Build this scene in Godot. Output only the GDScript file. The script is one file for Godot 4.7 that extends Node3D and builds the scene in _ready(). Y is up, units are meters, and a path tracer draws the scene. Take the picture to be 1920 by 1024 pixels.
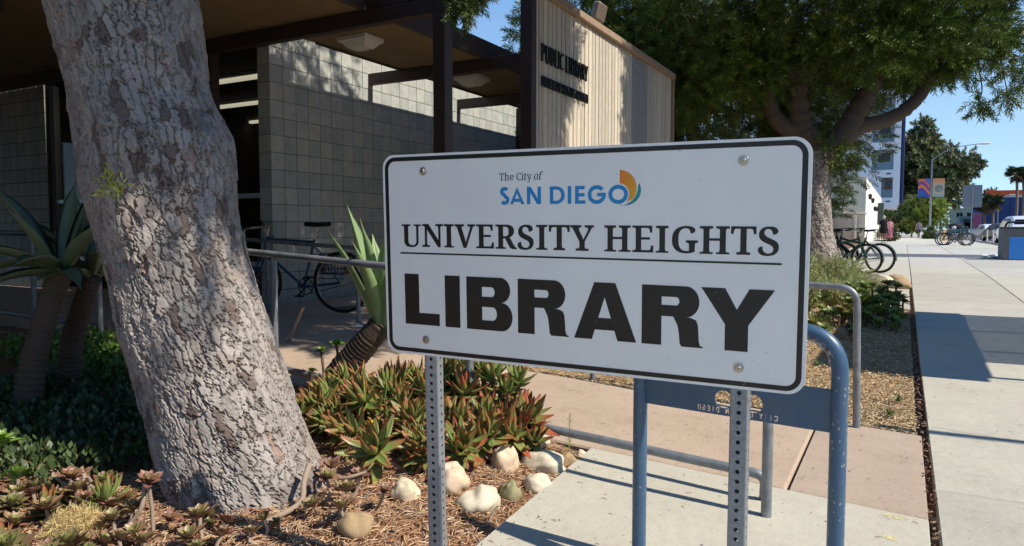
extends Node3D

var rng := RandomNumberGenerator.new()
var used := {}
var M := {}

# ------------------------------------------------------------------ naming and tagging
func numbered(n: String, parent: Node) -> String:
	var k := str(parent.get_instance_id()) + n
	if not used.has(k):
		used[k] = 0
		return n
	used[k] += 1
	return "%s_%03d" % [n, used[k]]

func tag(o: Node, label: String, category := "", group := "", kind := "") -> Node:
	if label != "": o.set_meta("label", label)
	if category != "": o.set_meta("category", category)
	if group != "": o.set_meta("group", group)
	if kind != "": o.set_meta("kind", kind)
	return o

func thing(n: String, label: String, category: String, at := Vector3.ZERO, turn := 0.0, group := "") -> Node3D:
	var o := Node3D.new()
	o.name = numbered(n, self)
	add_child(o, true)
	o.position = at
	o.rotation.y = turn
	tag(o, label, category, group)
	return o

func part(n: String, mesh: Mesh, m: Material, parent: Node = null, xf := Transform3D()) -> MeshInstance3D:
	var p: Node = parent if parent else self
	var o := MeshInstance3D.new()
	o.mesh = mesh
	o.material_override = m
	o.name = numbered(n, p)
	o.transform = xf
	p.add_child(o, true)
	return o

func struct(n: String, mesh: Mesh, m: Material) -> MeshInstance3D:
	var o := part(n, mesh, m)
	o.set_meta("kind", "structure")
	return o

func copy(src: Node3D, at: Vector3, basis_: Basis, label := "", group := "") -> Node3D:
	var o: Node3D = src.duplicate()
	var base: String = src.name
	var cut := base.rfind("_")
	if cut > 0 and base.substr(cut + 1).is_valid_int(): base = base.substr(0, cut)
	o.name = numbered(base, self)
	add_child(o, true)
	o.transform = Transform3D(basis_, at)
	if label != "": o.set_meta("label", label)
	if group != "": o.set_meta("group", group)
	return o

func scatter(n: String, mesh: Mesh, m: Material, xfs: Array, cols: Array, parent: Node = null) -> MultiMeshInstance3D:
	var mm := MultiMesh.new()
	mm.transform_format = MultiMesh.TRANSFORM_3D
	mm.use_colors = cols.size() > 0
	mm.mesh = mesh
	mm.instance_count = xfs.size()
	for i in xfs.size():
		mm.set_instance_transform(i, xfs[i])
		if cols.size() > 0: mm.set_instance_color(i, cols[i])
	var p: Node = parent if parent else self
	var o := MultiMeshInstance3D.new()
	o.multimesh = mm
	o.material_override = m
	o.name = numbered(n, p)
	o.set_meta("kind", "stuff")
	p.add_child(o, true)
	return o

# ------------------------------------------------------------------ lie of the land
func gy(x: float, z: float) -> float:
	var y := 0.02 * clampf(-z - 8.0, 0.0, 10.0) + 0.006 * clampf(-z - 18.0, 0.0, 25.0)
	if x < 0.12: y += 0.05 * (0.12 - maxf(x, -6.6)) * clampf((z + 22.0) / 9.0, 0.0, 1.0)
	return y

func onground(x: float, z: float, h := 0.0) -> Vector3:
	return Vector3(x, gy(x, z) + h, z)

# ------------------------------------------------------------------ mesh builder
class MB:
	var v := PackedVector3Array()
	var n := PackedVector3Array()
	var c := PackedColorArray()
	var ix := PackedInt32Array()
	var col := Color(1, 1, 1)

	func tri(a: Vector3, b: Vector3, d: Vector3) -> void:   # counter-clockwise from outside
		var nn := (b - a).cross(d - a).normalized()
		var k := v.size()
		v.append(a); v.append(b); v.append(d)
		for i in 3:
			n.append(nn); c.append(col)
		ix.append(k); ix.append(k + 2); ix.append(k + 1)

	func quad(a: Vector3, b: Vector3, d: Vector3, e: Vector3) -> void:
		var nn := (d - a).cross(e - b).normalized()
		var k := v.size()
		v.append(a); v.append(b); v.append(d); v.append(e)
		for i in 4:
			n.append(nn); c.append(col)
		ix.append(k); ix.append(k + 2); ix.append(k + 1)
		ix.append(k); ix.append(k + 3); ix.append(k + 2)

	func box(ctr: Vector3, size: Vector3, bev := 0.0, bs := Basis()) -> void:
		var h := size * 0.5
		if bev <= 0.0:
			for ax in 3:
				for s: float in [-1.0, 1.0]:
					var e := [Vector3.ZERO, Vector3.ZERO, Vector3.ZERO]
					var a := Vector3.ZERO; a[ax] = s * h[ax]
					var u := Vector3.ZERO; u[(ax + 1) % 3] = h[(ax + 1) % 3]
					var w := Vector3.ZERO; w[(ax + 2) % 3] = h[(ax + 2) % 3] * s
					quad(ctr + bs * (a - u - w), ctr + bs * (a + u - w), ctr + bs * (a + u + w), ctr + bs * (a - u + w))
			return
		var b := minf(bev, minf(h.x, minf(h.y, h.z)) * 0.9)
		for ax in 3:
			var i1 := (ax + 1) % 3
			var i2 := (ax + 2) % 3
			for s: float in [-1.0, 1.0]:
				var a := Vector3.ZERO; a[ax] = s * h[ax]
				var u := Vector3.ZERO; u[i1] = h[i1] - b
				var w := Vector3.ZERO; w[i2] = (h[i2] - b) * s
				quad(ctr + bs * (a - u - w), ctr + bs * (a + u - w), ctr + bs * (a + u + w), ctr + bs * (a - u + w))
			for s1: float in [-1.0, 1.0]:
				for s2: float in [-1.0, 1.0]:
					# edge running along ax, between faces i1 (s1) and i2 (s2)
					var p := Vector3.ZERO; p[i1] = s1 * h[i1]; p[i2] = s2 * (h[i2] - b)
					var q := Vector3.ZERO; q[i1] = s1 * (h[i1] - b); q[i2] = s2 * h[i2]
					var l := Vector3.ZERO; l[ax] = (h[ax] - b)
					_edge(ctr, bs, p, q, l, s1, s2)
		for sx: float in [-1.0, 1.0]:
			for sy: float in [-1.0, 1.0]:
				for sz: float in [-1.0, 1.0]:
					var p1 := Vector3(sx * h.x, sy * (h.y - b), sz * (h.z - b))
					var p2 := Vector3(sx * (h.x - b), sy * h.y, sz * (h.z - b))
					var p3 := Vector3(sx * (h.x - b), sy * (h.y - b), sz * h.z)
					if sx * sy * sz > 0.0: tri(ctr + bs * p1, ctr + bs * p2, ctr + bs * p3)
					else: tri(ctr + bs * p1, ctr + bs * p3, ctr + bs * p2)

	func _edge(ctr: Vector3, bs: Basis, p: Vector3, q: Vector3, l: Vector3, s1: float, s2: float) -> void:
		var a := p - l
		var b := p + l
		var d := q + l
		var e := q - l
		var nn := (d - a).cross(e - b)
		if nn.dot(p + q) >= 0.0: quad(ctr + bs * a, ctr + bs * b, ctr + bs * d, ctr + bs * e)
		else: quad(ctr + bs * e, ctr + bs * d, ctr + bs * b, ctr + bs * a)

	func grid(rows: Array, closed := false, flip := false, cols: Array = []) -> void:   # rows of PackedVector3Array, smooth
		var R := rows.size()
		var C: int = rows[0].size()
		var k := v.size()
		for i in R:
			var ra: PackedVector3Array = rows[maxi(i - 1, 0)]
			var rb: PackedVector3Array = rows[mini(i + 1, R - 1)]
			var r: PackedVector3Array = rows[i]
			for j in C:
				var jl := j - 1
				var jr := j + 1
				if closed:
					jl = (j - 1 + C) % C
					jr = (j + 1) % C
				else:
					jl = maxi(jl, 0)
					jr = mini(jr, C - 1)
				var nn := (r[jr] - r[jl]).cross(rb[j] - ra[j])
				if flip: nn = -nn
				v.append(r[j])
				n.append(nn.normalized())
				c.append(cols[i][j] if cols.size() > 0 else col)
		var W := C if closed else C - 1
		for i in R - 1:
			for j in W:
				var a := k + i * C + j
				var b := k + i * C + (j + 1) % C
				var d := a + C
				var e := b + C
				if flip:
					ix.append(a); ix.append(b); ix.append(d)
					ix.append(b); ix.append(e); ix.append(d)
				else:
					ix.append(a); ix.append(d); ix.append(b)
					ix.append(b); ix.append(d); ix.append(e)

	func tube(p: PackedVector3Array, r: PackedFloat32Array, sides := 10, caps := true, loop := false) -> void:
		var rows := []
		var N := p.size()
		var t0 := (p[1] - p[0]).normalized()
		var up := Vector3.UP if absf(t0.y) < 0.9 else Vector3.RIGHT
		var u := t0.cross(up).normalized()
		for i in N:
			var t: Vector3
			if loop: t = (p[(i + 1) % N] - p[(i - 1 + N) % N]).normalized()
			else: t = (p[mini(i + 1, N - 1)] - p[maxi(i - 1, 0)]).normalized()
			u = (u - t * u.dot(t)).normalized()
			var w := t.cross(u)
			var ring := PackedVector3Array()
			var rr := r[mini(i, r.size() - 1)]
			for j in sides:
				var a := TAU * j / sides
				ring.append(p[i] + (u * cos(a) + w * sin(a)) * rr)
			rows.append(ring)
		if loop: rows.append(rows[0])
		grid(rows, true)
		if caps and not loop:
			for e in 2:
				var ring: PackedVector3Array = rows[0] if e == 0 else rows[N - 1]
				var ctr := p[0] if e == 0 else p[N - 1]
				for j in sides:
					if e == 0: tri(ctr, ring[(j + 1) % sides], ring[j])
					else: tri(ctr, ring[j], ring[(j + 1) % sides])

	func rod(a: Vector3, b: Vector3, r: float, sides := 10, r2 := -1.0) -> void:
		tube(PackedVector3Array([a, b]), PackedFloat32Array([r, r2 if r2 >= 0.0 else r]), sides)

	func lathe(prof: Array, sides := 16, at := Vector3.ZERO, bs := Basis()) -> void:   # prof: Vector2(r, y) from bottom to top
		var rows := []
		for q: Vector2 in prof:
			var ring := PackedVector3Array()
			for j in sides:
				var a := -TAU * j / sides
				ring.append(at + bs * Vector3(cos(a) * q.x, q.y, sin(a) * q.x))
			rows.append(ring)
		grid(rows, true)

	func poly(p: PackedVector2Array, z0: float, z1: float, xf := Transform3D(), sides := true) -> void:   # front at z1, back at z0
		var t := Geometry2D.triangulate_polygon(p)
		var area := 0.0
		for i in p.size():
			var q := p[(i + 1) % p.size()]
			area += p[i].x * q.y - q.x * p[i].y
		for i in range(0, t.size(), 3):
			var a := p[t[i]]
			var b := p[t[i + 1]]
			var d := p[t[i + 2]]
			if (b - a).cross(d - a) < 0.0:
				var s := b
				b = d
				d = s
			tri(xf * Vector3(a.x, a.y, z1), xf * Vector3(b.x, b.y, z1), xf * Vector3(d.x, d.y, z1))
			if sides: tri(xf * Vector3(a.x, a.y, z0), xf * Vector3(d.x, d.y, z0), xf * Vector3(b.x, b.y, z0))
		if sides:
			for i in p.size():
				var a := p[i]
				var b := p[(i + 1) % p.size()]
				if area < 0.0:
					var s := a
					a = b
					b = s
				quad(xf * Vector3(a.x, a.y, z0), xf * Vector3(b.x, b.y, z0), xf * Vector3(b.x, b.y, z1), xf * Vector3(a.x, a.y, z1))

	func strip(a: PackedVector2Array, b: PackedVector2Array, z: float, closed := false) -> void:   # flat band between two outlines, facing +z
		var N := a.size()
		for i in (N if closed else N - 1):
			var j := (i + 1) % N
			var p := Vector3(a[i].x, a[i].y, z)
			var q := Vector3(a[j].x, a[j].y, z)
			var r := Vector3(b[j].x, b[j].y, z)
			var s := Vector3(b[i].x, b[i].y, z)
			if (r - p).cross(s - q).z > 0.0: quad(p, q, r, s)
			else: quad(s, r, q, p)

	func blob(ctr: Vector3, rad: Vector3, noise: FastNoiseLite, amp: float, seed_off: float, seg := 20, rings := 14, bs := Basis()) -> void:
		var rows := []
		for i in rings + 1:
			var ph := PI * i / rings - PI / 2
			var ring := PackedVector3Array()
			for j in seg:
				var a := -TAU * j / seg
				var d := Vector3(cos(ph) * cos(a), sin(ph), cos(ph) * sin(a))
				var q := d * (1.0 + amp * noise.get_noise_3d(d.x * 1.0 + seed_off, d.y + seed_off * 2.0, d.z))
				ring.append(ctr + bs * (q * rad))
			rows.append(ring)
		grid(rows, true)

	func mesh() -> ArrayMesh:
		var a := []
		a.resize(Mesh.ARRAY_MAX)
		a[Mesh.ARRAY_VERTEX] = v
		a[Mesh.ARRAY_NORMAL] = n
		a[Mesh.ARRAY_COLOR] = c
		a[Mesh.ARRAY_INDEX] = ix
		var m := ArrayMesh.new()
		m.add_surface_from_arrays(Mesh.PRIMITIVE_TRIANGLES, a)
		return m

func boxm(size: Vector3, bev := 0.0, ctr := Vector3.ZERO) -> ArrayMesh:
	var b := MB.new()
	b.box(ctr, size, bev)
	return b.mesh()

func rodm(a: Vector3, b: Vector3, r: float, sides := 12) -> ArrayMesh:
	var k := MB.new()
	k.rod(a, b, r, sides)
	return k.mesh()

func tubem(p: Array, r: float, sides := 12, loop := false) -> ArrayMesh:
	var k := MB.new()
	k.tube(PackedVector3Array(p), PackedFloat32Array([r]), sides, true, loop)
	return k.mesh()

# rounded polyline: every inner corner replaced by an arc
func bend(p: Array, rad: float, seg := 6) -> Array:
	var o := [p[0]]
	for i in range(1, p.size() - 1):
		var a: Vector3 = (p[i - 1] - p[i]).normalized()
		var b: Vector3 = (p[i + 1] - p[i]).normalized()
		for k in seg + 1:
			var t := float(k) / seg
			var q0: Vector3 = p[i] + a * rad * (1.0 - t)
			var q1: Vector3 = p[i] + b * rad * t
			o.append(q0.lerp(q1, t))
	o.append(p[-1])
	return o

# ------------------------------------------------------------------ materials
func fnl(type: int, freq: float, octaves: int, s: int) -> FastNoiseLite:
	var f := FastNoiseLite.new()
	f.noise_type = type
	f.frequency = freq
	f.seed = s
	if octaves > 1:
		f.fractal_type = FastNoiseLite.FRACTAL_FBM
		f.fractal_octaves = octaves
	else:
		f.fractal_type = FastNoiseLite.FRACTAL_NONE
	return f

# layers: [frequency, octaves, weight]; stops: colours from low to high value. Returns [albedo, normal]
func tex(sz: int, s: int, layers: Array, stops: Array, bump := 0.0, specks := 0.0, speck_col := Color(0, 0, 0)) -> Array:
	var acc := PackedFloat32Array()
	acc.resize(sz * sz)
	for k in layers.size():
		var l: Array = layers[k]
		var im := fnl(FastNoiseLite.TYPE_SIMPLEX_SMOOTH, l[0], l[1], s + k * 17).get_seamless_image(sz, sz)
		im.convert(Image.FORMAT_L8)
		var d := im.get_data()
		var w: float = l[2] / 255.0
		for i in acc.size(): acc[i] += d[i] * w
	var lut := PackedByteArray()
	for i in 256:
		var t := i / 255.0 * (stops.size() - 1)
		var a: Color = stops[int(t)]
		var b: Color = stops[mini(int(t) + 1, stops.size() - 1)]
		var q := a.lerp(b, t - int(t))
		lut.append(int(q.r * 255)); lut.append(int(q.g * 255)); lut.append(int(q.b * 255))
	var out := PackedByteArray()
	out.resize(sz * sz * 3)
	var hb := PackedByteArray()
	hb.resize(sz * sz)
	rng.seed = s
	for i in acc.size():
		var q := clampi(int(acc[i] * 255.0), 0, 255)
		hb[i] = q
		out[i * 3] = lut[q * 3]
		out[i * 3 + 1] = lut[q * 3 + 1]
		out[i * 3 + 2] = lut[q * 3 + 2]
	if specks > 0.0:
		for i in int(sz * sz * specks):
			var q := rng.randi() % (sz * sz)
			var f := rng.randf_range(0.25, 0.9)
			var w := 1 if rng.randf() < 0.7 else 2
			for dx in w:
				for dy in w:
					var p := ((q / sz + dy) % sz) * sz + (q % sz + dx) % sz
					out[p * 3] = int(lerpf(out[p * 3], speck_col.r * 255, f))
					out[p * 3 + 1] = int(lerpf(out[p * 3 + 1], speck_col.g * 255, f))
					out[p * 3 + 2] = int(lerpf(out[p * 3 + 2], speck_col.b * 255, f))
	var r := [ImageTexture.create_from_image(Image.create_from_data(sz, sz, false, Image.FORMAT_RGB8, out)), null]
	if bump > 0.0:
		var hi := Image.create_from_data(sz, sz, false, Image.FORMAT_L8, hb)
		hi.bump_map_to_normal_map(bump)
		r[1] = ImageTexture.create_from_image(hi)
	return r

func lin(r: float, g: float, b: float) -> Color:
	return Color(r, g, b).linear_to_srgb()

func mat(col: Color, rough := 0.8, t: Array = [], tile := 1.0, metal := 0.0, vc := false) -> StandardMaterial3D:
	var m := StandardMaterial3D.new()
	m.albedo_color = col
	m.roughness = rough
	m.metallic = metal
	m.vertex_color_use_as_albedo = vc
	if t.size() > 0:
		m.albedo_texture = t[0]
		if t.size() > 1 and t[1] != null:
			m.normal_enabled = true
			m.normal_texture = t[1]
		m.uv1_triplanar = true
		m.uv1_world_triplanar = true
		m.uv1_scale = Vector3.ONE / tile
	return m

func leafmat(col: Color, rough := 0.5, back := Color(0, 0, 0), vc := true) -> StandardMaterial3D:
	var m := mat(col, rough, [], 1.0, 0.0, vc)
	m.cull_mode = BaseMaterial3D.CULL_DISABLED
	if back.r + back.g + back.b > 0.0:
		m.backlight_enabled = true
		m.backlight = back
	return m

func _ready() -> void:
	# --- camera, sky, sun, exposure
	var cam := Camera3D.new()
	cam.name = "camera"
	cam.position = Vector3(0, 1.2, 0)
	cam.rotation = Vector3(-0.06157, deg_to_rad(28.9), 0)
	cam.fov = 42.11
	cam.near = 0.05
	cam.far = 2000.0
	add_child(cam)
	cam.current = true
	var env := Environment.new()
	env.tonemap_mode = Environment.TONE_MAPPER_LINEAR
	env.tonemap_exposure = 1.15
	env.background_mode = Environment.BG_SKY
	var sm := ProceduralSkyMaterial.new()
	sm.sky_top_color = Color(0.34, 0.535, 0.79)
	sm.sky_horizon_color = Color(0.78, 0.93, 1.0)
	sm.sky_curve = 0.14
	sm.ground_bottom_color = Color(0.45, 0.42, 0.38)
	sm.ground_horizon_color = Color(0.6, 0.6, 0.58)
	sm.sun_angle_max = 12.0
	var sky := Sky.new()
	sky.sky_material = sm
	env.sky = sky
	env.background_energy_multiplier = 1.08
	env.sdfgi_enabled = true
	env.ssao_enabled = true
	env.ssil_enabled = true
	var we := WorldEnvironment.new()
	we.name = "world_environment"
	we.environment = env
	add_child(we)
	var sun := DirectionalLight3D.new()
	sun.name = "sun"
	sun.light_energy = 1.6
	sun.light_color = Color(1.0, 0.96, 0.895)
	sun.light_angular_distance = 0.5
	sun.shadow_enabled = true
	sun.look_at_from_position(Vector3(1.0, 1.08, -0.025) * 50.0, Vector3.ZERO)
	add_child(sun)

	make_materials()
	build_ground()
	build_library()
	build_far()
	build_sign()
	build_rack()
	build_rails()
	build_big_tree()
	build_street_tree()
	build_planter()
	build_right_bed()
	build_bikes()
	build_street()
	build_people()

func make_materials() -> void:
	var t := tex(512, 11, [[0.006, 4, 0.45], [0.05, 4, 0.35], [0.25, 2, 0.2]], [Color(0.60, 0.58, 0.53), Color(0.72, 0.70, 0.65), Color(0.75, 0.735, 0.68), Color(0.80, 0.785, 0.735)], 1.2, 0.0018, Color(0.50, 0.48, 0.44))
	M.concrete = mat(Color(0.97, 0.975, 0.985), 0.9, t, 1.7)
	M.concrete2 = mat(Color(0.985, 0.985, 0.975), 0.9, t, 2.3)
	M.concrete3 = mat(Color(0.94, 0.94, 0.94), 0.9, t, 2.0)
	M.curb = mat(Color(0.86, 0.86, 0.84), 0.9, t, 1.3)
	t = tex(512, 23, [[0.006, 4, 0.5], [0.04, 4, 0.3], [0.3, 2, 0.2]], [Color(0.58, 0.50, 0.43), Color(0.715, 0.635, 0.555), Color(0.745, 0.665, 0.585), Color(0.79, 0.715, 0.64)], 1.2, 0.008, Color(0.45, 0.33, 0.27))
	M.path = mat(Color(0.96, 0.96, 0.96), 0.9, t, 2.1)
	M.path2 = mat(Color(0.925, 0.93, 0.945), 0.9, t, 1.6)
	t = tex(512, 31, [[0.02, 3, 0.35], [0.1, 3, 0.35], [0.4, 2, 0.3]], [Color(0.24, 0.16, 0.11), Color(0.44, 0.31, 0.22), Color(0.54, 0.40, 0.29), Color(0.62, 0.49, 0.36)], 4.0)
	M.soil = mat(Color(1, 1, 1), 1.0, t, 0.6)
	t = tex(512, 37, [[0.03, 3, 0.3], [0.2, 3, 0.4], [0.4, 2, 0.3]], [Color(0.38, 0.29, 0.18), Color(0.62, 0.50, 0.35), Color(0.72, 0.61, 0.45), Color(0.83, 0.74, 0.58)], 4.0)
	M.chips = mat(Color(1, 1, 1), 1.0, t, 0.35)
	t = tex(512, 41, [[0.008, 4, 0.5], [0.3, 2, 0.5]], [Color(0.30, 0.30, 0.31), Color(0.38, 0.38, 0.39), Color(0.47, 0.47, 0.48)], 1.5, 0.03, Color(0.55, 0.55, 0.55))
	M.asphalt = mat(Color(0.9, 0.9, 0.92), 0.9, t, 1.5)
	t = tex(256, 47, [[0.02, 3, 0.5], [0.2, 3, 0.5]], [Color(0.60, 0.61, 0.595), Color(0.72, 0.735, 0.72), Color(0.77, 0.785, 0.77)], 1.2)
	for k in 3: M["cmu%d" % k] = mat([Color(0.98, 0.98, 0.97), Color(0.92, 0.93, 0.92), Color(1.0, 0.995, 0.97)][k], 0.85, t, 0.9 + 0.17 * k)
	M.mortar = mat(Color(0.42, 0.42, 0.40), 0.95, t, 0.8)
	t = tex(512, 53, [[0.012, 4, 0.5], [0.12, 3, 0.5]], [Color(0.68, 0.635, 0.57), Color(0.80, 0.765, 0.70), Color(0.84, 0.805, 0.745), Color(0.89, 0.855, 0.795)], 0.8)
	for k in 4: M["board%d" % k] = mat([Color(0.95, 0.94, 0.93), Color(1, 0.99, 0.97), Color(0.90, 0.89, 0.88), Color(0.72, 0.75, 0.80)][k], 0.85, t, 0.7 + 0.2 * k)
	M.cap = mat(Color(0.75, 0.68, 0.62), 0.8, t, 1.1)
	M.brown = mat(Color(0.235, 0.175, 0.16), 0.6, tex(256, 59, [[0.02, 3, 0.6], [0.2, 2, 0.4]], [Color(0.8, 0.8, 0.8), Color(1, 1, 1)]), 1.2)
	M.fascia = mat(Color(0.27, 0.225, 0.205), 0.75, tex(256, 60, [[0.01, 4, 0.7], [0.2, 2, 0.3]], [Color(0.7, 0.7, 0.7), Color(1, 1, 1)]), 1.6)
	M.soffit = mat(Color(0.50, 0.43, 0.29), 0.85, tex(256, 61, [[0.01, 3, 0.6], [0.2, 2, 0.4]], [Color(0.84, 0.84, 0.84), Color(1, 1, 1)]), 2.3)
	M.roofing = mat(Color(0.55, 0.54, 0.52), 0.95)
	M.white_paint = mat(Color(0.86, 0.86, 0.85), 0.6)
	M.fixture = mat(Color(0.80, 0.80, 0.78), 0.5)
	M.galv = mat(Color(0.66, 0.68, 0.70), 0.45, tex(512, 67, [[0.02, 3, 0.4], [0.09, 2, 0.4], [0.3, 2, 0.2]], [Color(0.62, 0.63, 0.65), Color(0.80, 0.81, 0.82), Color(0.95, 0.95, 0.96)], 0.3, 0.003, Color(0.35, 0.35, 0.36)), 0.22, 0.25)
	M.pipe = mat(Color(0.62, 0.64, 0.66), 0.5, tex(256, 71, [[0.015, 4, 0.6], [0.2, 3, 0.4]], [Color(0.60, 0.61, 0.62), Color(0.84, 0.85, 0.86), Color(1, 1, 1)], 0.3, 0.01, Color(0.35, 0.33, 0.31)), 0.4, 0.35)
	M.steel = mat(Color(0.70, 0.69, 0.67), 0.35, [], 1.0, 0.9)
	M.sign_white = mat(Color(0.945, 0.95, 0.94), 0.32, tex(512, 73, [[0.006, 3, 0.7], [0.1, 3, 0.3]], [Color(0.965, 0.965, 0.97), Color(1, 1, 1)], 0.0, 0.0004, Color(0.72, 0.72, 0.72)), 0.8)
	M.sign_edge = mat(Color(0.74, 0.76, 0.79), 0.35, [], 1.0, 0.5)
	M.ink = mat(Color(0.055, 0.055, 0.06), 0.4)
	M.ink_blue = mat(Color(0.03, 0.54, 0.80), 0.4)
	M.ink_orange = mat(Color(0.90, 0.63, 0.14), 0.4, [], 1.0, 0.0, true)
	M.ink_teal = mat(Color(0.05, 0.58, 0.58), 0.4)
	M.glass = mat(Color(0.03, 0.035, 0.04), 0.05)
	M.black = mat(Color(0.03, 0.03, 0.032), 0.5)
	M.rubber = mat(Color(0.06, 0.06, 0.062), 0.75)
	M.pane = mat(Color(0.05, 0.06, 0.065, 0.12), 0.03)
	M.pane.metallic_specular = 0.25
	M.pane.transparency = BaseMaterial3D.TRANSPARENCY_ALPHA
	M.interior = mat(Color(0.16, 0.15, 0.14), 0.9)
	M.aluminium = mat(Color(0.62, 0.63, 0.64), 0.4, [], 1.0, 0.4)
	M.tube_lamp = mat(Color(0.9, 0.9, 0.85), 0.5)
	M.tube_lamp.emission_enabled = true
	M.tube_lamp.emission = Color(1.0, 0.97, 0.85)
	M.tube_lamp.emission_energy_multiplier = 0.5
	t = tex(512, 79, [[0.02, 3, 0.35], [0.06, 3, 0.35], [0.3, 2, 0.3]], [Color(0.50, 0.42, 0.33), Color(0.80, 0.75, 0.66), Color(0.90, 0.88, 0.83), Color(0.97, 0.96, 0.92)], 2.5, 0.006, Color(0.5, 0.42, 0.34))
	M.rock_white = mat(Color(0.98, 0.97, 0.94), 0.8, t, 0.28)
	M.rock_cream = mat(Color(0.98, 0.96, 0.90), 0.8, t, 0.25)
	M.rock_pink = mat(Color(0.99, 0.93, 0.88), 0.8, t, 0.27)
	M.rock_green = mat(Color(0.68, 0.69, 0.57), 0.8, t, 0.2)
	M.rock_tan = mat(Color(0.76, 0.68, 0.57), 0.85, t, 0.2)
	M.rock_grey = mat(Color(0.62, 0.60, 0.57), 0.85, t, 0.3)
	M.bark = mat(Color(1, 1, 1), 0.9, [], 1.0, 0.0, true)
	M.bark2 = mat(Color(0.80, 0.77, 0.74), 0.95, tex(512, 83, [[0.05, 3, 0.4], [0.12, 3, 0.6]], [Color(0.17, 0.14, 0.12), Color(0.40, 0.35, 0.31), Color(0.52, 0.47, 0.42), Color(0.62, 0.57, 0.52)], 5.0), 0.55)
	M.twig = mat(Color(0.40, 0.33, 0.27), 0.9)
	M.drytwig = mat(Color(0.62, 0.55, 0.48), 0.9)
	M.leaf = leafmat(Color(1, 1, 1), 0.5, Color(0.10, 0.15, 0.03))
	M.succ = leafmat(Color(1, 1, 1), 0.42)
	M.dry = leafmat(Color(1, 1, 1), 0.9)
	M.palm_trunk = mat(Color(0.50, 0.44, 0.37), 0.95)

# a sheet over the lie of the land between break points
func sheet(xs: Array, zs: Array, dy: float) -> ArrayMesh:
	var b := MB.new()
	var rows := []
	for z: float in zs:
		var r := PackedVector3Array()
		for x: float in xs: r.append(Vector3(x, gy(x, z) + dy, z))
		rows.append(r)
	b.grid(rows, false, zs[0] < zs[1])
	return b.mesh()

func steps(a: float, b: float, n: int) -> Array:
	var o := []
	for i in n + 1: o.append(lerpf(a, b, float(i) / n))
	return o

# slab with sides that follows the ground; four corners (x,z) counter-clockwise seen from above
func slab(p: Array, top: float, depth: float, bev := 0.008) -> ArrayMesh:
	var b := MB.new()
	var N := p.size()
	var ctr := Vector2.ZERO
	for q: Vector2 in p: ctr += q / N
	var inner := []
	for q: Vector2 in p:
		inner.append(q + (ctr - q).normalized() * bev * 1.4)
	var up := func(q: Vector2, h: float) -> Vector3: return Vector3(q.x, gy(q.x, q.y) + h, q.y)
	if N == 4: b.quad(up.call(inner[0], top), up.call(inner[1], top), up.call(inner[2], top), up.call(inner[3], top))
	else:
		for i in range(1, N - 1): b.tri(up.call(inner[0], top), up.call(inner[i], top), up.call(inner[i + 1], top))
	for i in N:
		var j := (i + 1) % N
		b.quad(up.call(p[i], top - bev), up.call(p[j], top - bev), up.call(inner[j], top), up.call(inner[i], top))
		b.quad(up.call(p[i], top - depth), up.call(p[j], top - depth), up.call(p[j], top - bev), up.call(p[i], top - bev))
	return b.mesh()

func rect(x0: float, x1: float, z0: float, z1: float) -> Array:   # z0 > z1 ; counter-clockwise from above
	return [Vector2(x0, z0), Vector2(x1, z0), Vector2(x1, z1), Vector2(x0, z1)]

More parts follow.
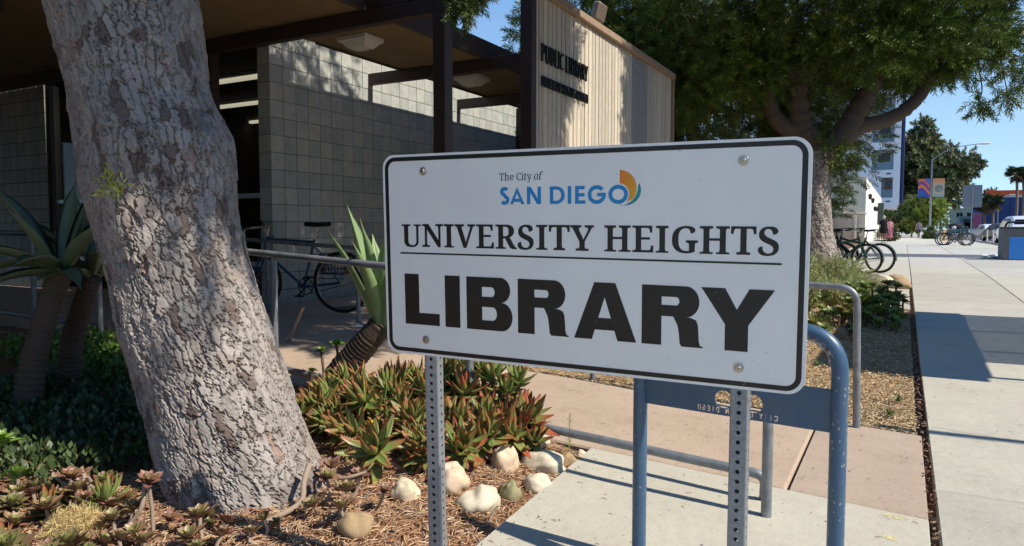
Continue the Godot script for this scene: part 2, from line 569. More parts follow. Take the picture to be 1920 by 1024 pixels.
func build_ground() -> void:
	var zs := [25.0, 8.0, 0.0, -8.0, -10.0, -13.0, -15.0, -18.0, -20.0, -22.0, -43.0, -120.0, -300.0, -900.0]
	struct("ground", sheet([-400.0, -60.0, -20.0, -6.6, -3.0, 0.12, 4.2], zs, -0.07), M.soil)
	struct("ground", sheet([17.2, 60.0, 400.0], zs, -0.1), M.soil)
	struct("road", sheet([4.34, 10.0, 17.3], zs, -0.14), M.asphalt)
	# sidewalk: poured panels with open joints
	var walk := Node3D.new()
	walk.name = "sidewalk"
	add_child(walk)
	walk.set_meta("kind", "structure")
	var zed := 2.25
	var row := 0
	while zed > -46.0:
		var step := 3.0
		for k in 2:
			var x0: float = [0.16, 1.61][k]
			var x1: float = [1.60, 4.19][k]
			if zed <= -12.0 and k == 0: x0 = 0.16
			if absf(zed + 27.75) < 0.1: continue
			part("panel", slab(rect(x0, x1, zed - 0.004, zed - step + 0.004), 0.0, 0.09), [M.concrete, M.concrete2, M.concrete3][(row * 2 + k * 5 + (row / 3)) % 3], walk)
		zed -= step
		row += 1
	struct("dark_band", slab([Vector2(-2.2, -27.77), Vector2(4.19, -27.77), Vector2(4.19, -30.73), Vector2(-2.2, -30.73)], -0.004, 0.06), M.asphalt)  # darker strip laid across the sidewalk
	struct("sidewalk_beyond", sheet([-2.2, 4.19], [-46.0, -60.0, -100.0, -250.0], -0.005), M.concrete)
	struct("sidewalk_beyond", sheet([-2.2, 0.15], [-15.5, -16.5, -18.0, -20.0, -22.0, -27.76], -0.006), M.concrete2)
	struct("sidewalk_beyond", sheet([-2.2, 0.15], [-30.74, -36.0, -43.0, -46.0], -0.006), M.concrete2)
	struct("curb", slab([Vector2(4.2, 3.0), Vector2(4.34, 3.0), Vector2(4.34, -8.0), Vector2(4.2, -8.0)], 0.0, 0.2), M.curb)
	struct("curb", slab([Vector2(4.2, -8.0), Vector2(4.34, -8.0), Vector2(4.34, -18.0), Vector2(4.2, -18.0)], 0.0, 0.2), M.curb)
	struct("curb", slab([Vector2(4.2, -18.0), Vector2(4.34, -18.0), Vector2(4.34, -43.0), Vector2(4.2, -43.0)], 0.0, 0.2), M.curb)
	struct("curb", slab([Vector2(4.2, -43.0), Vector2(4.34, -43.0), Vector2(4.34, -200.0), Vector2(4.2, -200.0)], 0.0, 0.2), M.curb)
	struct("curb", slab([Vector2(17.2, -10.0), Vector2(17.4, -10.0), Vector2(17.4, -300.0), Vector2(17.2, -300.0)], 0.0, 0.2), M.curb)
	struct("far_sidewalk", sheet([17.4, 20.5], [-10.0, -18.0, -43.0, -120.0, -300.0], 0.0), M.concrete)
	var paint := mat(Color(0.88, 0.88, 0.86), 0.7)
	for k in 14: struct("lane_line", sheet([10.6, 10.75], [-20.0 - k * 9.0, -23.0 - k * 9.0], -0.136), paint)
	struct("lane_line", sheet([5.9, 6.05], [-20.0, -43.0, -150.0], -0.136), paint)
	struct("bike_lane_paint", sheet([4.45, 5.85], [-36.0, -43.0, -52.0], -0.134), mat(Color(0.25, 0.55, 0.38), 0.8))
	# concrete pad under the sign
	struct("concrete_pad", slab([Vector2(-1.154, 0.6), Vector2(0.125, 0.6), Vector2(0.125, -3.355), Vector2(-1.385, -3.36)], 0.0, 0.1, 0.012), M.concrete2)
	struct("concrete_patch", slab(rect(-0.75, 0.11, -11.5, -16.5), -0.002, 0.08), M.concrete3)
	# tan path up to the library
	var path := Node3D.new()
	path.name = "path"
	add_child(path)
	path.set_meta("kind", "structure")
	for r: Array in [[-0.425, 0.125, -3.362, -4.74], [-2.6, -0.437, -3.362, -4.74], [-4.6, -2.612, -3.375, -6.2], [-6.6, -4.612, -3.375, -6.2], [-6.35, -2.75, -6.212, -12.5]]:
		part("panel", slab(rect(r[0], r[1], r[2], r[3]), -0.006, 0.09, 0.01), M.path2 if r[1] > 0.0 else M.path, path)
	part("panel", slab(rect(-14.0, -6.612, -2.6, -6.2), -0.006, 0.09, 0.01), M.path, path)
	# unseen paving added behind the camera to bounce neutral light onto the sign
	struct("added_forecourt", sheet([-14.0, -6.6, 0.12], [25.0, 8.0, 1.42], 0.0), M.concrete)
	struct("sidewalk_behind", sheet([0.16, 4.19], [25.0, 8.0, 2.26], 0.0), M.concrete2)
	# planter soil, uneven
	var f := fnl(FastNoiseLite.TYPE_SIMPLEX_SMOOTH, 2.2, 3, 5)
	var b := MB.new()
	var rows := []
	for i in 71:
		var z := lerpf(1.4, -3.335, i / 70.0)
		var r := PackedVector3Array()
		for j in 101:
			var xe := -1.31 + (z + 2.1) * 0.058
			var x := lerpf(-8.0, xe - 0.003, j / 100.0)
			r.append(Vector3(x, soil_y(x, z, f), z))
		rows.append(r)
	b.grid(rows)
	tag(part("mulch_bed", b.mesh(), M.soil), "", "", "", "structure")
	b = MB.new()
	rows = []
	for i in 61:
		var z := lerpf(-4.75, -15.5, i / 60.0)
		var r := PackedVector3Array()
		for j in 25:
			var x := lerpf(-2.7, 0.10, j / 24.0)
			r.append(Vector3(x, gy(x, z) - 0.03 + 0.014 * f.get_noise_2d(x * 3.0, z * 3.0), z))
		rows.append(r)
	b.grid(rows)
	tag(part("gravel_bed", b.mesh(), M.chips), "", "", "", "structure")

func soil_y(x: float, z: float, f: FastNoiseLite) -> float:
	var e := clampf((-1.31 - x) / 0.35, 0.0, 1.0)
	return gy(x, z) - 0.045 + e * 0.045 + e * 0.022 * f.get_noise_2d(x, z)

func build_library() -> void:
	# front wall of stacked square blocks along the street side
	var wall := thing("block_wall", "pale stacked square block wall of the library under the dark canopy, bikes leaning near it", "wall", Vector3(-6.4, 0, -5.86))
	part("mortar", boxm(Vector3(0.188, 4.0, 8.38), 0.0, Vector3(-0.1, 2.1, -4.2)), M.mortar, wall)
	var blk := boxm(Vector3(0.2, 0.194, 0.194), 0.003)
	var rest := MB.new()
	for k in 19:
		for j in 41:
			var y := 0.19 + k * 0.2
			var z := -0.1 - j * 0.2
			var near := (y > 0.85 and y < 3.45 and j < 11) or (y > 2.25 and y < 3.65 and j >= 11 and j < 31)
			var at := Vector3(-0.1 + 0.0012 * sin(k * 7.1 + j * 3.3), y, z)
			if near: part("block", blk, M["cmu%d" % ((k * 5 + j * 3 + (k * j) % 4) % 3)], wall, Transform3D(Basis(), at))
			else: rest.box(at, Vector3(0.2, 0.191, 0.191))
	tag(part("block", rest.mesh(), M.cmu1, wall), "", "", "", "stuff")
	var lw := thing("block_wall", "shaded olive-looking block wall left of the leaning tree trunk, beside a light door jamb", "wall", Vector3(-11.0, 0, -5.86))
	part("mortar", boxm(Vector3(5.0, 3.4, 0.16), 0.0, Vector3(-2.5, 1.7, -0.0875)), M.mortar, lw)
	var blk2 := boxm(Vector3(0.191, 0.191, 0.16), 0.004)
	for k in 15:
		for j in 14:
			part("block", blk2, M["cmu%d" % ((k * 5 + j * 3 + (k * j) % 4) % 3)], lw, Transform3D(Basis(), Vector3(-0.1 - j * 0.2, 0.4 + k * 0.2, -0.08)))
	# glazed entrance between the two walls
	var gl := thing("glazed_entrance", "dark glazed library entrance front with pale bars, behind the tree trunk", "window wall", Vector3(-8.8, 0.33, -5.98))
	for k in 5:
		part("pane", boxm(Vector3(0.82, 2.85, 0.012), 0.0, Vector3(-1.72 + k * 0.86, 1.45, 0)), M.pane, gl)
	for k in 6: part("mullion", boxm(Vector3(0.05, 2.95, 0.09), 0.004, Vector3(-2.15 + k * 0.86, 1.475, 0)), M.aluminium if k == 0 else M.brown, gl)
	part("transom", boxm(Vector3(4.3, 0.06, 0.085), 0.004, Vector3(0, 1.27, 0.004)), M.aluminium, gl)
	part("transom", boxm(Vector3(4.3, 0.06, 0.085), 0.004, Vector3(0, 0.45, 0.004)), M.aluminium, gl)
	part("door_jamb", boxm(Vector3(0.09, 2.95, 0.11), 0.004, Vector3(-2.235, 1.475, 0.0)), M.aluminium, gl)
	# the room behind the glass
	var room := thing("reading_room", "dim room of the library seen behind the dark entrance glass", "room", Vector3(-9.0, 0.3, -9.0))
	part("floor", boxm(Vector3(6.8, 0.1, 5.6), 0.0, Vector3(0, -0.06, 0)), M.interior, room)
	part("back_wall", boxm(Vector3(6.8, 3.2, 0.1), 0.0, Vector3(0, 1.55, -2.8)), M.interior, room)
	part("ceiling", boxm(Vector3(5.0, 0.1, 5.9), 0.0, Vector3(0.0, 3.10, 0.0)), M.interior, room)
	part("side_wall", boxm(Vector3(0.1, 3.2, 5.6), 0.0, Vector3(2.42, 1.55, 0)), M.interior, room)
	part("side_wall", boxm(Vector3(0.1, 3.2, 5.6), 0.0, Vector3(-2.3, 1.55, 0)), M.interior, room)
	for k in 3:
		var lz: float = [-6.9, -8.3, -9.75][k]
		var ft := thing("fluorescent_light", ["nearest and brightest strip of ceiling light behind the entrance glass", "middle strip of ceiling light behind the entrance glass", "farthest and lowest strip of ceiling light behind the entrance glass"][k], "ceiling light", Vector3(-9.0, 3.27, lz), 0.0, "strip lights in the library")
		part("housing", boxm(Vector3(4.5, 0.05, 0.11), 0.004, Vector3(0, 0.055, 0)), M.white_paint, ft)
		part("tube", boxm(Vector3(4.4, 0.04, 0.08), 0.01), M.tube_lamp, ft)
		var al := AreaLight3D.new()
		al.name = "lamp"
		al.area_size = Vector2(4.4, 0.08)
		al.light_energy = 0.12
		al.light_color = Color(1.0, 0.97, 0.85)
		al.shadow_enabled = true
		al.position = Vector3(0, -0.03, 0)
		al.rotation.x = -PI / 2
		ft.add_child(al)
	var body := thing("library_building", "flat-roofed library building body above and behind the block wall", "building", Vector3(-10.0, 0, -10.0))
	part("roof", boxm(Vector3(7.15, 0.2, 8.3), 0.0, Vector3(-0.06, 4.15, -0.05)), M.roofing, body)
	part("upper_wall", boxm(Vector3(7.0, 0.55, 0.16), 0.0, Vector3(0.0, 3.75, 4.02)), M.fascia, body)
	part("rear_wall", boxm(Vector3(7.0, 4.0, 0.16), 0.0, Vector3(0, 2.0, -4.1)), M.mortar, body)
	part("side_wall", boxm(Vector3(0.16, 4.0, 8.0), 0.0, Vector3(-5.5, 2.0, 0)), M.mortar, body)
	# canopy
	var can := thing("entrance_canopy", "long flat brown canopy roof with ochre underside over the library entrance", "canopy", Vector3(-4.55, 3.3, -6.0))
	part("roof_slab", boxm(Vector3(1.28, 0.155, 15.9), 0.0, Vector3(-0.69, 0.105, -0.5)), M.roofing, can)
	part("soffit", boxm(Vector3(1.28, 0.02, 15.9), 0.0, Vector3(-0.69, 0.012, -0.5)), M.soffit, can)
	part("roof_slab", boxm(Vector3(12.0, 0.155, 7.3), 0.0, Vector3(-7.35, 0.105, 3.8)), M.roofing, can)  # unseen near end stretched forward to block sky light from the walls
	part("soffit", boxm(Vector3(12.0, 0.02, 7.3), 0.0, Vector3(-7.35, 0.0125, 3.8)), M.soffit, can)
	part("fascia", boxm(Vector3(0.05, 0.23, 16.0), 0.006, Vector3(-0.022, 0.095, -0.5)), M.fascia, can)
	part("fascia", boxm(Vector3(0.04, 0.22, 8.3), 0.006, Vector3(-1.31, 0.09, -4.2)), M.fascia, can)
	part("fascia", boxm(Vector3(13.3, 0.23, 0.05), 0.006, Vector3(-6.7, 0.095, 7.48)), M.fascia, can)
	for k in 3:
		var z: float = [0.58, -1.62, -3.8][k]
		var x1 := 0.92 if k == 0 else 0.52
		var x0 := -7.5 if k == 0 else -1.845
		part("beam", boxm(Vector3(x1 - x0, 0.145, 0.1), 0.005, Vector3((x0 + x1) / 2, -0.0765, z)), M.brown, can)
		if k == 0: part("beam_end", boxm(Vector3(x1 - 0.01, 0.115, 0.1), 0.005, Vector3((x1 + 0.01) / 2 + 0.004, 0.056, z)), M.brown, can)
	part("beam", boxm(Vector3(9.0, 0.145, 0.1), 0.005, Vector3(-7.0, -0.0765, 2.6)), M.brown, can)
	part("column", boxm(Vector3(0.13, 2.99, 0.13), 0.005, Vector3(0.84, -1.645, 0.58)), M.brown, can)
	part("column", boxm(Vector3(0.12, 2.78, 0.12), 0.005, Vector3(-2.28, -1.545, 0.58)), M.brown, can)
	for k in 2:
		var fx := thing("ceiling_fixture", ["square white lens light fixed under the canopy soffit near the corner of the block wall", "smaller-looking white lens light under the soffit between the brown column and the wood wall"][k], "light fixture", [Vector3(-5.3, 3.302, -6.15), Vector3(-5.3, 3.302, -8.45)][k], 0.0, "canopy lights")
		part("plate", boxm(Vector3(0.40, 0.05, 0.32), 0.006, Vector3(0, -0.026, 0)), M.fixture, fx)
		var b := MB.new()
		var q := [Vector3(-0.18, -0.052, 0.14), Vector3(0.18, -0.052, 0.14), Vector3(0.18, -0.052, -0.14), Vector3(-0.18, -0.052, -0.14)]
		var p := [Vector3(-0.11, -0.12, 0.08), Vector3(0.11, -0.12, 0.08), Vector3(0.11, -0.12, -0.08), Vector3(-0.11, -0.12, -0.08)]
		for i in 4: b.quad(p[i], p[(i + 1) % 4], q[(i + 1) % 4], q[i])
		b.quad(p[3], p[2], p[1], p[0])
		part("lens", b.mesh(), mat(Color(0.78, 0.78, 0.74), 0.25), fx)
	# tall wood screen with the library's name
	var sc := thing("wood_screen_wall", "tall tan vertical-board screen wall carrying the dark library letters, with a dark near edge", "wall", Vector3(-3.9, 0.15, -7.45))
	part("core", boxm(Vector3(0.08, 3.84, 5.66), 0.0, Vector3(-0.075, 1.93, -2.93)), M.board1, sc)
	part("edge_post", boxm(Vector3(0.15, 3.93, 0.13), 0.006, Vector3(-0.01, 1.965, -0.03)), M.brown, sc)
	part("edge_post", boxm(Vector3(0.13, 3.9, 0.06), 0.006, Vector3(-0.01, 1.95, -5.80)), M.cap, sc)
	part("cap_board", boxm(Vector3(0.17, 0.10, 5.68), 0.008, Vector3(0.0, 3.89, -2.94)), M.cap, sc)
	rng.seed = 4
	for k in 44:
		var w := 0.108
		var bb := boxm(Vector3(0.05, 3.82, w), 0.004)
		var which := rng.randi() % 3
		if k >= 27 and k < 33: which = 3  # bluish grey boards: tree shade put into their colour
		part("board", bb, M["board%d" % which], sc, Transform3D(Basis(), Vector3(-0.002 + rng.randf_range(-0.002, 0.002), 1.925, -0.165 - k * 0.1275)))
	lettering(sc, "PUBLIC LIBRARY", "Droid Sans", 400, Vector3(0.055, 3.05, -0.25), 1.40, 0.215, M.black, 0.022)
	lettering(sc, "UNIVERSITY HEIGHTS BRANCH", "Droid Sans", 400, Vector3(0.055, 2.76, -0.25), 1.40, 0.125, M.black, 0.02)
	var fl := thing("floodlight", "bronze box floodlight on a bracket on top of the wood screen wall", "floodlight", Vector3(-3.97, 4.09, -9.5))
	part("bracket", tubem([Vector3(0, 0, 0.1), Vector3(0, 0.07, 0.1), Vector3(0.05, 0.09, 0.0)], 0.018), M.aluminium, fl)
	part("conduit", tubem([Vector3(-0.02, 0.02, 0.45), Vector3(-0.02, 0.06, 0.3), Vector3(0, 0.05, 0.12)], 0.02), M.fixture, fl)
	var hb := Basis(Vector3(0, 0, 1), -0.25)
	var hm := MB.new()
	hm.box(Vector3(0.12, 0.16, -0.02), Vector3(0.10, 0.24, 0.30), 0.02, hb)
	part("head", hm.mesh(), mat(Color(0.50, 0.45, 0.40), 0.5), fl)
	hm = MB.new()
	hm.box(Vector3(0.12, 0.16, -0.02) + hb * Vector3(0.052, 0, 0), Vector3(0.01, 0.19, 0.25), 0.003, hb)
	part("lens", hm.mesh(), M.pane, fl)

func text_mesh(s: String, font: String, weight: int, depth: float) -> TextMesh:
	var sf := SystemFont.new()
	sf.font_names = PackedStringArray([font])
	sf.font_weight = weight
	var t := TextMesh.new()
	t.font = sf
	t.text = s
	t.font_size = 64
	t.pixel_size = 0.01
	t.depth = depth
	t.curve_step = 0.6
	return t

# raised letters on a wall that faces +x, reading away from the camera (-z); one mesh per word
func lettering(par: Node3D, s: String, font: String, weight: int, at: Vector3, width: float, height: float, m: Material, depth: float) -> void:
	var t := text_mesh(s, font, weight, 0.1)
	var bb := t.get_aabb()
	var sc := Vector3(width / bb.size.x, height / bb.size.y, depth / bb.size.z)
	var bs := Basis(Vector3(0, 0, -1) * sc.x, Vector3(0, 1, 0) * sc.y, Vector3(1, 0, 0) * sc.z)
	part("lettering", t, m, par, Transform3D(bs, at - bs * Vector3(bb.position.x, bb.position.y, bb.get_center().z)))

func sprig_mesh(n: int, length: float, ll: float, lw: float, droop := 0.0, s := 1) -> ArrayMesh:
	rng.seed = s
	var b := MB.new()
	b.col = Color(0.55, 0.42, 0.3)
	var pts := PackedVector3Array()
	for i in 4:
		var t := i / 3.0
		pts.append(Vector3(0, length * t * (1.0 - 0.3 * droop * t), droop * length * t * t * 0.5))
	b.tube(pts, PackedFloat32Array([0.0035, 0.003, 0.0022, 0.001]), 3, false)
	for i in n:
		var t := 0.12 + 0.88 * i / float(n - 1)
		var o := pts[0].lerp(pts[3], t)
		o = Vector3(0, length * t * (1.0 - 0.3 * droop * t), droop * length * t * t * 0.5)
		var az := i * 2.4 + rng.randf_range(-0.3, 0.3)
		var el := lerpf(0.35, 1.15, t) + rng.randf_range(-0.2, 0.2)
		var d := Vector3(cos(az) * cos(el), sin(el), sin(az) * cos(el))
		var side := d.cross(Vector3.UP)
		if side.length() < 0.1: side = Vector3.RIGHT
		side = side.normalized()
		var up := side.cross(d).normalized()
		var L := ll * rng.randf_range(0.7, 1.15)
		var g := rng.randf_range(0.75, 1.2)
		b.col = Color(g, g, g * rng.randf_range(0.75, 1.0))
		var m := o + d * L * 0.45 + up * L * 0.05
		var tip := o + d * L - up * L * 0.08
		b.tri(o, m + side * lw * 0.5, tip)
		b.tri(o, tip, m - side * lw * 0.5)
	return b.mesh()

func rand_dir() -> Vector3:
	var z := rng.randf_range(-1.0, 1.0)
	var a := rng.randf() * TAU
	var r := sqrt(1.0 - z * z)
	return Vector3(r * cos(a), z, r * sin(a))

# clumps of sprigs: blobs = [centre, radii, count, tint]; sprigs sit mostly near each blob's skin and point outwards
func crown(n: String, par: Node, sprig: Mesh, m: Material, blobs: Array, tint: Color, spread: float, size: float, s: int, hang := 0.0) -> MultiMeshInstance3D:
	rng.seed = s
	var xfs := []
	var cols := []
	for bl: Array in blobs:
		var sub := []
		for i in maxi(3, int(bl[2] / 45.0)):
			var d := rand_dir()
			sub.append([bl[0] + d * bl[1] * rng.randf_range(0.35, 1.0), rng.randf_range(0.22, 0.42), rng.randf_range(0.75, 1.25)])
		for i in int(bl[2]):
			var sb: Array = sub[rng.randi() % sub.size()]
			var d := rand_dir()
			var rr: float = minf(bl[1].x, minf(bl[1].y, bl[1].z)) * sb[1] * 2.0
			var p: Vector3 = sb[0] + d * rr * pow(rng.randf(), 0.5) * spread
			var dir: Vector3 = (d * 0.8 + (sb[0] - bl[0]).normalized() * 0.5 + Vector3(0, -hang, 0) + rand_dir() * 0.35).normalized()
			var x := dir.cross(rand_dir()).normalized()
			var z := x.cross(dir)
			var k := size * rng.randf_range(0.75, 1.25)
			xfs.append(Transform3D(Basis(x * k, dir * k, z * k), p))
			var g: float = rng.randf_range(0.7, 1.3) * sb[2]
			cols.append(Color(tint.r * g * rng.randf_range(0.9, 1.15), tint.g * g, tint.b * g * rng.randf_range(0.8, 1.1)))
	return scatter(n, sprig, m, xfs, cols, par)

func limb(par: Node, n: String, pts: Array, m: Material, sides := 12) -> MeshInstance3D:   # pts: [Vector3, radius]
	var p := PackedVector3Array()
	var r := PackedFloat32Array()
	# smooth by Catmull-Rom
	var N := pts.size()
	for i in N - 1:
		for k in 9:
			var t := k / 9.0
			var a: Vector3 = pts[maxi(i - 1, 0)][0]
			var b: Vector3 = pts[i][0]
			var c: Vector3 = pts[i + 1][0]
			var d: Vector3 = pts[mini(i + 2, N - 1)][0]
			p.append(b.cubic_interpolate(c, a, d, t))
			r.append(lerpf(pts[i][1], pts[i + 1][1], t) * (1.0 + 0.07 * sin(i * 3.0 + k * 1.7) + 0.05 * sin(i * 5.0 + k * 2.9)))
	p.append(pts[N - 1][0])
	r.append(pts[N - 1][1])
	var b := MB.new()
	b.tube(p, r, sides)
	return part(n, b.mesh(), m, par)

func wall_with_openings(par: Node, n: String, m: Material, x0: float, x1: float, y0: float, y1: float, z: float, th: float, holes: Array) -> void:   # faces +z; holes: [x0,x1,y0,y1]
	var ys := [y0, y1]
	for h: Array in holes:
		ys.append(h[2])
		ys.append(h[3])
	ys.sort()
	var b := MB.new()
	for i in ys.size() - 1:
		if ys[i + 1] - ys[i] < 0.001: continue
		var mid: float = (ys[i] + ys[i + 1]) / 2
		var cuts := [x0]
		var row := []
		for h: Array in holes:
			if h[2] < mid and h[3] > mid: row.append(h)
		row.sort_custom(func(a, c): return a[0] < c[0])
		for h: Array in row:
			cuts.append(h[0])
			cuts.append(h[1])
		cuts.append(x1)
		for k in range(0, cuts.size(), 2):
			if cuts[k + 1] - cuts[k] > 0.001:
				b.box(Vector3((cuts[k] + cuts[k + 1]) / 2, mid, z - th / 2), Vector3(cuts[k + 1] - cuts[k], ys[i + 1] - ys[i], th))
	part(n, b.mesh(), m, par)

func build_far() -> void:
	var stucco := mat(Color(0.95, 0.955, 0.96), 0.85)
	var cream := mat(Color(0.90, 0.86, 0.76), 0.85, tex(256, 91, [[0.02, 3, 1.0]], [Color(0.92, 0.92, 0.92), Color(1, 1, 1)]), 3.0)
	# white apartment block with recessed balconies
	var ap := thing("apartment_block", "tall white apartment block with recessed balconies and a navy side, behind the cream building", "building", Vector3(-0.63, 0.35, -96.7))
	var holes := []
	for k in 6:
		var y := 4.4 + k * 3.32
		holes.append([-1.95 if k < 1 else -3.05, -0.72, y + 0.25, y + 2.65])
		holes.append([-9.2, -6.6, y + 0.25, y + 2.65])
	wall_with_openings(ap, "facade", stucco, -14.0, 0.0, 3.5, 24.5, 0.0, 0.3, holes)
	part("inner_wall", boxm(Vector3(13.4, 20.6, 0.2), 0.0, Vector3(-7.0, 14.0, -2.0)), stucco, ap)
	part("side_wall", boxm(Vector3(0.25, 21.0, 16.0), 0.0, Vector3(-0.128, 14.0, -8.32)), mat(Color(0.16, 0.24, 0.42), 0.6), ap)
	part("side_panel", boxm(Vector3(0.35, 21.2, 9.0), 0.05, Vector3(0.22, 14.05, -5.4)), mat(Color(0.13, 0.20, 0.38), 0.5), ap)
	part("roof", boxm(Vector3(14.2, 0.4, 16.4), 0.0, Vector3(-7.0, 24.7, -8.2)), stucco, ap)
	part("underside", boxm(Vector3(13.9, 0.25, 16.0), 0.0, Vector3(-7.0, 3.4, -8.2)), stucco, ap)
	part("ground_floor", boxm(Vector3(11.0, 3.2, 13.0), 0.0, Vector3(-8.3, 1.6, -9.0)), stucco, ap)
	for k in 6:
		var y := 4.4 + k * 3.32
		part("balcony_floor", boxm(Vector3(13.2, 0.2, 1.6), 0.0, Vector3(-7.0, y + 0.14, -1.1)), stucco, ap)
		for h in 2:
			var hx0: float = [(-1.95 if k < 1 else -3.05), -9.2][h]
			var hx1: float = [-0.72, -6.6][h]
			part("balcony_glass", boxm(Vector3(hx1 - hx0, 0.95, 0.03), 0.0, Vector3((hx0 + hx1) / 2, y + 0.75, -0.12)), mat(Color(0.42, 0.52, 0.56), 0.15), ap)
			part("balcony_door", boxm(Vector3((hx1 - hx0) * 0.55, 2.1, 0.06), 0.0, Vector3((hx0 + hx1) / 2 + 0.1, y + 1.4, -1.87)), M.glass, ap)
	for k in 3: part("vent_slot", boxm(Vector3(0.5, 0.14, 0.04), 0.0, Vector3(-1.2, 4.2 + k * 3.32, 0.018)), M.black, ap)
	var red := thing("red_cloth", "bright red cloth hung inside the lowest visible balcony of the white apartment block", "cloth", Vector3(-1.95, 5.05, -96.95))
	part("cloth", boxm(Vector3(1.0, 0.85, 0.03), 0.01, Vector3(0, 0.6, -0.1)), mat(Color(0.75, 0.10, 0.08), 0.8), red)
	# cream building
	var cb := thing("cream_building", "low cream stucco building with pilasters and a sunlit white flank beside the sidewalk", "building", Vector3(-2.32, 0.3, -53.5))
	part("front_wall", boxm(Vector3(14.0, 4.35, 0.3), 0.0, Vector3(-7.0, 2.17, -0.15)), cream, cb)
	part("flank_wall", boxm(Vector3(0.3, 4.35, 36.0), 0.0, Vector3(-0.152, 2.17, -18.31)), mat(Color(0.93, 0.92, 0.88), 0.85), cb)
	part("roof", boxm(Vector3(13.6, 0.2, 35.5), 0.0, Vector3(-7.1, 4.0, -18.2)), M.roofing, cb)
	part("coping", boxm(Vector3(14.1, 0.10, 0.36), 0.01, Vector3(-7.0, 4.40, -0.15)), cream, cb)
	for k in 4: part("pilaster", boxm(Vector3(0.12, 4.2, 0.10), 0.01, Vector3(-1.35 - k * 1.25, 2.1, 0.052)), cream, cb)
	part("string_course", boxm(Vector3(2.6, 0.09, 0.12), 0.01, Vector3(-1.2, 1.95, 0.075)), cream, cb)
	part("gate_panel", boxm(Vector3(1.7, 1.7, 0.06), 0.006, Vector3(-1.6, 0.86, 0.45)), mat(Color(0.80, 0.76, 0.67), 0.8), cb)
	part("corner_post", boxm(Vector3(0.16, 1.85, 0.16), 0.01, Vector3(-0.6, 0.93, 0.45)), cream, cb)
	for k in 4:
		var lamp := MB.new()
		lamp.lathe([Vector2(0.0, -0.2), Vector2(0.09, -0.17), Vector2(0.13, 0.1), Vector2(0.08, 0.2), Vector2(0.0, 0.22)], 10, Vector3(0.14, [3.2, 3.1, 2.6, 2.7][k], -3.0 - k * 5.0))
		part("wall_lamp", lamp.mesh(), M.black, cb)
	part("hanging_sign", boxm(Vector3(0.5, 2.0, 0.9), 0.03, Vector3(0.38, 2.3, -20.0)), mat(Color(0.22, 0.26, 0.22), 0.7), cb)
	var an := thing("eave_annex", "small flat annex with a white sloping eave in front of the cream building", "building", Vector3(-4.2, 0.28, -46.5))
	part("wall", boxm(Vector3(4.0, 2.45, 5.0), 0.0, Vector3(-2.0, 1.22, -2.5)), cream, an)
	var eb := MB.new()
	eb.box(Vector3(-1.9, 2.62, -2.3), Vector3(5.0, 0.22, 5.8), 0.02, Basis(Vector3(0, 0, 1), -0.10))
	part("eave", eb.mesh(), M.white_paint, an)
	eb = MB.new()
	eb.box(Vector3(-1.9, 2.78, -2.35), Vector3(4.7, 0.1, 5.5), 0.01, Basis(Vector3(0, 0, 1), -0.10))
	part("roof", eb.mesh(), M.roofing, an)
	part("notice_board", boxm(Vector3(0.8, 0.4, 0.03), 0.004, Vector3(-0.75, 1.55, 0.018)), mat(Color(0.72, 0.79, 0.85), 0.6), an)
	for k in 2: part("notice_line", boxm(Vector3(0.6, 0.05, 0.01), 0.0, Vector3(-0.75, 1.63 - k * 0.14, 0.038)), mat(Color(0.25, 0.42, 0.62), 0.6), an)
	# blue building across the street with an orange band
	var bb := thing("blue_building", "long navy blue building with an orange and white roof band, behind the palms", "building", Vector3(12.2, 0.35, -150.0))
	var navy := mat(Color(0.10, 0.24, 0.44), 0.6)
	wall_with_openings(bb, "wall", navy, 0.0, 30.0, 0.0, 6.4, 0.0, 0.4, [[14.0, 16.0, 3.0, 5.0], [18.0, 20.0, 3.0, 5.0]])
	part("inner_wall", boxm(Vector3(29.0, 6.2, 0.2), 0.0, Vector3(15.0, 3.1, -1.2)), M.glass, bb)
	part("side_wall", boxm(Vector3(0.4, 6.4, 14.0), 0.0, Vector3(-0.202, 3.2, -7.0)), navy, bb)
	part("roof", boxm(Vector3(30.4, 0.3, 14.0), 0.0, Vector3(15.0, 6.56, -7.0)), M.white_paint, bb)
	part("roof_band", boxm(Vector3(5.5, 1.0, 0.5), 0.03, Vector3(2.9, 7.15, -0.4)), mat(Color(0.82, 0.36, 0.16), 0.7), bb)
	part("roof_band", boxm(Vector3(20.0, 1.0, 0.5), 0.03, Vector3(16.0, 7.15, -0.4)), mat(Color(0.80, 0.76, 0.70), 0.7), bb)
	for k in 9: part("joint", boxm(Vector3(0.12, 6.3, 0.06), 0.0, Vector3(1.0 + k * 1.4, 3.2, 0.032)), mat(Color(0.07, 0.17, 0.33), 0.6), bb)
	part("blue_sign", boxm(Vector3(1.6, 1.7, 0.3), 0.02, Vector3(-0.9, 4.6, 0.6)), mat(Color(0.16, 0.22, 0.62), 0.5), bb)
	part("pink_poster", boxm(Vector3(1.3, 2.4, 0.1), 0.0, Vector3(-0.9, 2.4, 0.6)), mat(Color(0.62, 0.32, 0.44), 0.6), bb)
	# grey and green buildings at the far end of the street
	var spec := [[12.2, -240.0, 12.0, 6.6, Color(0.58, 0.62, 0.56), "grey-green stepped building at the far end of the street"], [14.3, -268.0, 9.0, 6.4, Color(0.52, 0.62, 0.74), "pale blue building at the far end of the street, left of the grey-green one"], [12.6, -215.0, 7.0, 3.9, Color(0.42, 0.50, 0.52), "low grey shopfront with a dark awning at the far end of the street"]]
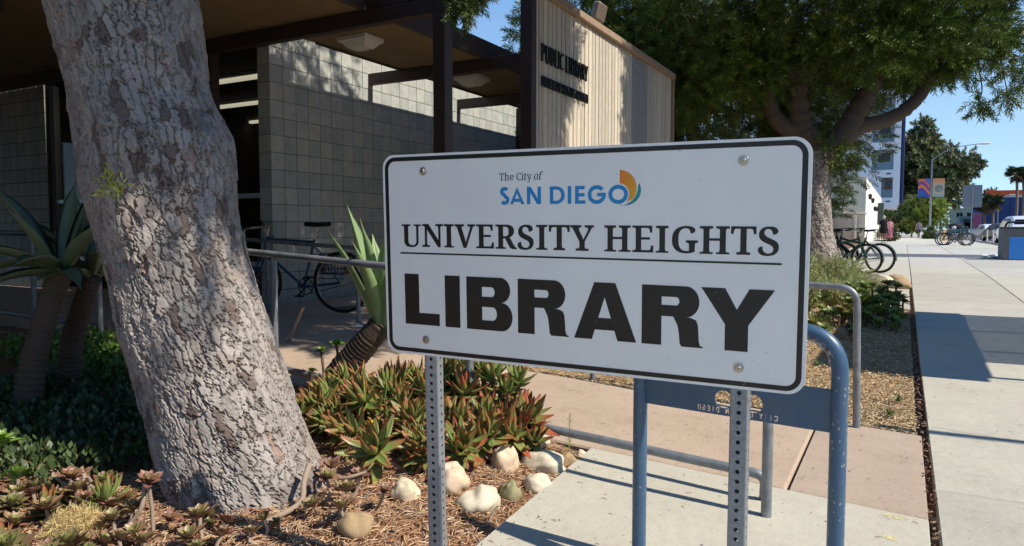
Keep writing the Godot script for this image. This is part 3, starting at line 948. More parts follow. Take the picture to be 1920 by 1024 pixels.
	for k in 3:
		var s: Array = spec[k]
		var o := thing("far_building", s[5], "building", Vector3(s[0], 0.35, s[1]))
		var m := mat(s[4], 0.85)
		var hs := []
		var nx := int(s[2] / 2.5)
		for i in nx:
			for j in int(s[3] / 3.0): hs.append([0.8 + i * 2.5, 2.3 + i * 2.5, 1.2 + j * 3.0, 2.6 + j * 3.0])
		wall_with_openings(o, "wall", m, 0.0, s[2], 0.0, s[3], 0.0, 0.3, hs)
		part("inner_wall", boxm(Vector3(s[2] - 0.2, s[3] - 0.2, 0.2), 0.0, Vector3(s[2] / 2, s[3] / 2, -0.9)), M.glass, o)
		part("side_wall", boxm(Vector3(0.3, s[3], 12.0), 0.0, Vector3(-0.152, s[3] / 2, -6.0)), m, o)
		part("roof", boxm(Vector3(s[2] + 0.4, 0.3, 12.0), 0.0, Vector3(s[2] / 2, s[3] + 0.15, -5.9)), m, o)
		if k == 0: part("penthouse", boxm(Vector3(7.0, 2.4, 8.0), 0.05, Vector3(6.5, s[3] + 1.5, -5.0)), m, o)
		if k == 2: part("awning", boxm(Vector3(8.0, 0.8, 1.4), 0.03, Vector3(4.5, 3.1, 0.7)), mat(Color(0.14, 0.17, 0.22), 0.8), o)
	var wp := thing("white_building", "plain white building across the street far behind the parked cars", "building", Vector3(34.0, 0.35, -140.0))
	wall_with_openings(wp, "wall", stucco, 0.0, 30.0, 0.0, 7.0, 0.0, 0.3, [[4.0, 6.0, 1.0, 3.0], [12.0, 14.0, 1.0, 3.0]])
	part("inner_wall", boxm(Vector3(29.0, 6.8, 0.2), 0.0, Vector3(15.0, 3.4, -1.0)), M.glass, wp)
	part("roof", boxm(Vector3(30.0, 0.3, 12.0), 0.0, Vector3(15.0, 7.15, -6.0)), stucco, wp)
	# unseen shopfronts added across the street to block low sky light
	for k in 3:
		var o := thing("added_shop_building", ["unseen tan shopfront building added across the street to darken the low sky", "unseen grey shopfront building added across the street, nearest opposite the library", "unseen brick-red shopfront building added across the street, behind the viewer"][k], "building", Vector3(21.0, 0.2, -30.0 + k * 17.0), -PI / 2)
		var hs := [[1.5, 6.5, 0.5, 2.8], [9.0, 14.0, 0.5, 2.8], [2.0, 3.6, 4.4, 6.2], [5.0, 6.6, 4.4, 6.2], [9.0, 10.6, 4.4, 6.2], [12.5, 14.1, 4.4, 6.2]]
		wall_with_openings(o, "wall", mat([Color(0.62, 0.55, 0.46), Color(0.50, 0.50, 0.50), Color(0.48, 0.30, 0.25)][k], 0.9), 0.0, 16.6, 0.0, [8.2, 9.5, 7.6][k], 0.0, 0.3, hs)
		part("inner_wall", boxm(Vector3(16.2, 7.4, 0.2), 0.0, Vector3(8.3, 3.7, -0.9)), M.glass, o)
		part("roof", boxm(Vector3(16.6, 0.3, 10.0), 0.0, Vector3(8.3, [8.36, 9.66, 7.76][k], -4.9)), M.roofing, o)
	# far trees
	var sp := sprig_mesh(16, 0.6, 0.42, 0.17, 0.2, 3)
	var t1 := thing("leafy_tree", "big dense dark green tree rising behind the street lamp, right of the white apartment block", "tree", Vector3(2.9, 0.35, -104.0))
	limb(t1, "trunk", [[Vector3(0, 0, 0), 0.4], [Vector3(0.2, 3, 0), 0.32], [Vector3(0.0, 6.0, 0.2), 0.25], [Vector3(-0.4, 10, 0), 0.1]], M.bark2)
	crown("crown", t1, sp, M.leaf, [[Vector3(-0.8, 12.0, 0), Vector3(2.2, 2.0, 2.2), 520], [Vector3(-1.6, 9.2, 0), Vector3(3.0, 2.6, 3.0), 900], [Vector3(1.6, 8.8, 0.2), Vector3(2.7, 2.4, 2.6), 800], [Vector3(0.2, 5.6, 0), Vector3(3.2, 2.3, 3.0), 900], [Vector3(2.9, 7.0, 0.0), Vector3(1.7, 1.1, 1.6), 260], [Vector3(4.1, 8.9, 0.0), Vector3(1.1, 0.5, 1.0), 90], [Vector3(-2.6, 5.6, 0), Vector3(2.2, 2.6, 2.0), 500]], Color(0.14, 0.165, 0.075), 1.0, 1.0, 71)
	var t2 := thing("young_tree", "small bright green tree before the big dark tree, below the banners", "tree", Vector3(2.3, 0.35, -84.0))
	limb(t2, "trunk", [[Vector3(0, 0, 0), 0.09], [Vector3(0.1, 1.3, 0), 0.07], [Vector3(0, 3.2, 0.1), 0.04]], M.bark2)
	crown("crown", t2, sp, M.leaf, [[Vector3(-0.3, 2.9, 0), Vector3(1.3, 1.1, 1.3), 380], [Vector3(0.6, 2.2, 0.1), Vector3(1.5, 1.0, 1.3), 330], [Vector3(-0.2, 3.9, 0), Vector3(0.8, 0.6, 0.8), 150], [Vector3(-1.3, 1.9, 0.0), Vector3(1.0, 0.8, 1.0), 200]], Color(0.20, 0.27, 0.05), 1.0, 0.62, 72)
	var t3 := thing("young_tree", "olive tree with a white painted stem between the apartment block and the small bright tree", "tree", Vector3(0.7, 0.35, -88.0))
	limb(t3, "trunk", [[Vector3(0, 0, 0), 0.11], [Vector3(0.05, 1.3, 0), 0.10], [Vector3(0, 3.4, 0.1), 0.05]], M.white_paint)
	crown("crown", t3, sp, M.leaf, [[Vector3(0.1, 3.3, 0), Vector3(1.3, 1.1, 1.5), 400], [Vector3(0.6, 2.5, 0.0), Vector3(1.3, 0.9, 1.2), 260], [Vector3(-0.9, 1.8, 0.0), Vector3(1.0, 0.9, 1.2), 250], [Vector3(-0.2, 1.6, -1.0), Vector3(1.5, 0.9, 0.6), 240]], Color(0.15, 0.18, 0.055), 1.0, 0.66, 73)
	var t4 := thing("dark_bush", "tall dark green bush under the overhang of the white apartment block", "shrub", Vector3(-1.2, 0.35, -86.0))
	crown("foliage", t4, sp, M.leaf, [[Vector3(0, 1.8, 0), Vector3(1.3, 0.8, 1.3), 380], [Vector3(1.1, 1.4, 0), Vector3(1.1, 1.0, 1.2), 300], [Vector3(-0.5, 2.2, 0.0), Vector3(0.8, 0.5, 0.9), 130]], Color(0.08, 0.125, 0.045), 1.0, 0.62, 74)
	var t5 := thing("round_bush", "rounded olive bush beside the woman in black on the sidewalk", "shrub", Vector3(-0.75, 0.33, -57.5))
	crown("foliage", t5, sp, M.leaf, [[Vector3(0, 0.55, 0), Vector3(0.5, 0.6, 0.5), 300]], Color(0.12, 0.12, 0.04), 1.0, 0.3, 75)
	var t6 := thing("low_bush", "low green bush at the foot of the small bright tree, left of the yellow hydrant", "shrub", Vector3(2.0, 0.35, -74.0))
	crown("foliage", t6, sp, M.leaf, [[Vector3(0, 0.4, 0), Vector3(0.8, 0.45, 0.7), 330]], Color(0.07, 0.11, 0.03), 1.0, 0.32, 76)
	var t7 := thing("cypress_tree", "narrow dark tree standing behind the blue building", "tree", Vector3(15.2, 0.35, -172.0))
	limb(t7, "trunk", [[Vector3(0, 0, 0), 0.4], [Vector3(0.1, 4, 0), 0.3], [Vector3(0, 8, 0), 0.1]], M.bark2)
	crown("crown", t7, sp, M.leaf, [[Vector3(0, 6.0, 0), Vector3(1.7, 1.8, 1.7), 260], [Vector3(0.2, 8.6, 0), Vector3(0.9, 1.4, 0.9), 130]], Color(0.05, 0.07, 0.035), 1.0, 1.2, 77)
	# palms
	var fr := frond_mesh()
	var pl := [[Vector3(12.9, 0.35, -115.6), 8.4, 1.1, "taller fan palm of the pair in front of the blue building"], [Vector3(13.7, 0.35, -116.2), 8.1, 0.95, "shorter fan palm of the pair in front of the blue building"], [Vector3(10.7, 0.35, -120.0), 4.9, 1.25, "low feathery palm in front of the blue wall, left of the tall palm pair"], [Vector3(9.9, 0.35, -122.0), 4.3, 1.0, "lowest feathery palm, leftmost against the blue wall"]]
	for k in 4:
		var o := thing("palm_tree", pl[k][3], "palm", pl[k][0], 0.0, "palms across the street")
		limb(o, "trunk", [[Vector3.ZERO, 0.24], [Vector3(0.15, pl[k][1] * 0.5, 0), 0.16], [Vector3(0.0, pl[k][1] - 0.3, 0), 0.17]], M.palm_trunk, 8)
		var xfs := []
		var cols := []
		rng.seed = 90 + k
		for i in 46:
			var az := rng.randf() * TAU
			var el := rng.randf_range(-1.1, 1.2)
			var s: float = pl[k][2] * rng.randf_range(0.75, 1.1)
			xfs.append(Transform3D(Basis(Vector3.UP, az) * Basis(Vector3(0, 0, 1), el) * Basis(Vector3(1, 0, 0), rng.randf_range(-0.6, 0.6)) * Basis.from_scale(Vector3.ONE * s), Vector3(0, pl[k][1] - 0.2, 0)))
			cols.append(Color(0.06, 0.09, 0.03) if el > -0.4 else Color(0.20, 0.15, 0.08))
		scatter("crown", fr, M.leaf, xfs, cols, o)

func frond_mesh() -> ArrayMesh:
	var b := MB.new()
	for i in 11:
		var a := (i - 5) * 0.24
		var o := Vector3(0.45, 0, 0)
		var d := Vector3(cos(a), -0.12 * absf(a), sin(a))
		var s := Vector3(-sin(a), 0.3, cos(a)) * 0.045
		b.tri(o, o + d * 0.45 + s, o + d * 0.9 + Vector3(0, -0.22, 0))
		b.tri(o, o + d * 0.9 + Vector3(0, -0.22, 0), o + d * 0.45 - s)
	b.rod(Vector3.ZERO, Vector3(0.45, 0, 0), 0.02, 3)
	return b.mesh()

func arc(c: Vector2, rx: float, ry: float, a0: float, a1: float, n := 20) -> PackedVector2Array:   # degrees
	var p := PackedVector2Array()
	for i in n + 1:
		var a := deg_to_rad(lerpf(a0, a1, float(i) / n))
		p.append(c + Vector2(cos(a) * rx, sin(a) * ry))
	return p

func rrect(w: float, h: float, r: float, n := 8) -> PackedVector2Array:
	var p := PackedVector2Array()
	for q: Array in [[w - r, h - r, 0], [-w + r, h - r, 90], [-w + r, -h + r, 180], [w - r, -h + r, 270]]:
		p.append_array(arc(Vector2(q[0], q[1]), r, r, q[2], q[2] + 90, n))
	return p

func V(a: Array) -> PackedVector2Array:
	var p := PackedVector2Array()
	for i in range(0, a.size(), 2): p.append(Vector2(a[i], a[i + 1]))
	return p

# heavy grotesque capitals in the box x0..x1, y0 (base)..y1 (cap), stem width s
func heavy_letter(b: MB, ch: String, x0: float, x1: float, y0: float, y1: float, s: float, d0: float, d1: float) -> void:
	var h := y1 - y0
	var w := x1 - x0
	match ch:
		"L": b.poly(V([x0, y0, x1, y0, x1, y0 + h * 0.235, x0 + s, y0 + h * 0.235, x0 + s, y1, x0, y1]), d0, d1)
		"I": b.poly(V([x0, y0, x1, y0, x1, y1, x0, y1]), d0, d1)
		"B", "R":
			b.poly(V([x0, y0, x0 + s, y0, x0 + s, y1, x0, y1]), d0, d1)
			var ym := y0 + h * (0.535 if ch == "B" else 0.49)
			var bowls := [[ym, y1, x1 - w * 0.045]]
			if ch == "B": bowls.append([y0, ym, x1])
			else: bowls[0][2] = x1 - w * 0.05
			for q: Array in bowls:
				var bot: float = q[0]
				var top: float = q[1]
				var hh := top - bot
				var r := hh / 2
				var bar := h * 0.185
				var half := bar * 0.52
				var lo := half if bot > y0 + 0.001 else bar
				var hi := half if top < y1 - 0.001 else bar
				if ch == "R": lo = bar * 1.0
				var xc: float = q[2] - r * 0.86
				var outer := PackedVector2Array([Vector2(x0 + s, bot)])
				outer.append_array(arc(Vector2(xc, (bot + top) / 2), r * 0.86, r, -90, 90, 20))
				outer.append(Vector2(x0 + s, top))
				var iy0 := bot + lo
				var iy1 := top - hi
				var ir := (iy1 - iy0) / 2
				var xi: float = q[2] - s * 0.97 - ir * 0.75
				var inner := PackedVector2Array([Vector2(x0 + s, iy0)])
				inner.append_array(arc(Vector2(maxf(xi, x0 + s), (iy0 + iy1) / 2), minf(ir * 0.75, 1.0), ir, -90, 90, 20))
				inner.append(Vector2(x0 + s, iy1))
				b.strip(outer, inner, d1)
			if ch == "R":
				var lx := x1 - w * 0.03
				b.poly(V([x0 + w * 0.50, ym, x1 - w * 0.20, ym, x1 - w * 0.10, ym - h * 0.04, lx - w * 0.04, ym - h * 0.11, lx - w * 0.03, ym - h * 0.22, lx - w * 0.02, y0 + h * 0.10, lx, y0 + h * 0.035, x1 + w * 0.015, y0 + h * 0.02, x1 + w * 0.015, y0, x1 - w * 0.33, y0, x1 - w * 0.36, y0 + h * 0.05, x1 - w * 0.375, y0 + h * 0.22, x1 - w * 0.40, ym - h * 0.14, x0 + w * 0.53, ym - h * 0.0]), d0, d1)
		"A":
			var cx := (x0 + x1) / 2
			for m: float in [-1.0, 1.0]:
				b.poly(V([cx, y1, cx + m * w * 0.168, y1, cx + m * w * 0.5, y0, cx + m * w * 0.205, y0, cx + m * w * 0.157, y0 + h * 0.175, cx, y0 + h * 0.175, cx, y0 + h * 0.385, cx + m * w * 0.102, y0 + h * 0.385, cx, y0 + h * 0.745]), d0, d1)
		"Y":
			var cx := (x0 + x1) / 2
			b.poly(V([cx - s * 0.53, y0, cx + s * 0.53, y0, cx + s * 0.53, y0 + h * 0.42, x1, y1, x1 - w * 0.335, y1, cx, y0 + h * 0.665, x0 + w * 0.335, y1, x0, y1, cx - s * 0.53, y0 + h * 0.42]), d0, d1)

func band(b: MB, mid: PackedVector2Array, w: float, z: float) -> void:
	var l := PackedVector2Array()
	var r := PackedVector2Array()
	for i in mid.size():
		var t := (mid[mini(i + 1, mid.size() - 1)] - mid[maxi(i - 1, 0)]).normalized()
		var nn := Vector2(-t.y, t.x) * w / 2
		l.append(mid[i] + nn)
		r.append(mid[i] - nn)
	b.strip(l, r, z)

func geometric_text(b: MB, s: String, boxes: Array, y0: float, y1: float, w: float, z0: float) -> void:
	var h := y1 - y0
	for k in s.length():
		var x0: float = boxes[k][0]
		var x1: float = boxes[k][1]
		var cx := (x0 + x1) / 2
		var cy := (y0 + y1) / 2
		var z := z0
		match s[k]:
			"O": b.strip(arc(Vector2(cx, cy), (x1 - x0) / 2, h / 2 * 1.05, 0, 360, 32), arc(Vector2(cx, cy), (x1 - x0) / 2 - w, h / 2 * 1.05 - w, 0, 360, 32), z)
			"G":
				b.strip(arc(Vector2(cx, cy), (x1 - x0) / 2, h / 2 * 1.05, 40, 360, 28), arc(Vector2(cx, cy), (x1 - x0) / 2 - w, h / 2 * 1.05 - w, 40, 360, 28), z)
				band(b, V([cx + 0.001, cy, x1, cy]), w * 0.9, z + 0.00004)
			"D":
				band(b, V([x0 + w / 2, y0, x0 + w / 2, y1]), w, z)
				var o := PackedVector2Array([Vector2(x0 + w, y0)])
				o.append_array(arc(Vector2(x1 - h / 2, cy), h / 2, h / 2, -90, 90, 20))
				o.append(Vector2(x0 + w, y1))
				var i := PackedVector2Array([Vector2(x0 + w, y0 + w * 0.85)])
				i.append_array(arc(Vector2(x1 - h / 2, cy), h / 2 - w, h / 2 - w * 0.85, -90, 90, 20))
				i.append(Vector2(x0 + w, y1 - w * 0.85))
				b.strip(o, i, z)
			"I": band(b, V([cx, y0, cx, y1]), w, z)
			"E":
				band(b, V([x0 + w / 2, y0, x0 + w / 2, y1]), w, z)
				for q: float in [y0 + w * 0.44, cy, y1 - w * 0.44]: band(b, V([x0 + w, q, x1 - (0.002 if q > y0 + w else 0.0), q]), w * 0.88, z)
			"N":
				band(b, V([x0 + w / 2, y0, x0 + w / 2, y1]), w, z)
				band(b, V([x1 - w / 2, y0, x1 - w / 2, y1]), w, z)
				b.poly(V([x0, y1, x1 - w * 1.15, y0, x1, y0, x0 + w * 1.15, y1]), 0, z + 0.00004, Transform3D(), false)
			"A":
				b.poly(V([x0, y0, x0 + w * 0.95, y0, cx, y1 - w * 1.6, cx, y1]), 0, z, Transform3D(), false)
				b.poly(V([x1 - w * 0.95, y0, x1, y0, cx, y1, cx, y1 - w * 1.6]), 0, z, Transform3D(), false)
				band(b, V([x0 + w * 1.3, y0 + h * 0.23, x1 - w * 1.3, y0 + h * 0.23]), w * 0.85, z + 0.00004)
			"S":
				var p := arc(Vector2(cx, y1 - h * 0.255), (x1 - x0) / 2 - w * 0.5, h * 0.26 - w * 0.42, 35, 250, 14)
				p.append_array(arc(Vector2(cx - 0.0005, y0 + h * 0.26), (x1 - x0) / 2 - w * 0.45, h * 0.28 - w * 0.42, 70, -145, 14))
				band(b, p, w, z)

func fit_text(s: String, font: String, weight: int, x0: float, x1: float, y0: float, y1: float, z: float, par: Node, m: Material, ref := "", skew := 0.0) -> void:
	var t := text_mesh(s, font, weight, 0.02)
	var bb := t.get_aabb()
	var rb := bb
	if ref != "": rb = text_mesh(ref, font, weight, 0.02).get_aabb()
	var sx := (x1 - x0) / bb.size.x
	var sy := (y1 - y0) / rb.size.y
	var bs := Basis(Vector3(sx, 0, 0), Vector3(skew * sy, sy, 0), Vector3(0, 0, 0.0006 / bb.size.z))
	# base line of the reference capitals
	var off := Vector3(x0, y0, z) - bs * Vector3(bb.position.x, rb.position.y, bb.get_center().z)
	# bake, so that no node carries a shear
	var src := t.get_mesh_arrays()
	var vs: PackedVector3Array = src[Mesh.ARRAY_VERTEX]
	var ns: PackedVector3Array = src[Mesh.ARRAY_NORMAL]
	for i in vs.size():
		vs[i] = bs * vs[i] + off
	var arr := []
	arr.resize(Mesh.ARRAY_MAX)
	arr[Mesh.ARRAY_VERTEX] = vs
	arr[Mesh.ARRAY_NORMAL] = ns
	arr[Mesh.ARRAY_INDEX] = src[Mesh.ARRAY_INDEX]
	var am := ArrayMesh.new()
	am.add_surface_from_arrays(Mesh.PRIMITIVE_TRIANGLES, arr)
	part("lettering", am, m, par)

# square tube with a row of punched holes in each face
func punched_post(length: float, a: float) -> ArrayMesh:
	var b := MB.new()
	var pitch := 0.0254
	var n := int(length / pitch)
	var r := 0.0056
	var th := 0.0026
	var h := a / 2
	var rc := 0.004
	for f in 4:
		var bs := Basis(Vector3.UP, f * PI / 2)
		for i in n:
			var yc := (i + 0.5) * pitch
			var hole := []
			var edge := []
			for k in 12:
				var an := TAU * k / 12.0
				var d := Vector2(cos(an), sin(an))
				hole.append(d * r)
				var sc := minf((h - rc) / maxf(absf(d.x), 0.0001), (pitch / 2) / maxf(absf(d.y), 0.0001))
				edge.append(d * sc)
			# corners of the cell
			for k in 12:
				var j := (k + 1) % 12
				var p0: Vector2 = hole[k]
				var p1: Vector2 = hole[j]
				var e0: Vector2 = edge[k]
				var e1: Vector2 = edge[j]
				var q := func(v2: Vector2, z: float) -> Vector3: return bs * Vector3(v2.x, v2.y + yc, z)
				b.quad(q.call(p0, h), q.call(e0, h), q.call(e1, h), q.call(p1, h))
				if absf(absf(e0.x) - absf(e1.x)) > 0.0005 and absf(absf(e0.y) - absf(e1.y)) > 0.0005:
					var cn := Vector2(signf(e0.x + e1.x) * (h - rc), signf(e0.y + e1.y) * pitch / 2)
					b.tri(q.call(e0, h), q.call(cn, h), q.call(e1, h))
				b.quad(q.call(p0, h), q.call(p1, h), q.call(p1, h - th), q.call(p0, h - th))
		# rounded corner and inner face
		var L := n * pitch
		var rows := []
		for yy: float in [0.0, L]:
			var ring := PackedVector3Array()
			for k in 5:
				var an := PI / 2 * (1.0 - k / 4.0)
				ring.append(bs * Vector3(h - rc + cos(an) * rc, yy, h - rc + sin(an) * rc))
			rows.append(ring)
		b.grid(rows)
	return b.mesh()

func build_sign() -> void:
	var X := Vector3(0.9994, -0.0095, -0.034)
	var Y := Vector3(0.0095, 0.9991, 0.040)
	X = X.normalized()
	Y = (Y - X * X.dot(Y)).normalized()
	var Z := X.cross(Y)
	var s := Node3D.new()
	s.name = "library_sign"
	add_child(s)
	s.transform = Transform3D(Basis(X, Y, Z), Vector3(-0.801, 1.115, -1.759))
	tag(s, "white rounded metal sign on two punched steel posts reading University Heights Library", "sign")
	var out := rrect(0.6096, 0.3048, 0.041)
	var b := MB.new()
	b.poly(out, -0.0025, 0.0, Transform3D())
	var pan := part("panel", b.mesh(), M.sign_white, s)
	b = MB.new()
	# folded rim behind the sheet
	var inn := rrect(0.6066, 0.3018, 0.038)
	for i in out.size():
		var j := (i + 1) % out.size()
		b.quad(Vector3(out[i].x, out[i].y, -0.011), Vector3(out[j].x, out[j].y, -0.011), Vector3(out[j].x, out[j].y, -0.0026), Vector3(out[i].x, out[i].y, -0.0026))
		b.quad(Vector3(inn[j].x, inn[j].y, -0.011), Vector3(inn[i].x, inn[i].y, -0.011), Vector3(inn[i].x, inn[i].y, -0.0026), Vector3(inn[j].x, inn[j].y, -0.0026))
		b.quad(Vector3(inn[i].x, inn[i].y, -0.011), Vector3(inn[j].x, inn[j].y, -0.011), Vector3(out[j].x, out[j].y, -0.011), Vector3(out[i].x, out[i].y, -0.011))
	part("rim", b.mesh(), M.sign_edge, s)
	b = MB.new()
	b.strip(rrect(0.6012, 0.2975, 0.036), rrect(0.5883, 0.2852, 0.024), 0.0005, true)
	part("border", b.mesh(), M.ink, pan)
	b = MB.new()
	var y0 := -0.2105
	var y1 := -0.0555
	var lay := [["L", -0.5373, -0.4126], ["I", -0.3925, -0.3405], ["B", -0.3178, -0.1668], ["R", -0.1496, 0.0035], ["A", 0.0215, 0.1965], ["R", 0.2108, 0.3665], ["Y", 0.3626, 0.5366]]
	for q: Array in lay:
		b = MB.new()
		heavy_letter(b, q[0], q[1], q[2], y0, y1, 0.052, 0.0002, 0.0007)
		part("letter", b.mesh(), M.ink, pan)
	b = MB.new()
	b.poly(V([-0.5504, 0.0052, 0.5501, 0.0052, 0.5501, 0.0102, -0.5504, 0.0102]), 0.0002, 0.0006)
	part("rule", b.mesh(), M.ink, pan)
	fit_text("UNIVERSITY", "Droid Serif", 700, -0.5445, 0.0785, 0.0262, 0.0965, 0.0005, pan, M.ink)
	fit_text("HEIGHTS", "Droid Serif", 700, 0.1075, 0.5425, 0.0262, 0.0965, 0.0005, pan, M.ink)
	fit_text("The City", "Droid Serif", 400, -0.204, -0.1035, 0.2200, 0.2415, 0.0005, pan, M.ink, "Th")
	fit_text("of", "Droid Serif", 400, -0.0975, -0.0735, 0.2200, 0.2430, 0.0005, pan, M.ink, "f", 0.2)
	b = MB.new()
	var u := func(z: float) -> float: return -0.2029 + (z - 105.0) * 0.0002432
	var lb := [[105, 228], [235, 420], [452, 628], [737, 918], [953, 996], [1040, 1162], [1188, 1398], [1425, 1645]]
	for k in 8:
		b = MB.new()
		geometric_text(b, "SANDIEGO"[k], [[u.call(lb[k][0]), u.call(lb[k][1])]], 0.1535, 0.2010, 0.0104, 0.0005)
		part("letter", b.mesh(), M.ink_blue, pan)
	# the two sail shapes round the last letter
	var oc := Vector2(0.1455, 0.1772)
	b = MB.new()
	var outer := PackedVector2Array()
	var inner := PackedVector2Array()
	for i in 25:
		var t := i / 24.0
		outer.append(arc(Vector2(0.1488, 0.1935), 0.0455, 0.0462, lerpf(90, -42, t), 0, 1)[0])
		inner.append(arc(oc, 0.0292, 0.0292, lerpf(83, -48, t), 0, 1)[0])
	outer[24] = Vector2(0.1680, 0.1565)
	inner[24] = Vector2(0.1650, 0.1550)
	for i in 24:
		b.col = Color(1.0, lerpf(0.62, 1.25, i / 24.0), lerpf(0.7, 1.0, i / 24.0))
		b.strip(outer.slice(i, i + 2), inner.slice(i, i + 2), 0.0005)
	part("logo", b.mesh(), M.ink_orange, pan)
	b = MB.new()
	outer = PackedVector2Array()
	inner = PackedVector2Array()
	for i in 25:
		var t := i / 24.0
		outer.append(arc(Vector2(0.1645, 0.1870), 0.0415, 0.0385, lerpf(28, -116, t), 0, 1)[0])
		inner.append(arc(Vector2(0.1500, 0.1960), 0.0478, 0.0475, lerpf(8, -92, t), 0, 1)[0])
	inner[0] = outer[0]
	inner[24] = outer[24]
	b.strip(outer, inner, 0.0005)
	part("logo", b.mesh(), M.ink_teal, pan)
	# chips in the printing
	b = MB.new()
	rng.seed = 8
	for q: Array in [[0.105, -0.17, 0.03], [0.395, -0.068, 0.018], [0.46, -0.29, 0.02], [0.2, -0.24, 0.1]]:
		for k in 5:
			var c := Vector2(q[0] + rng.randfn() * q[2] * 0.6, q[1] + rng.randfn() * q[2] * 0.3)
			b.poly(arc(c, rng.randf_range(0.0005, 0.0012), rng.randf_range(0.0004, 0.0010), 0, 300, 5), 0, 0.00085, Transform3D(), false)
	part("paint_chips", b.mesh(), mat(Color(0.72, 0.73, 0.74), 0.6), pan).set_meta("kind", "stuff")
	# bolts
	for q: Array in [[-0.4600, 0.2533], [0.4575, 0.2536], [-0.4636, -0.2560], [0.4565, -0.2518]]:
		b = MB.new()
		b.lathe([Vector2(0, 0.0), Vector2(0.0125, 0.0), Vector2(0.0125, 0.0014), Vector2(0.0118, 0.002), Vector2(0.0075, 0.0022)], 20)
		var bo := part("bolt", b.mesh(), M.steel, s, Transform3D(Basis(Vector3(1, 0, 0), PI / 2), Vector3(q[0], q[1], 0.0003)))
		b = MB.new()
		b.lathe([Vector2(0.0079, 0.002), Vector2(0.0079, 0.0062), Vector2(0.0066, 0.0074), Vector2(0, 0.0078)], 6)
		part("head", b.mesh(), M.steel, bo, Transform3D(Basis(Vector3.UP, q[0] * 7.0), Vector3.ZERO))
	# posts
	var pm := punched_post(1.78, 0.0445)
	for q: Array in [[-0.4600, 0.16], [0.4575, 0.0]]:
		part("post", pm, M.galv, s, Transform3D(Basis(Vector3.UP, q[1]), Vector3(q[0], 0.296 - 1.77, -0.0345)))

# stencil letters as lists of strokes in a box 0..1 x 0..1
func stencil(ch: String) -> Array:
	match ch:
		"C": return [[0.15, 0.15, 0.15, 0.85], [0.15, 0.92, 0.85, 0.92], [0.15, 0.08, 0.85, 0.08], [0.9, 0.75, 0.9, 0.95], [0.9, 0.05, 0.9, 0.25]]
		"I": return [[0.5, 0, 0.5, 1]]
		"T": return [[0.0, 0.93, 1.0, 0.93], [0.5, 0.0, 0.5, 0.8]]
		"Y": return [[0.05, 1.0, 0.45, 0.5], [0.95, 1.0, 0.55, 0.5], [0.5, 0.0, 0.5, 0.42]]
		"O": return [[0.1, 0.15, 0.1, 0.85], [0.9, 0.15, 0.9, 0.85], [0.1, 0.93, 0.4, 0.96], [0.6, 0.96, 0.9, 0.93], [0.1, 0.07, 0.4, 0.04], [0.6, 0.04, 0.9, 0.07]]
		"F": return [[0.12, 0, 0.12, 1], [0.12, 0.93, 0.9, 0.93], [0.12, 0.5, 0.75, 0.5]]
		"S": return [[0.1, 0.93, 0.9, 0.93], [0.1, 0.93, 0.1, 0.55], [0.1, 0.5, 0.9, 0.5], [0.9, 0.5, 0.9, 0.1], [0.1, 0.07, 0.9, 0.07]]
		"A": return [[0.05, 0, 0.42, 1], [0.95, 0, 0.58, 1], [0.35, 0.3, 0.65, 0.3]]
		"N": return [[0.1, 0, 0.1, 1], [0.9, 0, 0.9, 1], [0.14, 0.95, 0.86, 0.05]]
		"D": return [[0.12, 0.0, 0.12, 1.0], [0.3, 0.95, 0.7, 0.9], [0.7, 0.9, 0.92, 0.65], [0.92, 0.65, 0.92, 0.35], [0.92, 0.35, 0.7, 0.1], [0.7, 0.1, 0.3, 0.05]]
		"E": return [[0.12, 0, 0.12, 1], [0.12, 0.93, 0.9, 0.93], [0.12, 0.5, 0.75, 0.5], [0.12, 0.07, 0.9, 0.07]]
		"G": return [[0.12, 0.15, 0.12, 0.85], [0.12, 0.93, 0.88, 0.93], [0.12, 0.07, 0.88, 0.07], [0.9, 0.1, 0.9, 0.45], [0.6, 0.48, 0.9, 0.48]]
	return []

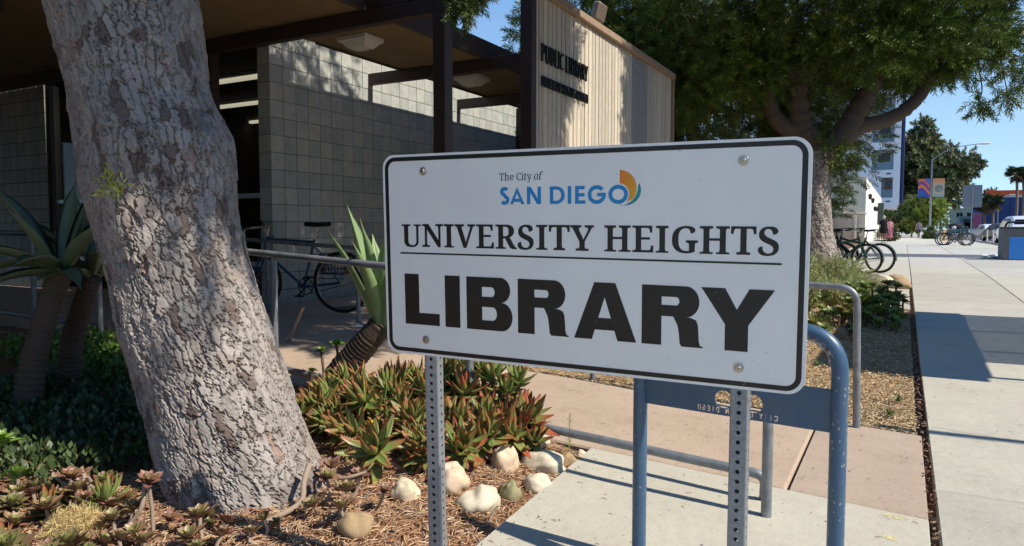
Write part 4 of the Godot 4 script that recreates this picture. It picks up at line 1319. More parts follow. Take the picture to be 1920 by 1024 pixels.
func build_rack() -> void:
	var A := Vector3(-0.778, 0, -2.325)
	var B := Vector3(-0.150, 0, -2.236)
	var d := (B - A).normalized()
	var L := (B - A).length()
	var bs := Basis(d, Vector3.UP, d.cross(Vector3.UP))
	var r := Node3D.new()
	r.name = "bike_rack"
	add_child(r)
	r.transform = Transform3D(bs, A)
	tag(r, "blue inverted-U bike rack with a cut-out name plate, worn bare at its bend", "bike rack")
	var paint := mat(Color(1, 1, 1), 0.42, tex(512, 101, [[0.012, 4, 0.5], [0.06, 3, 0.3], [0.25, 2, 0.2]], [Color(0.17, 0.31, 0.51), Color(0.215, 0.35, 0.49), Color(0.245, 0.365, 0.465), Color(0.30, 0.41, 0.49)], 0.3, 0.0015, Color(0.62, 0.63, 0.62)), 0.5)
	paint.clearcoat_enabled = true
	paint.clearcoat = 0.35
	paint.clearcoat_roughness = 0.3
	# one pipe, bent; the top of the right bend is worn
	var pts := bend([Vector3(0.0, -0.05, 0), Vector3(0.0, 0.900, 0), Vector3(L, 0.900, 0), Vector3(L, -0.05, 0)], 0.125, 14)
	part("pipe", tubem(pts, 0.0241, 24), paint, r)
	# rust and bare patches as thin flakes of their own on the bend
	rng.seed = 21
	var rust := MB.new()
	var bare := MB.new()
	for k in 110:
		var t := rng.randf()
		var top := k < 46
		var p: Vector3
		var tan: Vector3
		if top:
			var an := lerpf(0.3, 1.75, rng.randf())
			var c := Vector3(L - 0.125, 0.775, 0)
			p = c + Vector3(cos(an), sin(an), 0) * 0.118
			tan = Vector3(-sin(an), cos(an), 0)
		else:
			p = Vector3(L if k < 98 else 0.0, rng.randf_range(0.18, 0.78), 0)
			tan = Vector3.UP
		var side := tan.cross(Vector3(0, 0, 1)).normalized()
		var a2 := rng.randf_range(-1.3, 1.5) if not top else rng.randf_range(-0.6, 1.4)
		var nn := (Vector3(0, 0, 1) * cos(a2) + side * sin(a2)).normalized()
		if top: nn = (Vector3(0, 0, 1) * cos(a2) + (p - Vector3(L - 0.125, 0.775, 0)).normalized() * sin(a2)).normalized()
		var w := nn.cross(tan).normalized()
		var ctr := p + nn * 0.02445
		var m := rust if (top and rng.randf() < 0.45) else bare
		var sz := rng.randf_range(0.0012, 0.0035) * (1.7 if top else 1.0)
		var ring := []
		for i in 7:
			var an := TAU * i / 7.0
			var rr := sz * rng.randf_range(0.5, 1.3)
			var q := ctr + tan * cos(an) * rr * 1.6 + w * sin(an) * rr
			var rel := q - p
			rel -= tan * rel.dot(tan)
			ring.append(p + tan * (q - p).dot(tan) + rel.normalized() * 0.02435)
		for i in 7: m.tri(ctr, ring[i], ring[(i + 1) % 7])
	part("rust_flakes", rust.mesh(), mat(Color(0.42, 0.25, 0.17), 0.9), r)
	part("bare_flakes", bare.mesh(), mat(Color(0.60, 0.62, 0.64), 0.5, [], 1.0, 0.3), r)
	# name plate, letters and ovals really cut through; it reads from the far side
	var comb := CSGCombiner3D.new()
	comb.name = "name_plate"
	comb.material_override = paint
	r.add_child(comb, true)
	var base := CSGBox3D.new()
	base.size = Vector3(L - 0.03, 0.128, 0.005)
	base.position = Vector3(L / 2, 0.670, 0)
	base.name = "plate"
	comb.add_child(base)
	for u: float in [0.292, 0.388]:
		var c := CSGCylinder3D.new()
		c.radius = 0.0285
		c.height = 0.05
		c.sides = 28
		c.rotation.x = PI / 2
		c.position = Vector3(u, 0.658, 0)
		c.operation = CSGShape3D.OPERATION_SUBTRACTION
		c.name = "oval"
		comb.add_child(c, true)
	var txt := "CITY OF SAN DIEGO"
	var adv := 0.0153
	var cw := 0.0098
	var chh := 0.0170
	for k in txt.length():
		for st: Array in stencil(txt[k]):
			var p0 := Vector2(0.462 - k * adv - st[0] * cw, 0.6135 + st[1] * chh)
			var p1 := Vector2(0.462 - k * adv - st[2] * cw, 0.6135 + st[3] * chh)
			var c := CSGBox3D.new()
			c.size = Vector3((p1 - p0).length() + 0.0008, 0.0030, 0.03)
			c.position = Vector3((p0.x + p1.x) / 2, (p0.y + p1.y) / 2, 0)
			c.rotation.z = (p1 - p0).angle()
			c.operation = CSGShape3D.OPERATION_SUBTRACTION
			c.name = "stroke"
			comb.add_child(c, true)

func build_rails() -> void:
	# near handrail along the pad edge
	var h := thing("handrail", "near grey pipe handrail between the concrete pad and the tan path", "handrail", Vector3(-0.46, 0, -2.985))
	var q := func(x: float, z: float, hh: float) -> Vector3: return Vector3(x + 0.46, gy(x, z) + hh, z + 2.985)
	part("top_rail", tubem(bend([q.call(-0.46, -2.985, -0.05), q.call(-0.46, -2.985, 0.86), q.call(-5.2, -3.33, 0.86), q.call(-5.2, -3.33, -0.05)], 0.11, 8), 0.0211, 16), M.pipe, h)
	part("bottom_rail", tubem(bend([q.call(-0.50, -3.17, -0.05), q.call(-0.49, -3.14, 0.115), q.call(-1.7, -3.175, 0.115), q.call(-5.2, -3.36, 0.115)], 0.05, 6), 0.0211, 16), M.pipe, h)
	for x: float in [-1.96, -3.5]:
		part("post", rodm(q.call(x, lerpf(-2.985, -3.33, (-0.46 - x) / 4.74), -0.03), q.call(x, lerpf(-2.985, -3.33, (-0.46 - x) / 4.74), 0.85), 0.0211, 16), M.pipe, h)
	# handrail on the far side of the path
	var g := thing("handrail", "far grey pipe handrail across the tan path, running back past the blue bicycle", "handrail", Vector3(-0.215, 0, -4.68))
	var p := func(x: float, z: float, hh: float) -> Vector3: return Vector3(x + 0.215, gy(x, z) + hh, z + 4.68)
	part("top_rail", tubem(bend([p.call(-0.215, -4.68, -0.05), p.call(-0.235, -4.68, 0.83), p.call(-2.0, -4.82, 0.81), p.call(-4.69, -5.36, 0.775), p.call(-7.2, -5.62, 0.775)], 0.10, 8), 0.0211, 16), M.pipe, g)
	part("bottom_rail", tubem(bend([p.call(-0.30, -4.74, -0.03), p.call(-0.30, -4.74, 0.10), p.call(-1.9, -4.87, 0.10)], 0.05, 6), 0.0211, 12), M.pipe, g)
	for k in 3:
		var x: float = [-1.98, -4.69, -6.1][k]
		var z: float = [-4.82, -5.36, -5.51][k]
		part("post", rodm(p.call(x, z, -0.02), p.call(x, z, 0.78), 0.0211, 16), M.pipe, g)
		if k > 0:
			var b := MB.new()
			b.lathe([Vector2(0, 0.0), Vector2(0.10, 0.0), Vector2(0.10, 0.012), Vector2(0.05, 0.03), Vector2(0.026, 0.05)], 18, p.call(x, z, 0.0))
			part("base_plate", b.mesh(), M.pipe, g)
	# third rail close to the wall
	var k3 := thing("handrail", "short grey handrail close to the block wall, right of the parked bicycle", "handrail", Vector3(-4.7, 0, -7.0))
	var w := func(x: float, z: float, hh: float) -> Vector3: return Vector3(x + 4.7, gy(x, z) + hh, z + 7.0)
	part("top_rail", tubem(bend([w.call(-5.4, -6.9, -0.02), w.call(-5.4, -6.9, 0.9), w.call(-3.2, -7.3, 0.9), w.call(-3.2, -7.3, -0.02)], 0.08, 6), 0.0211, 12), M.pipe, k3)
	# handrail at the left behind the agaves
	var k4 := thing("handrail", "shaded handrail at far left behind the pale agave leaves", "handrail", Vector3(-6.2, 0, -3.4))
	var y := func(x: float, z: float, hh: float) -> Vector3: return Vector3(x + 6.2, gy(x, z) + hh, z + 3.4)
	part("top_rail", tubem(bend([y.call(-5.7, -3.4, -0.02), y.call(-5.7, -3.4, 0.86), y.call(-9.0, -3.5, 0.86), y.call(-9.0, -3.5, -0.02)], 0.1, 6), 0.0211, 12), M.pipe, k4)
	part("bottom_rail", rodm(y.call(-5.7, -3.4, 0.12), y.call(-9.0, -3.5, 0.12), 0.0211, 12), M.pipe, k4)
	for x: float in [-6.75, -7.9]: part("post", rodm(y.call(x, -3.44, -0.02), y.call(x, -3.44, 0.86), 0.0211, 12), M.pipe, k4)

# bark of flaking overlapping plates: real relief on a fine grid, colour by plate, darkened along the cracks. Plates are the cells of a warped
# Voronoi pattern wound round the trunk; each plate is tilted, so its lower or side edge stands proud of its neighbour.
func bark_trunk(rings: Array, nu: int, nv: int, pw: float, ph: float, depth: float, s: int) -> ArrayMesh:   # rings: [x, y, z, r] from top to bottom
	var soft := fnl(FastNoiseLite.TYPE_SIMPLEX_SMOOTH, 1.0, 2, s + 1)
	var rag := fnl(FastNoiseLite.TYPE_SIMPLEX_SMOOTH, 1.0, 3, s + 2)
	var N := rings.size()
	var P := []
	var len := [0.0]
	var rad := 0.0
	for i in N:
		P.append(Vector3(rings[i][0], rings[i][1], rings[i][2]))
		rad += rings[i][3] / N
		if i > 0: len.append(len[i - 1] + (P[i] - P[i - 1]).length())
	var total: float = len[N - 1]
	var cu := int(TAU * rad / pw)
	var cv := int(total / ph) + 6
	rng.seed = s
	var fx := PackedFloat32Array()
	var fy := PackedFloat32Array()
	var fh := PackedFloat32Array()
	var ft := PackedFloat32Array()
	var fc := PackedFloat32Array()
	for i in cu * cv:
		fx.append(rng.randf_range(0.08, 0.92)); fy.append(rng.randf_range(0.05, 0.95)); fh.append(rng.randf()); ft.append(rng.randf_range(-1.0, 1.0)); fc.append(rng.randf())
	var rows := []
	var cols := []
	var seg := 0
	for iv in nv + 1:
		var sl := total * iv / nv
		while seg < N - 2 and len[seg + 1] < sl: seg += 1
		var t: float = (sl - len[seg]) / (len[seg + 1] - len[seg])
		var i0 := maxi(seg - 1, 0)
		var i3 := mini(seg + 2, N - 1)
		var ctr := (P[seg] as Vector3).cubic_interpolate(P[seg + 1], P[i0], P[i3], t)
		var R: float = cubic_interpolate(rings[seg][3], rings[seg + 1][3], rings[i0][3], rings[i3][3], t)
		var row := PackedVector3Array()
		var crow := PackedColorArray()
		for iu in nu:
			var a := -TAU * iu / nu
			var cx := cos(a)
			var cz := sin(a)
			var qx := cx * 0.33
			var qz := cz * 0.33
			var w1 := soft.get_noise_3d(qx * 8.0, sl * 6.0, qz * 8.0)
			var r1 := rag.get_noise_3d(qx * 34.0, sl * 26.0, qz * 34.0)
			var r2 := rag.get_noise_3d(qx * 34.0 + 50.0, sl * 26.0, qz * 34.0)
			var u := float(iu) / nu * cu + w1 * 0.6 + r1 * 0.42 + sl * 1.2 + 200.0 * cu
			var v := sl / ph + w1 * 0.4 + r2 * 0.30 + 2.0
			var bu := int(u)
			var bv := int(v)
			var f1 := 9.0
			var f2 := 9.0
			var id := 0
			var ddx := 0.0
			var ddy := 0.0
			var ex := 0.0
			var ey := 0.0
			for oy: int in [-1, 0, 1]:
				var yy: int = clampi(bv + oy, 0, cv - 1)
				for ox: int in [-1, 0, 1]:
					var k := yy * cu + (bu + ox) % cu
					var dx := bu + ox + fx[k] - u
					var dy: float = bv + oy + fy[k] - v
					var d := dx * dx + dy * dy
					if d < f1:
						f2 = f1
						ex = ddx
						ey = ddy
						f1 = d
						id = k
						ddx = dx
						ddy = dy
					elif d < f2:
						f2 = d
						ex = dx
						ey = dy
			var gap := sqrt(f2) - sqrt(f1)
			var patch := soft.get_noise_3d(qx * 4.5 + 70.0, sl * 3.6, qz * 4.5)
			var open := 0.085 + 0.115 * clampf(soft.get_noise_3d(qx * 13.0 + 20.0, sl * 7.0, qz * 13.0) + 0.35, 0.0, 1.0)
			var su := absf(ex - ddx)
			var sv := absf(ey - ddy)
			open *= lerpf(0.40, 1.35, clampf(su / (su + sv) * 1.6 - 0.3, 0.0, 1.0)) * lerpf(0.45, 1.3, clampf(w1 * 1.5 + 0.5 + r2 * 0.5, 0.0, 1.0))
			var ed := clampf(gap / open, 0.0, 1.0)
			var fur := clampf(absf(soft.get_noise_3d(qx * 10.0 + r1 * 0.25 + 5.0, sl * 1.9 + w1 * 0.5, qz * 10.0 + r2 * 0.25)) / 0.05, 0.0, 1.0)
			ed = minf(ed, 0.25 + 0.75 * fur)
			var fine := rag.get_noise_3d(qx * 120.0, sl * 60.0, qz * 120.0)
			var big := soft.get_noise_3d(qx * 2.6 + 9.0, sl * 1.9, qz * 2.6)
			var h := depth * (ed * 1.10 + fur * 0.45 + fh[id] * 0.42 - ddy * 0.34 + ddx * ft[id] * 0.36 + fine * 0.20 + r1 * 0.12) + big * 0.020 - depth * 1.45
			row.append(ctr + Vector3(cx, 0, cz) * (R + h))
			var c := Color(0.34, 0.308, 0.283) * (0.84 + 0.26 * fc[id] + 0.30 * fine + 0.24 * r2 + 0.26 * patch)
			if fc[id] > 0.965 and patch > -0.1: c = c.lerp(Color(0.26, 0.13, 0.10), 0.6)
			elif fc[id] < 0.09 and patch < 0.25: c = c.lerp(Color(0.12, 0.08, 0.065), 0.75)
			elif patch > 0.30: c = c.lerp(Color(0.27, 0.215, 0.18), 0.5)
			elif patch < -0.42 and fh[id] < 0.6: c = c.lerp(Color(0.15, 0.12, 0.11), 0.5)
			if ed < 0.8: c = c.lerp(Color(0.12, 0.09, 0.075), 0.85 * (1.0 - ed))  # dark inner bark, with the shade of the cracks put into the colour
			c.a = 1.0
			crow.append(c)
		rows.append(row)
		cols.append(crow)
	rows.reverse()
	cols.reverse()
	var b := MB.new()
	b.grid(rows, true, false, cols)
	return b.mesh()

func build_big_tree() -> void:
	var t := thing("leaning_tree", "thick leaning tree trunk with grey flaking bark in the left foreground, its crown overhead", "tree", Vector3(-2.44, 0.12, -2.03))
	var rings := [[-3.16, 3.5, -1.87, 0.35], [-3.062, 2.854, -1.882, 0.341], [-3.010, 2.514, -1.887, 0.338], [-2.959, 2.175, -1.891, 0.333], [-2.918, 1.948, -1.898, 0.327], [-2.882, 1.789, -1.907, 0.321], [-2.846, 1.676, -1.919, 0.334], [-2.819, 1.585, -1.927, 0.342], [-2.804, 1.495, -1.929, 0.337], [-2.790, 1.381, -1.929, 0.329], [-2.754, 1.200, -1.936, 0.322], [-2.708, 1.014, -1.948, 0.319], [-2.651, 0.815, -1.965, 0.325], [-2.580, 0.588, -1.989, 0.330], [-2.538, 0.452, -2.002, 0.332], [-2.497, 0.316, -2.015, 0.336], [-2.467, 0.225, -2.026, 0.345], [-2.425, 0.135, -2.04, 0.357], [-2.375, 0.0, -2.055, 0.385]]
	for r: Array in rings:
		r[0] += 2.44 + 0.02
		r[1] -= 0.12
		r[2] += 2.03 - 0.01
	for i in rings.size(): rings[i][3] *= lerpf(0.85, 0.91, float(i) / (rings.size() - 1))
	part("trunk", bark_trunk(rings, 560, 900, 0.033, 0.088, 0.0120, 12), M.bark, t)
	# main limbs, above the frame
	var o := Vector3(2.44, -0.12, 2.03)
	limb(t, "limb", [[Vector3(-3.1, 3.1, -1.87) + o, 0.33], [Vector3(-3.6, 4.2, -2.2) + o, 0.20], [Vector3(-4.6, 5.4, -3.4) + o, 0.11], [Vector3(-5.4, 6.2, -5.0) + o, 0.05]], M.bark2)
	limb(t, "limb", [[Vector3(-3.1, 3.2, -1.87) + o, 0.26], [Vector3(-2.6, 4.4, -2.6) + o, 0.18], [Vector3(-1.7, 5.3, -3.9) + o, 0.10], [Vector3(-1.2, 5.9, -5.6) + o, 0.05]], M.bark2)
	limb(t, "limb", [[Vector3(-3.12, 3.3, -1.87) + o, 0.24], [Vector3(-2.7, 4.5, -1.5) + o, 0.16], [Vector3(-1.6, 5.4, -1.0) + o, 0.09], [Vector3(-0.3, 6.0, -0.6) + o, 0.04]], M.bark2)
	limb(t, "limb", [[Vector3(-2.6, 4.4, -2.6) + o, 0.07], [Vector3(-2.5, 3.9, -3.3) + o, 0.045], [Vector3(-2.45, 3.2, -3.8) + o, 0.018], [Vector3(-2.47, 2.6, -3.9) + o, 0.006]], M.bark2)
	var sp := sprig_mesh(30, 0.26, 0.085, 0.011, 0.35, 5)
	var bl := []
	for q: Array in [[-0.2, 5.6, -2.4, 1.0, 0.8, 0.9, 850], [-0.9, 5.2, -0.9, 1.2, 0.8, 0.9, 800], [-1.8, 5.0, -2.1, 1.3, 0.8, 1.0, 850], [-3.0, 5.2, -1.2, 1.5, 0.9, 1.2, 800], [-2.6, 5.5, -3.2, 1.3, 0.9, 1.1, 900], [-1.4, 5.7, -4.2, 1.1, 0.8, 1.0, 750], [-4.2, 5.4, -2.8, 1.4, 0.9, 1.3, 800], [-3.6, 5.9, -4.8, 1.3, 0.9, 1.2, 850], [-1.9, 6.2, -5.4, 1.2, 0.7, 1.0, 700], [-5.2, 6.0, -4.4, 1.2, 0.9, 1.2, 700], [-3.4, 6.6, -6.2, 1.2, 0.8, 1.1, 600], [-0.6, 6.2, -5.7, 0.8, 0.7, 0.8, 420], [-4.8, 5.8, -0.6, 1.2, 0.9, 1.0, 500], [-2.0, 6.6, -2.6, 1.4, 0.8, 1.2, 600], [0.35, 6.3, -4.6, 0.9, 0.6, 0.7, 330], [0.3, 5.5, -1.4, 0.55, 0.5, 0.55, 260], [0.45, 5.4, -2.1, 0.6, 0.5, 0.8, 800], [-0.1, 5.3, -2.0, 0.8, 0.5, 0.8, 900], [1.0, 5.7, -1.9, 0.4, 0.3, 0.5, 70], [-1.0, 6.1, -7.9, 1.2, 0.6, 0.6, 1000], [-2.2, 5.0, -5.2, 1.3, 0.6, 1.0, 700], [-0.9, 5.6, -6.4, 1.0, 0.6, 0.8, 420], [-1.0, 4.6, -4.9, 1.0, 0.45, 0.8, 500], [-2.6, 4.9, -6.6, 1.1, 0.6, 0.9, 1000], [-2.4, 5.0, -8.0, 1.0, 0.5, 0.8, 600]]:
		bl.append([Vector3(q[0], q[1], q[2]) + o, Vector3(q[3], q[4], q[5]), q[6]])
	crown("crown", t, sp, M.leaf, bl, Color(0.10, 0.135, 0.03), 1.0, 1.15, 31, 0.5)
	crown("hanging_foliage", t, sp, M.leaf, [[Vector3(-2.50, 2.68, -3.86) + o, Vector3(0.11, 0.24, 0.11), 190], [Vector3(-2.52, 2.98, -3.82) + o, Vector3(0.11, 0.2, 0.11), 90]], Color(0.07, 0.11, 0.028), 0.8, 0.55, 33, 1.6)
	# the little fresh shoot on the bark
	var sh := MB.new()
	rng.seed = 61
	for i in 70:
		var c := Vector3(-2.545, 1.36, -1.592) + Vector3(rng.randfn() * 0.030, rng.randfn() * 0.024, rng.randf() * 0.04) + o
		var d := (rand_dir() + Vector3(0.0, 0.2, 0.6)).normalized()
		var s2 := d.cross(rand_dir()).normalized() * 0.0035
		sh.col = Color(0.26, 0.30, 0.03) * rng.randf_range(0.7, 1.2)
		var L := rng.randf_range(0.025, 0.05)
		sh.tri(c, c + d * L * 0.5 + s2, c + d * L)
		sh.tri(c, c + d * L, c + d * L * 0.5 - s2)
	for i in 5: sh.rod(Vector3(-2.58, 1.33, -1.64) + o, Vector3(-2.545, 1.36, -1.58) + o + rand_dir() * 0.03, 0.0025, 4)
	part("shoot", sh.mesh(), M.leaf, t)

func build_street_tree() -> void:
	var t := thing("street_tree", "large dark spreading tree with forked limbs growing beside the sidewalk behind the sign", "tree", Vector3(-1.1, 0.3, -16.5))
	var o := Vector3(1.1, -0.3, 16.5)
	var rings := [[-1.70, 2.83, -16.35, 0.30], [-1.70, 2.5, -16.33, 0.32], [-1.70, 2.21, -16.30, 0.335], [-1.70, 1.8, -16.28, 0.34], [-1.68, 1.31, -16.25, 0.355], [-1.62, 0.8, -16.25, 0.39], [-1.56, 0.36, -16.27, 0.46], [-1.55, 0.0, -16.28, 0.52]]
	for r: Array in rings:
		r[0] += o.x
		r[1] += o.y
		r[2] += o.z
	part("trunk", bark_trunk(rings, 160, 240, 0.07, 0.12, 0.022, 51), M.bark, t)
	var L := [
		[[-1.62, 2.6, -16.36, 0.30], [-1.85, 3.1, -16.3, 0.27], [-2.0, 3.5, -16.22, 0.24], [-2.06, 4.18, -16.2, 0.19], [-2.0, 5.2, -16.3, 0.12]],
		[[-1.95, 3.2, -16.25, 0.22], [-2.38, 3.45, -16.02, 0.17], [-2.60, 3.95, -15.9, 0.15], [-2.8, 5.2, -15.6, 0.09]],
		[[-1.62, 2.55, -16.38, 0.30], [-1.35, 2.95, -16.5, 0.26], [-1.05, 3.45, -16.7, 0.23], [-0.78, 4.05, -16.9, 0.19], [-0.45, 4.7, -17.1, 0.13], [-0.1, 5.6, -17.3, 0.07]],
		[[-1.3, 2.98, -16.55, 0.20], [-0.9, 3.35, -16.8, 0.17], [-0.42, 3.50, -17.1, 0.15], [-0.03, 3.75, -17.33, 0.14], [0.30, 4.2, -17.54, 0.12], [0.42, 4.9, -17.6, 0.08]],
		[[-2.0, 4.3, -16.2, 0.12], [-3.2, 5.2, -15.4, 0.10], [-4.6, 5.7, -14.6, 0.08], [-5.8, 5.6, -14.0, 0.05], [-7.0, 5.4, -13.4, 0.03]],
		[[-3.2, 5.0, -15.4, 0.09], [-4.2, 4.75, -14.6, 0.10], [-5.2, 5.0, -14.0, 0.10], [-5.9, 5.3, -13.7, 0.07]],
		[[0.30, 4.2, -17.54, 0.07], [0.9, 4.9, -17.9, 0.05], [1.5, 5.3, -18.2, 0.03], [1.75, 4.4, -18.3, 0.012], [1.85, 3.9, -18.4, 0.006]],
		[[1.2, 5.1, -18.0, 0.03], [1.3, 4.5, -18.1, 0.014], [1.35, 4.1, -18.1, 0.012], [1.25, 3.8, -18.1, 0.006]],
		[[-1.25, 2.9, -16.5, 0.05], [-1.2, 2.6, -16.2, 0.03], [-0.95, 2.4, -16.1, 0.014]]]
	for l: Array in L:
		var p := []
		for q: Array in l: p.append([Vector3(q[0], q[1], q[2]) + o, q[3]])
		limb(t, "limb", p, M.bark2, 14)
	var sp := sprig_mesh(24, 0.34, 0.13, 0.018, 0.3, 6)
	var bl := []
	for q: Array in [
		[-3.6, 5.3, -15.3, 1.5, 0.9, 1.3, 900], [-2.2, 5.4, -16.0, 1.4, 0.9, 1.4, 900], [-0.8, 5.3, -16.8, 1.4, 1.0, 1.4, 950], [0.25, 5.2, -17.4, 1.0, 0.9, 1.3, 700], [-4.8, 4.9, -14.6, 1.2, 0.9, 1.2, 700],
		[-3.0, 4.75, -15.6, 1.2, 0.55, 1.1, 520], [-1.3, 4.95, -16.3, 1.1, 0.5, 1.1, 480], [-0.1, 4.85, -17.2, 0.9, 0.45, 1.1, 380], [0.40, 4.5, -17.5, 0.55, 0.28, 0.6, 130], [-4.1, 4.1, -15.2, 1.3, 0.7, 1.1, 600],
		[-2.0, 7.0, -16.5, 2.8, 1.4, 2.4, 1400], [-4.6, 6.7, -15.2, 2.2, 1.2, 2.0, 900], [0.6, 6.6, -17.6, 1.6, 1.0, 1.8, 600],
		[1.5, 5.5, -18.2, 0.8, 0.45, 0.9, 260], [1.9, 4.9, -18.4, 0.55, 0.35, 0.6, 120], [1.15, 4.6, -18.0, 0.30, 0.28, 0.4, 50], [1.3, 3.95, -18.1, 0.16, 0.12, 0.2, 14], [1.75, 4.15, -18.4, 0.25, 0.22, 0.3, 36], [0.85, 4.95, -17.8, 0.3, 0.3, 0.4, 60], [1.45, 3.75, -18.2, 0.16, 0.1, 0.2, 12],
		[-6.1, 5.6, -13.9, 0.9, 0.5, 0.8, 220], [-7.0, 5.15, -13.4, 0.28, 0.42, 0.4, 75], [-5.4, 6.3, -13.9, 1.0, 0.5, 0.9, 220], [-5.0, 4.2, -14.2, 0.7, 0.4, 0.7, 180],
		[-1.35, 2.72, -16.1, 0.24, 0.13, 0.3, 26], [-2.7, 3.9, -17.6, 1.3, 0.7, 0.7, 500], [-1.2, 6.2, -12.2, 1.5, 0.8, 1.1, 2100], [-0.6, 6.6, -13.3, 1.3, 0.9, 1.0, 1500], [-2.2, 6.4, -13.0, 1.2, 0.8, 1.0, 900], [-0.2, 6.2, -11.4, 0.8, 0.6, 0.5, 500], [-1.8, 5.9, -11.6, 0.6, 0.5, 0.6, 400]]:
		bl.append([Vector3(q[0], q[1], q[2]) + o, Vector3(q[3], q[4], q[5]), q[6] * 1.0])
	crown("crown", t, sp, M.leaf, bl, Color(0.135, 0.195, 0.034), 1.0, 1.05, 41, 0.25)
	crown("trunk_shoots", t, sp, M.leaf, [[Vector3(-1.02, 2.72, -16.3) + o, Vector3(0.30, 0.24, 0.3), 90], [Vector3(-1.25, 2.25, -16.2) + o, Vector3(0.14, 0.25, 0.2), 45]], Color(0.10, 0.14, 0.035), 0.8, 0.5, 42, 0.2)
	# dense dark trees behind the wood screen
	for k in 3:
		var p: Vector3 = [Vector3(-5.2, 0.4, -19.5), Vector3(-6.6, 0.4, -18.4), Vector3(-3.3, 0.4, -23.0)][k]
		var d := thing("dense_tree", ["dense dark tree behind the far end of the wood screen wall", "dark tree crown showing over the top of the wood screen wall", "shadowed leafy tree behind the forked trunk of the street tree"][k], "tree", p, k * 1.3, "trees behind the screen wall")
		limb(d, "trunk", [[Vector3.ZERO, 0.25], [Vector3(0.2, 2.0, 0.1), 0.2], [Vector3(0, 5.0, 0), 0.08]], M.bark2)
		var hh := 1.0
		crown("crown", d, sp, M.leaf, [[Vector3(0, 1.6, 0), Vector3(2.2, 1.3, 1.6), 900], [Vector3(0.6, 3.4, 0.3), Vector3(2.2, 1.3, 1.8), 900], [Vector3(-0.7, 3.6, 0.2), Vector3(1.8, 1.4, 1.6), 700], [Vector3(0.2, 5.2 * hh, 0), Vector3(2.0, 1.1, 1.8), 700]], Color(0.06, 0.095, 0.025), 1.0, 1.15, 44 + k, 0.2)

	# unseen big trees added left of and behind the view to keep the planter and the entrance in deep shade
	for k in 4:
		var p: Vector3 = [Vector3(-7.6, 0.3, 1.6), Vector3(-11.5, 0.3, 4.5), Vector3(-5.4, 0.2, 2.6), Vector3(-14.8, 0.3, 1.2)][k]
		var d := thing("shade_tree", ["unseen broad dark tree added left of the view to shade the planter", "second unseen broad tree added farther left for shade", "unseen broad tree added for shade behind the viewer's left shoulder", "farthest left unseen broad tree, added to darken the entrance glass"][k], "tree", p, 0.0, "trees left of the view")
		limb(d, "trunk", [[Vector3.ZERO, 0.32], [Vector3(0.2, 2.0, 0.1), 0.26], [Vector3(0, 5.0, 0), 0.1]], M.bark2)
		crown("crown", d, sp, M.leaf, [[Vector3(0, 2.2, 0), Vector3(2.3, 1.7, 2.0), 2600], [Vector3(1.0, 4.2, 0.2), Vector3(2.2, 1.4, 2.2), 2200], [Vector3(-1.0, 4.6, -0.6), Vector3(2.2, 1.4, 2.0), 1700], [Vector3(0.6, 6.0, 0), Vector3(2.2, 1.1, 2.0), 900]], Color(0.09, 0.12, 0.03), 1.0, 1.3, 144 + k, 0.3)

# one toothed leaf, growing along +y from its base and curving towards +z; colours by position along the leaf
func aloe_leaf(L: float, W: float, curve: float, red: float, s: int) -> ArrayMesh:
	rng.seed = s
	var b := MB.new()
	var rows := []
	var cols := []
	var N := 9
	var green := Color(0.16, 0.265, 0.07)
	var tip := Color(0.42, 0.095, 0.05)
	var ctr := func(t: float) -> Vector3: return Vector3(0, L * t * (1.0 - 0.18 * curve * t), L * curve * t * t * 0.45)
	var wid := func(t: float) -> float: return W * 0.5 * (1.0 - pow(t, 1.6)) * (0.88 + 0.35 * t)
	for i in N + 1:
		var t := float(i) / N
		var w: float = wid.call(t)
		var c: Vector3 = ctr.call(t)
		var th := W * 0.16 * (1.0 - t * 0.9)
		rows.append(PackedVector3Array([c + Vector3(-w, 0, w * 0.28), c + Vector3(-w * 0.5, 0, th * 0.1 + w * 0.02), c + Vector3(0, 0, -w * 0.08), c + Vector3(w * 0.5, 0, th * 0.1 + w * 0.02), c + Vector3(w, 0, w * 0.28), c + Vector3(w * 0.55, 0, -th - w * 0.05), c + Vector3(0, 0, -th * 1.6 - w * 0.15), c + Vector3(-w * 0.55, 0, -th - w * 0.05)]))
		var k := clampf(red * 0.12 + red * 1.5 * smoothstep(0.35, 1.0, t) + rng.randf_range(-0.06, 0.06), 0.0, 1.0)
		var m := green.lerp(tip, k) * rng.randf_range(0.9, 1.1)
		var e := green.lerp(tip, clampf(k + 0.35 * clampf(red * 1.6, 0.1, 1.0), 0.0, 1.0))
		cols.append(PackedColorArray([e, m, m, m, e, m, m, m]))
	b.grid(rows, true, false, cols)
	for i in 13:
		var t := (i + 0.6) / 14.0
		for sd: float in [-1.0, 1.0]:
			var w: float = wid.call(t)
			var c: Vector3 = ctr.call(t)
			var c2: Vector3 = ctr.call(t + 0.03)
			var p := c + Vector3(sd * w, 0, w * 0.28)
			var p2 := c2 + Vector3(sd * wid.call(t + 0.03), 0, w * 0.28)
			b.col = Color(0.46, 0.22, 0.12)
			var tp := p.lerp(p2, 0.6) + Vector3(sd * W * 0.11, W * 0.03, 0)
			b.tri(p, tp, p2)
			b.tri(p, p2, tp)
	return b.mesh()

func leaf_frame(az: float, el: float) -> Basis:   # leaf lies along +y and curls to +z, which must turn up or inwards
	var d := Vector3(cos(az) * cos(el), sin(el), sin(az) * cos(el))
	var side := Vector3(-sin(az), 0, cos(az))
	return Basis(side, d, side.cross(d))

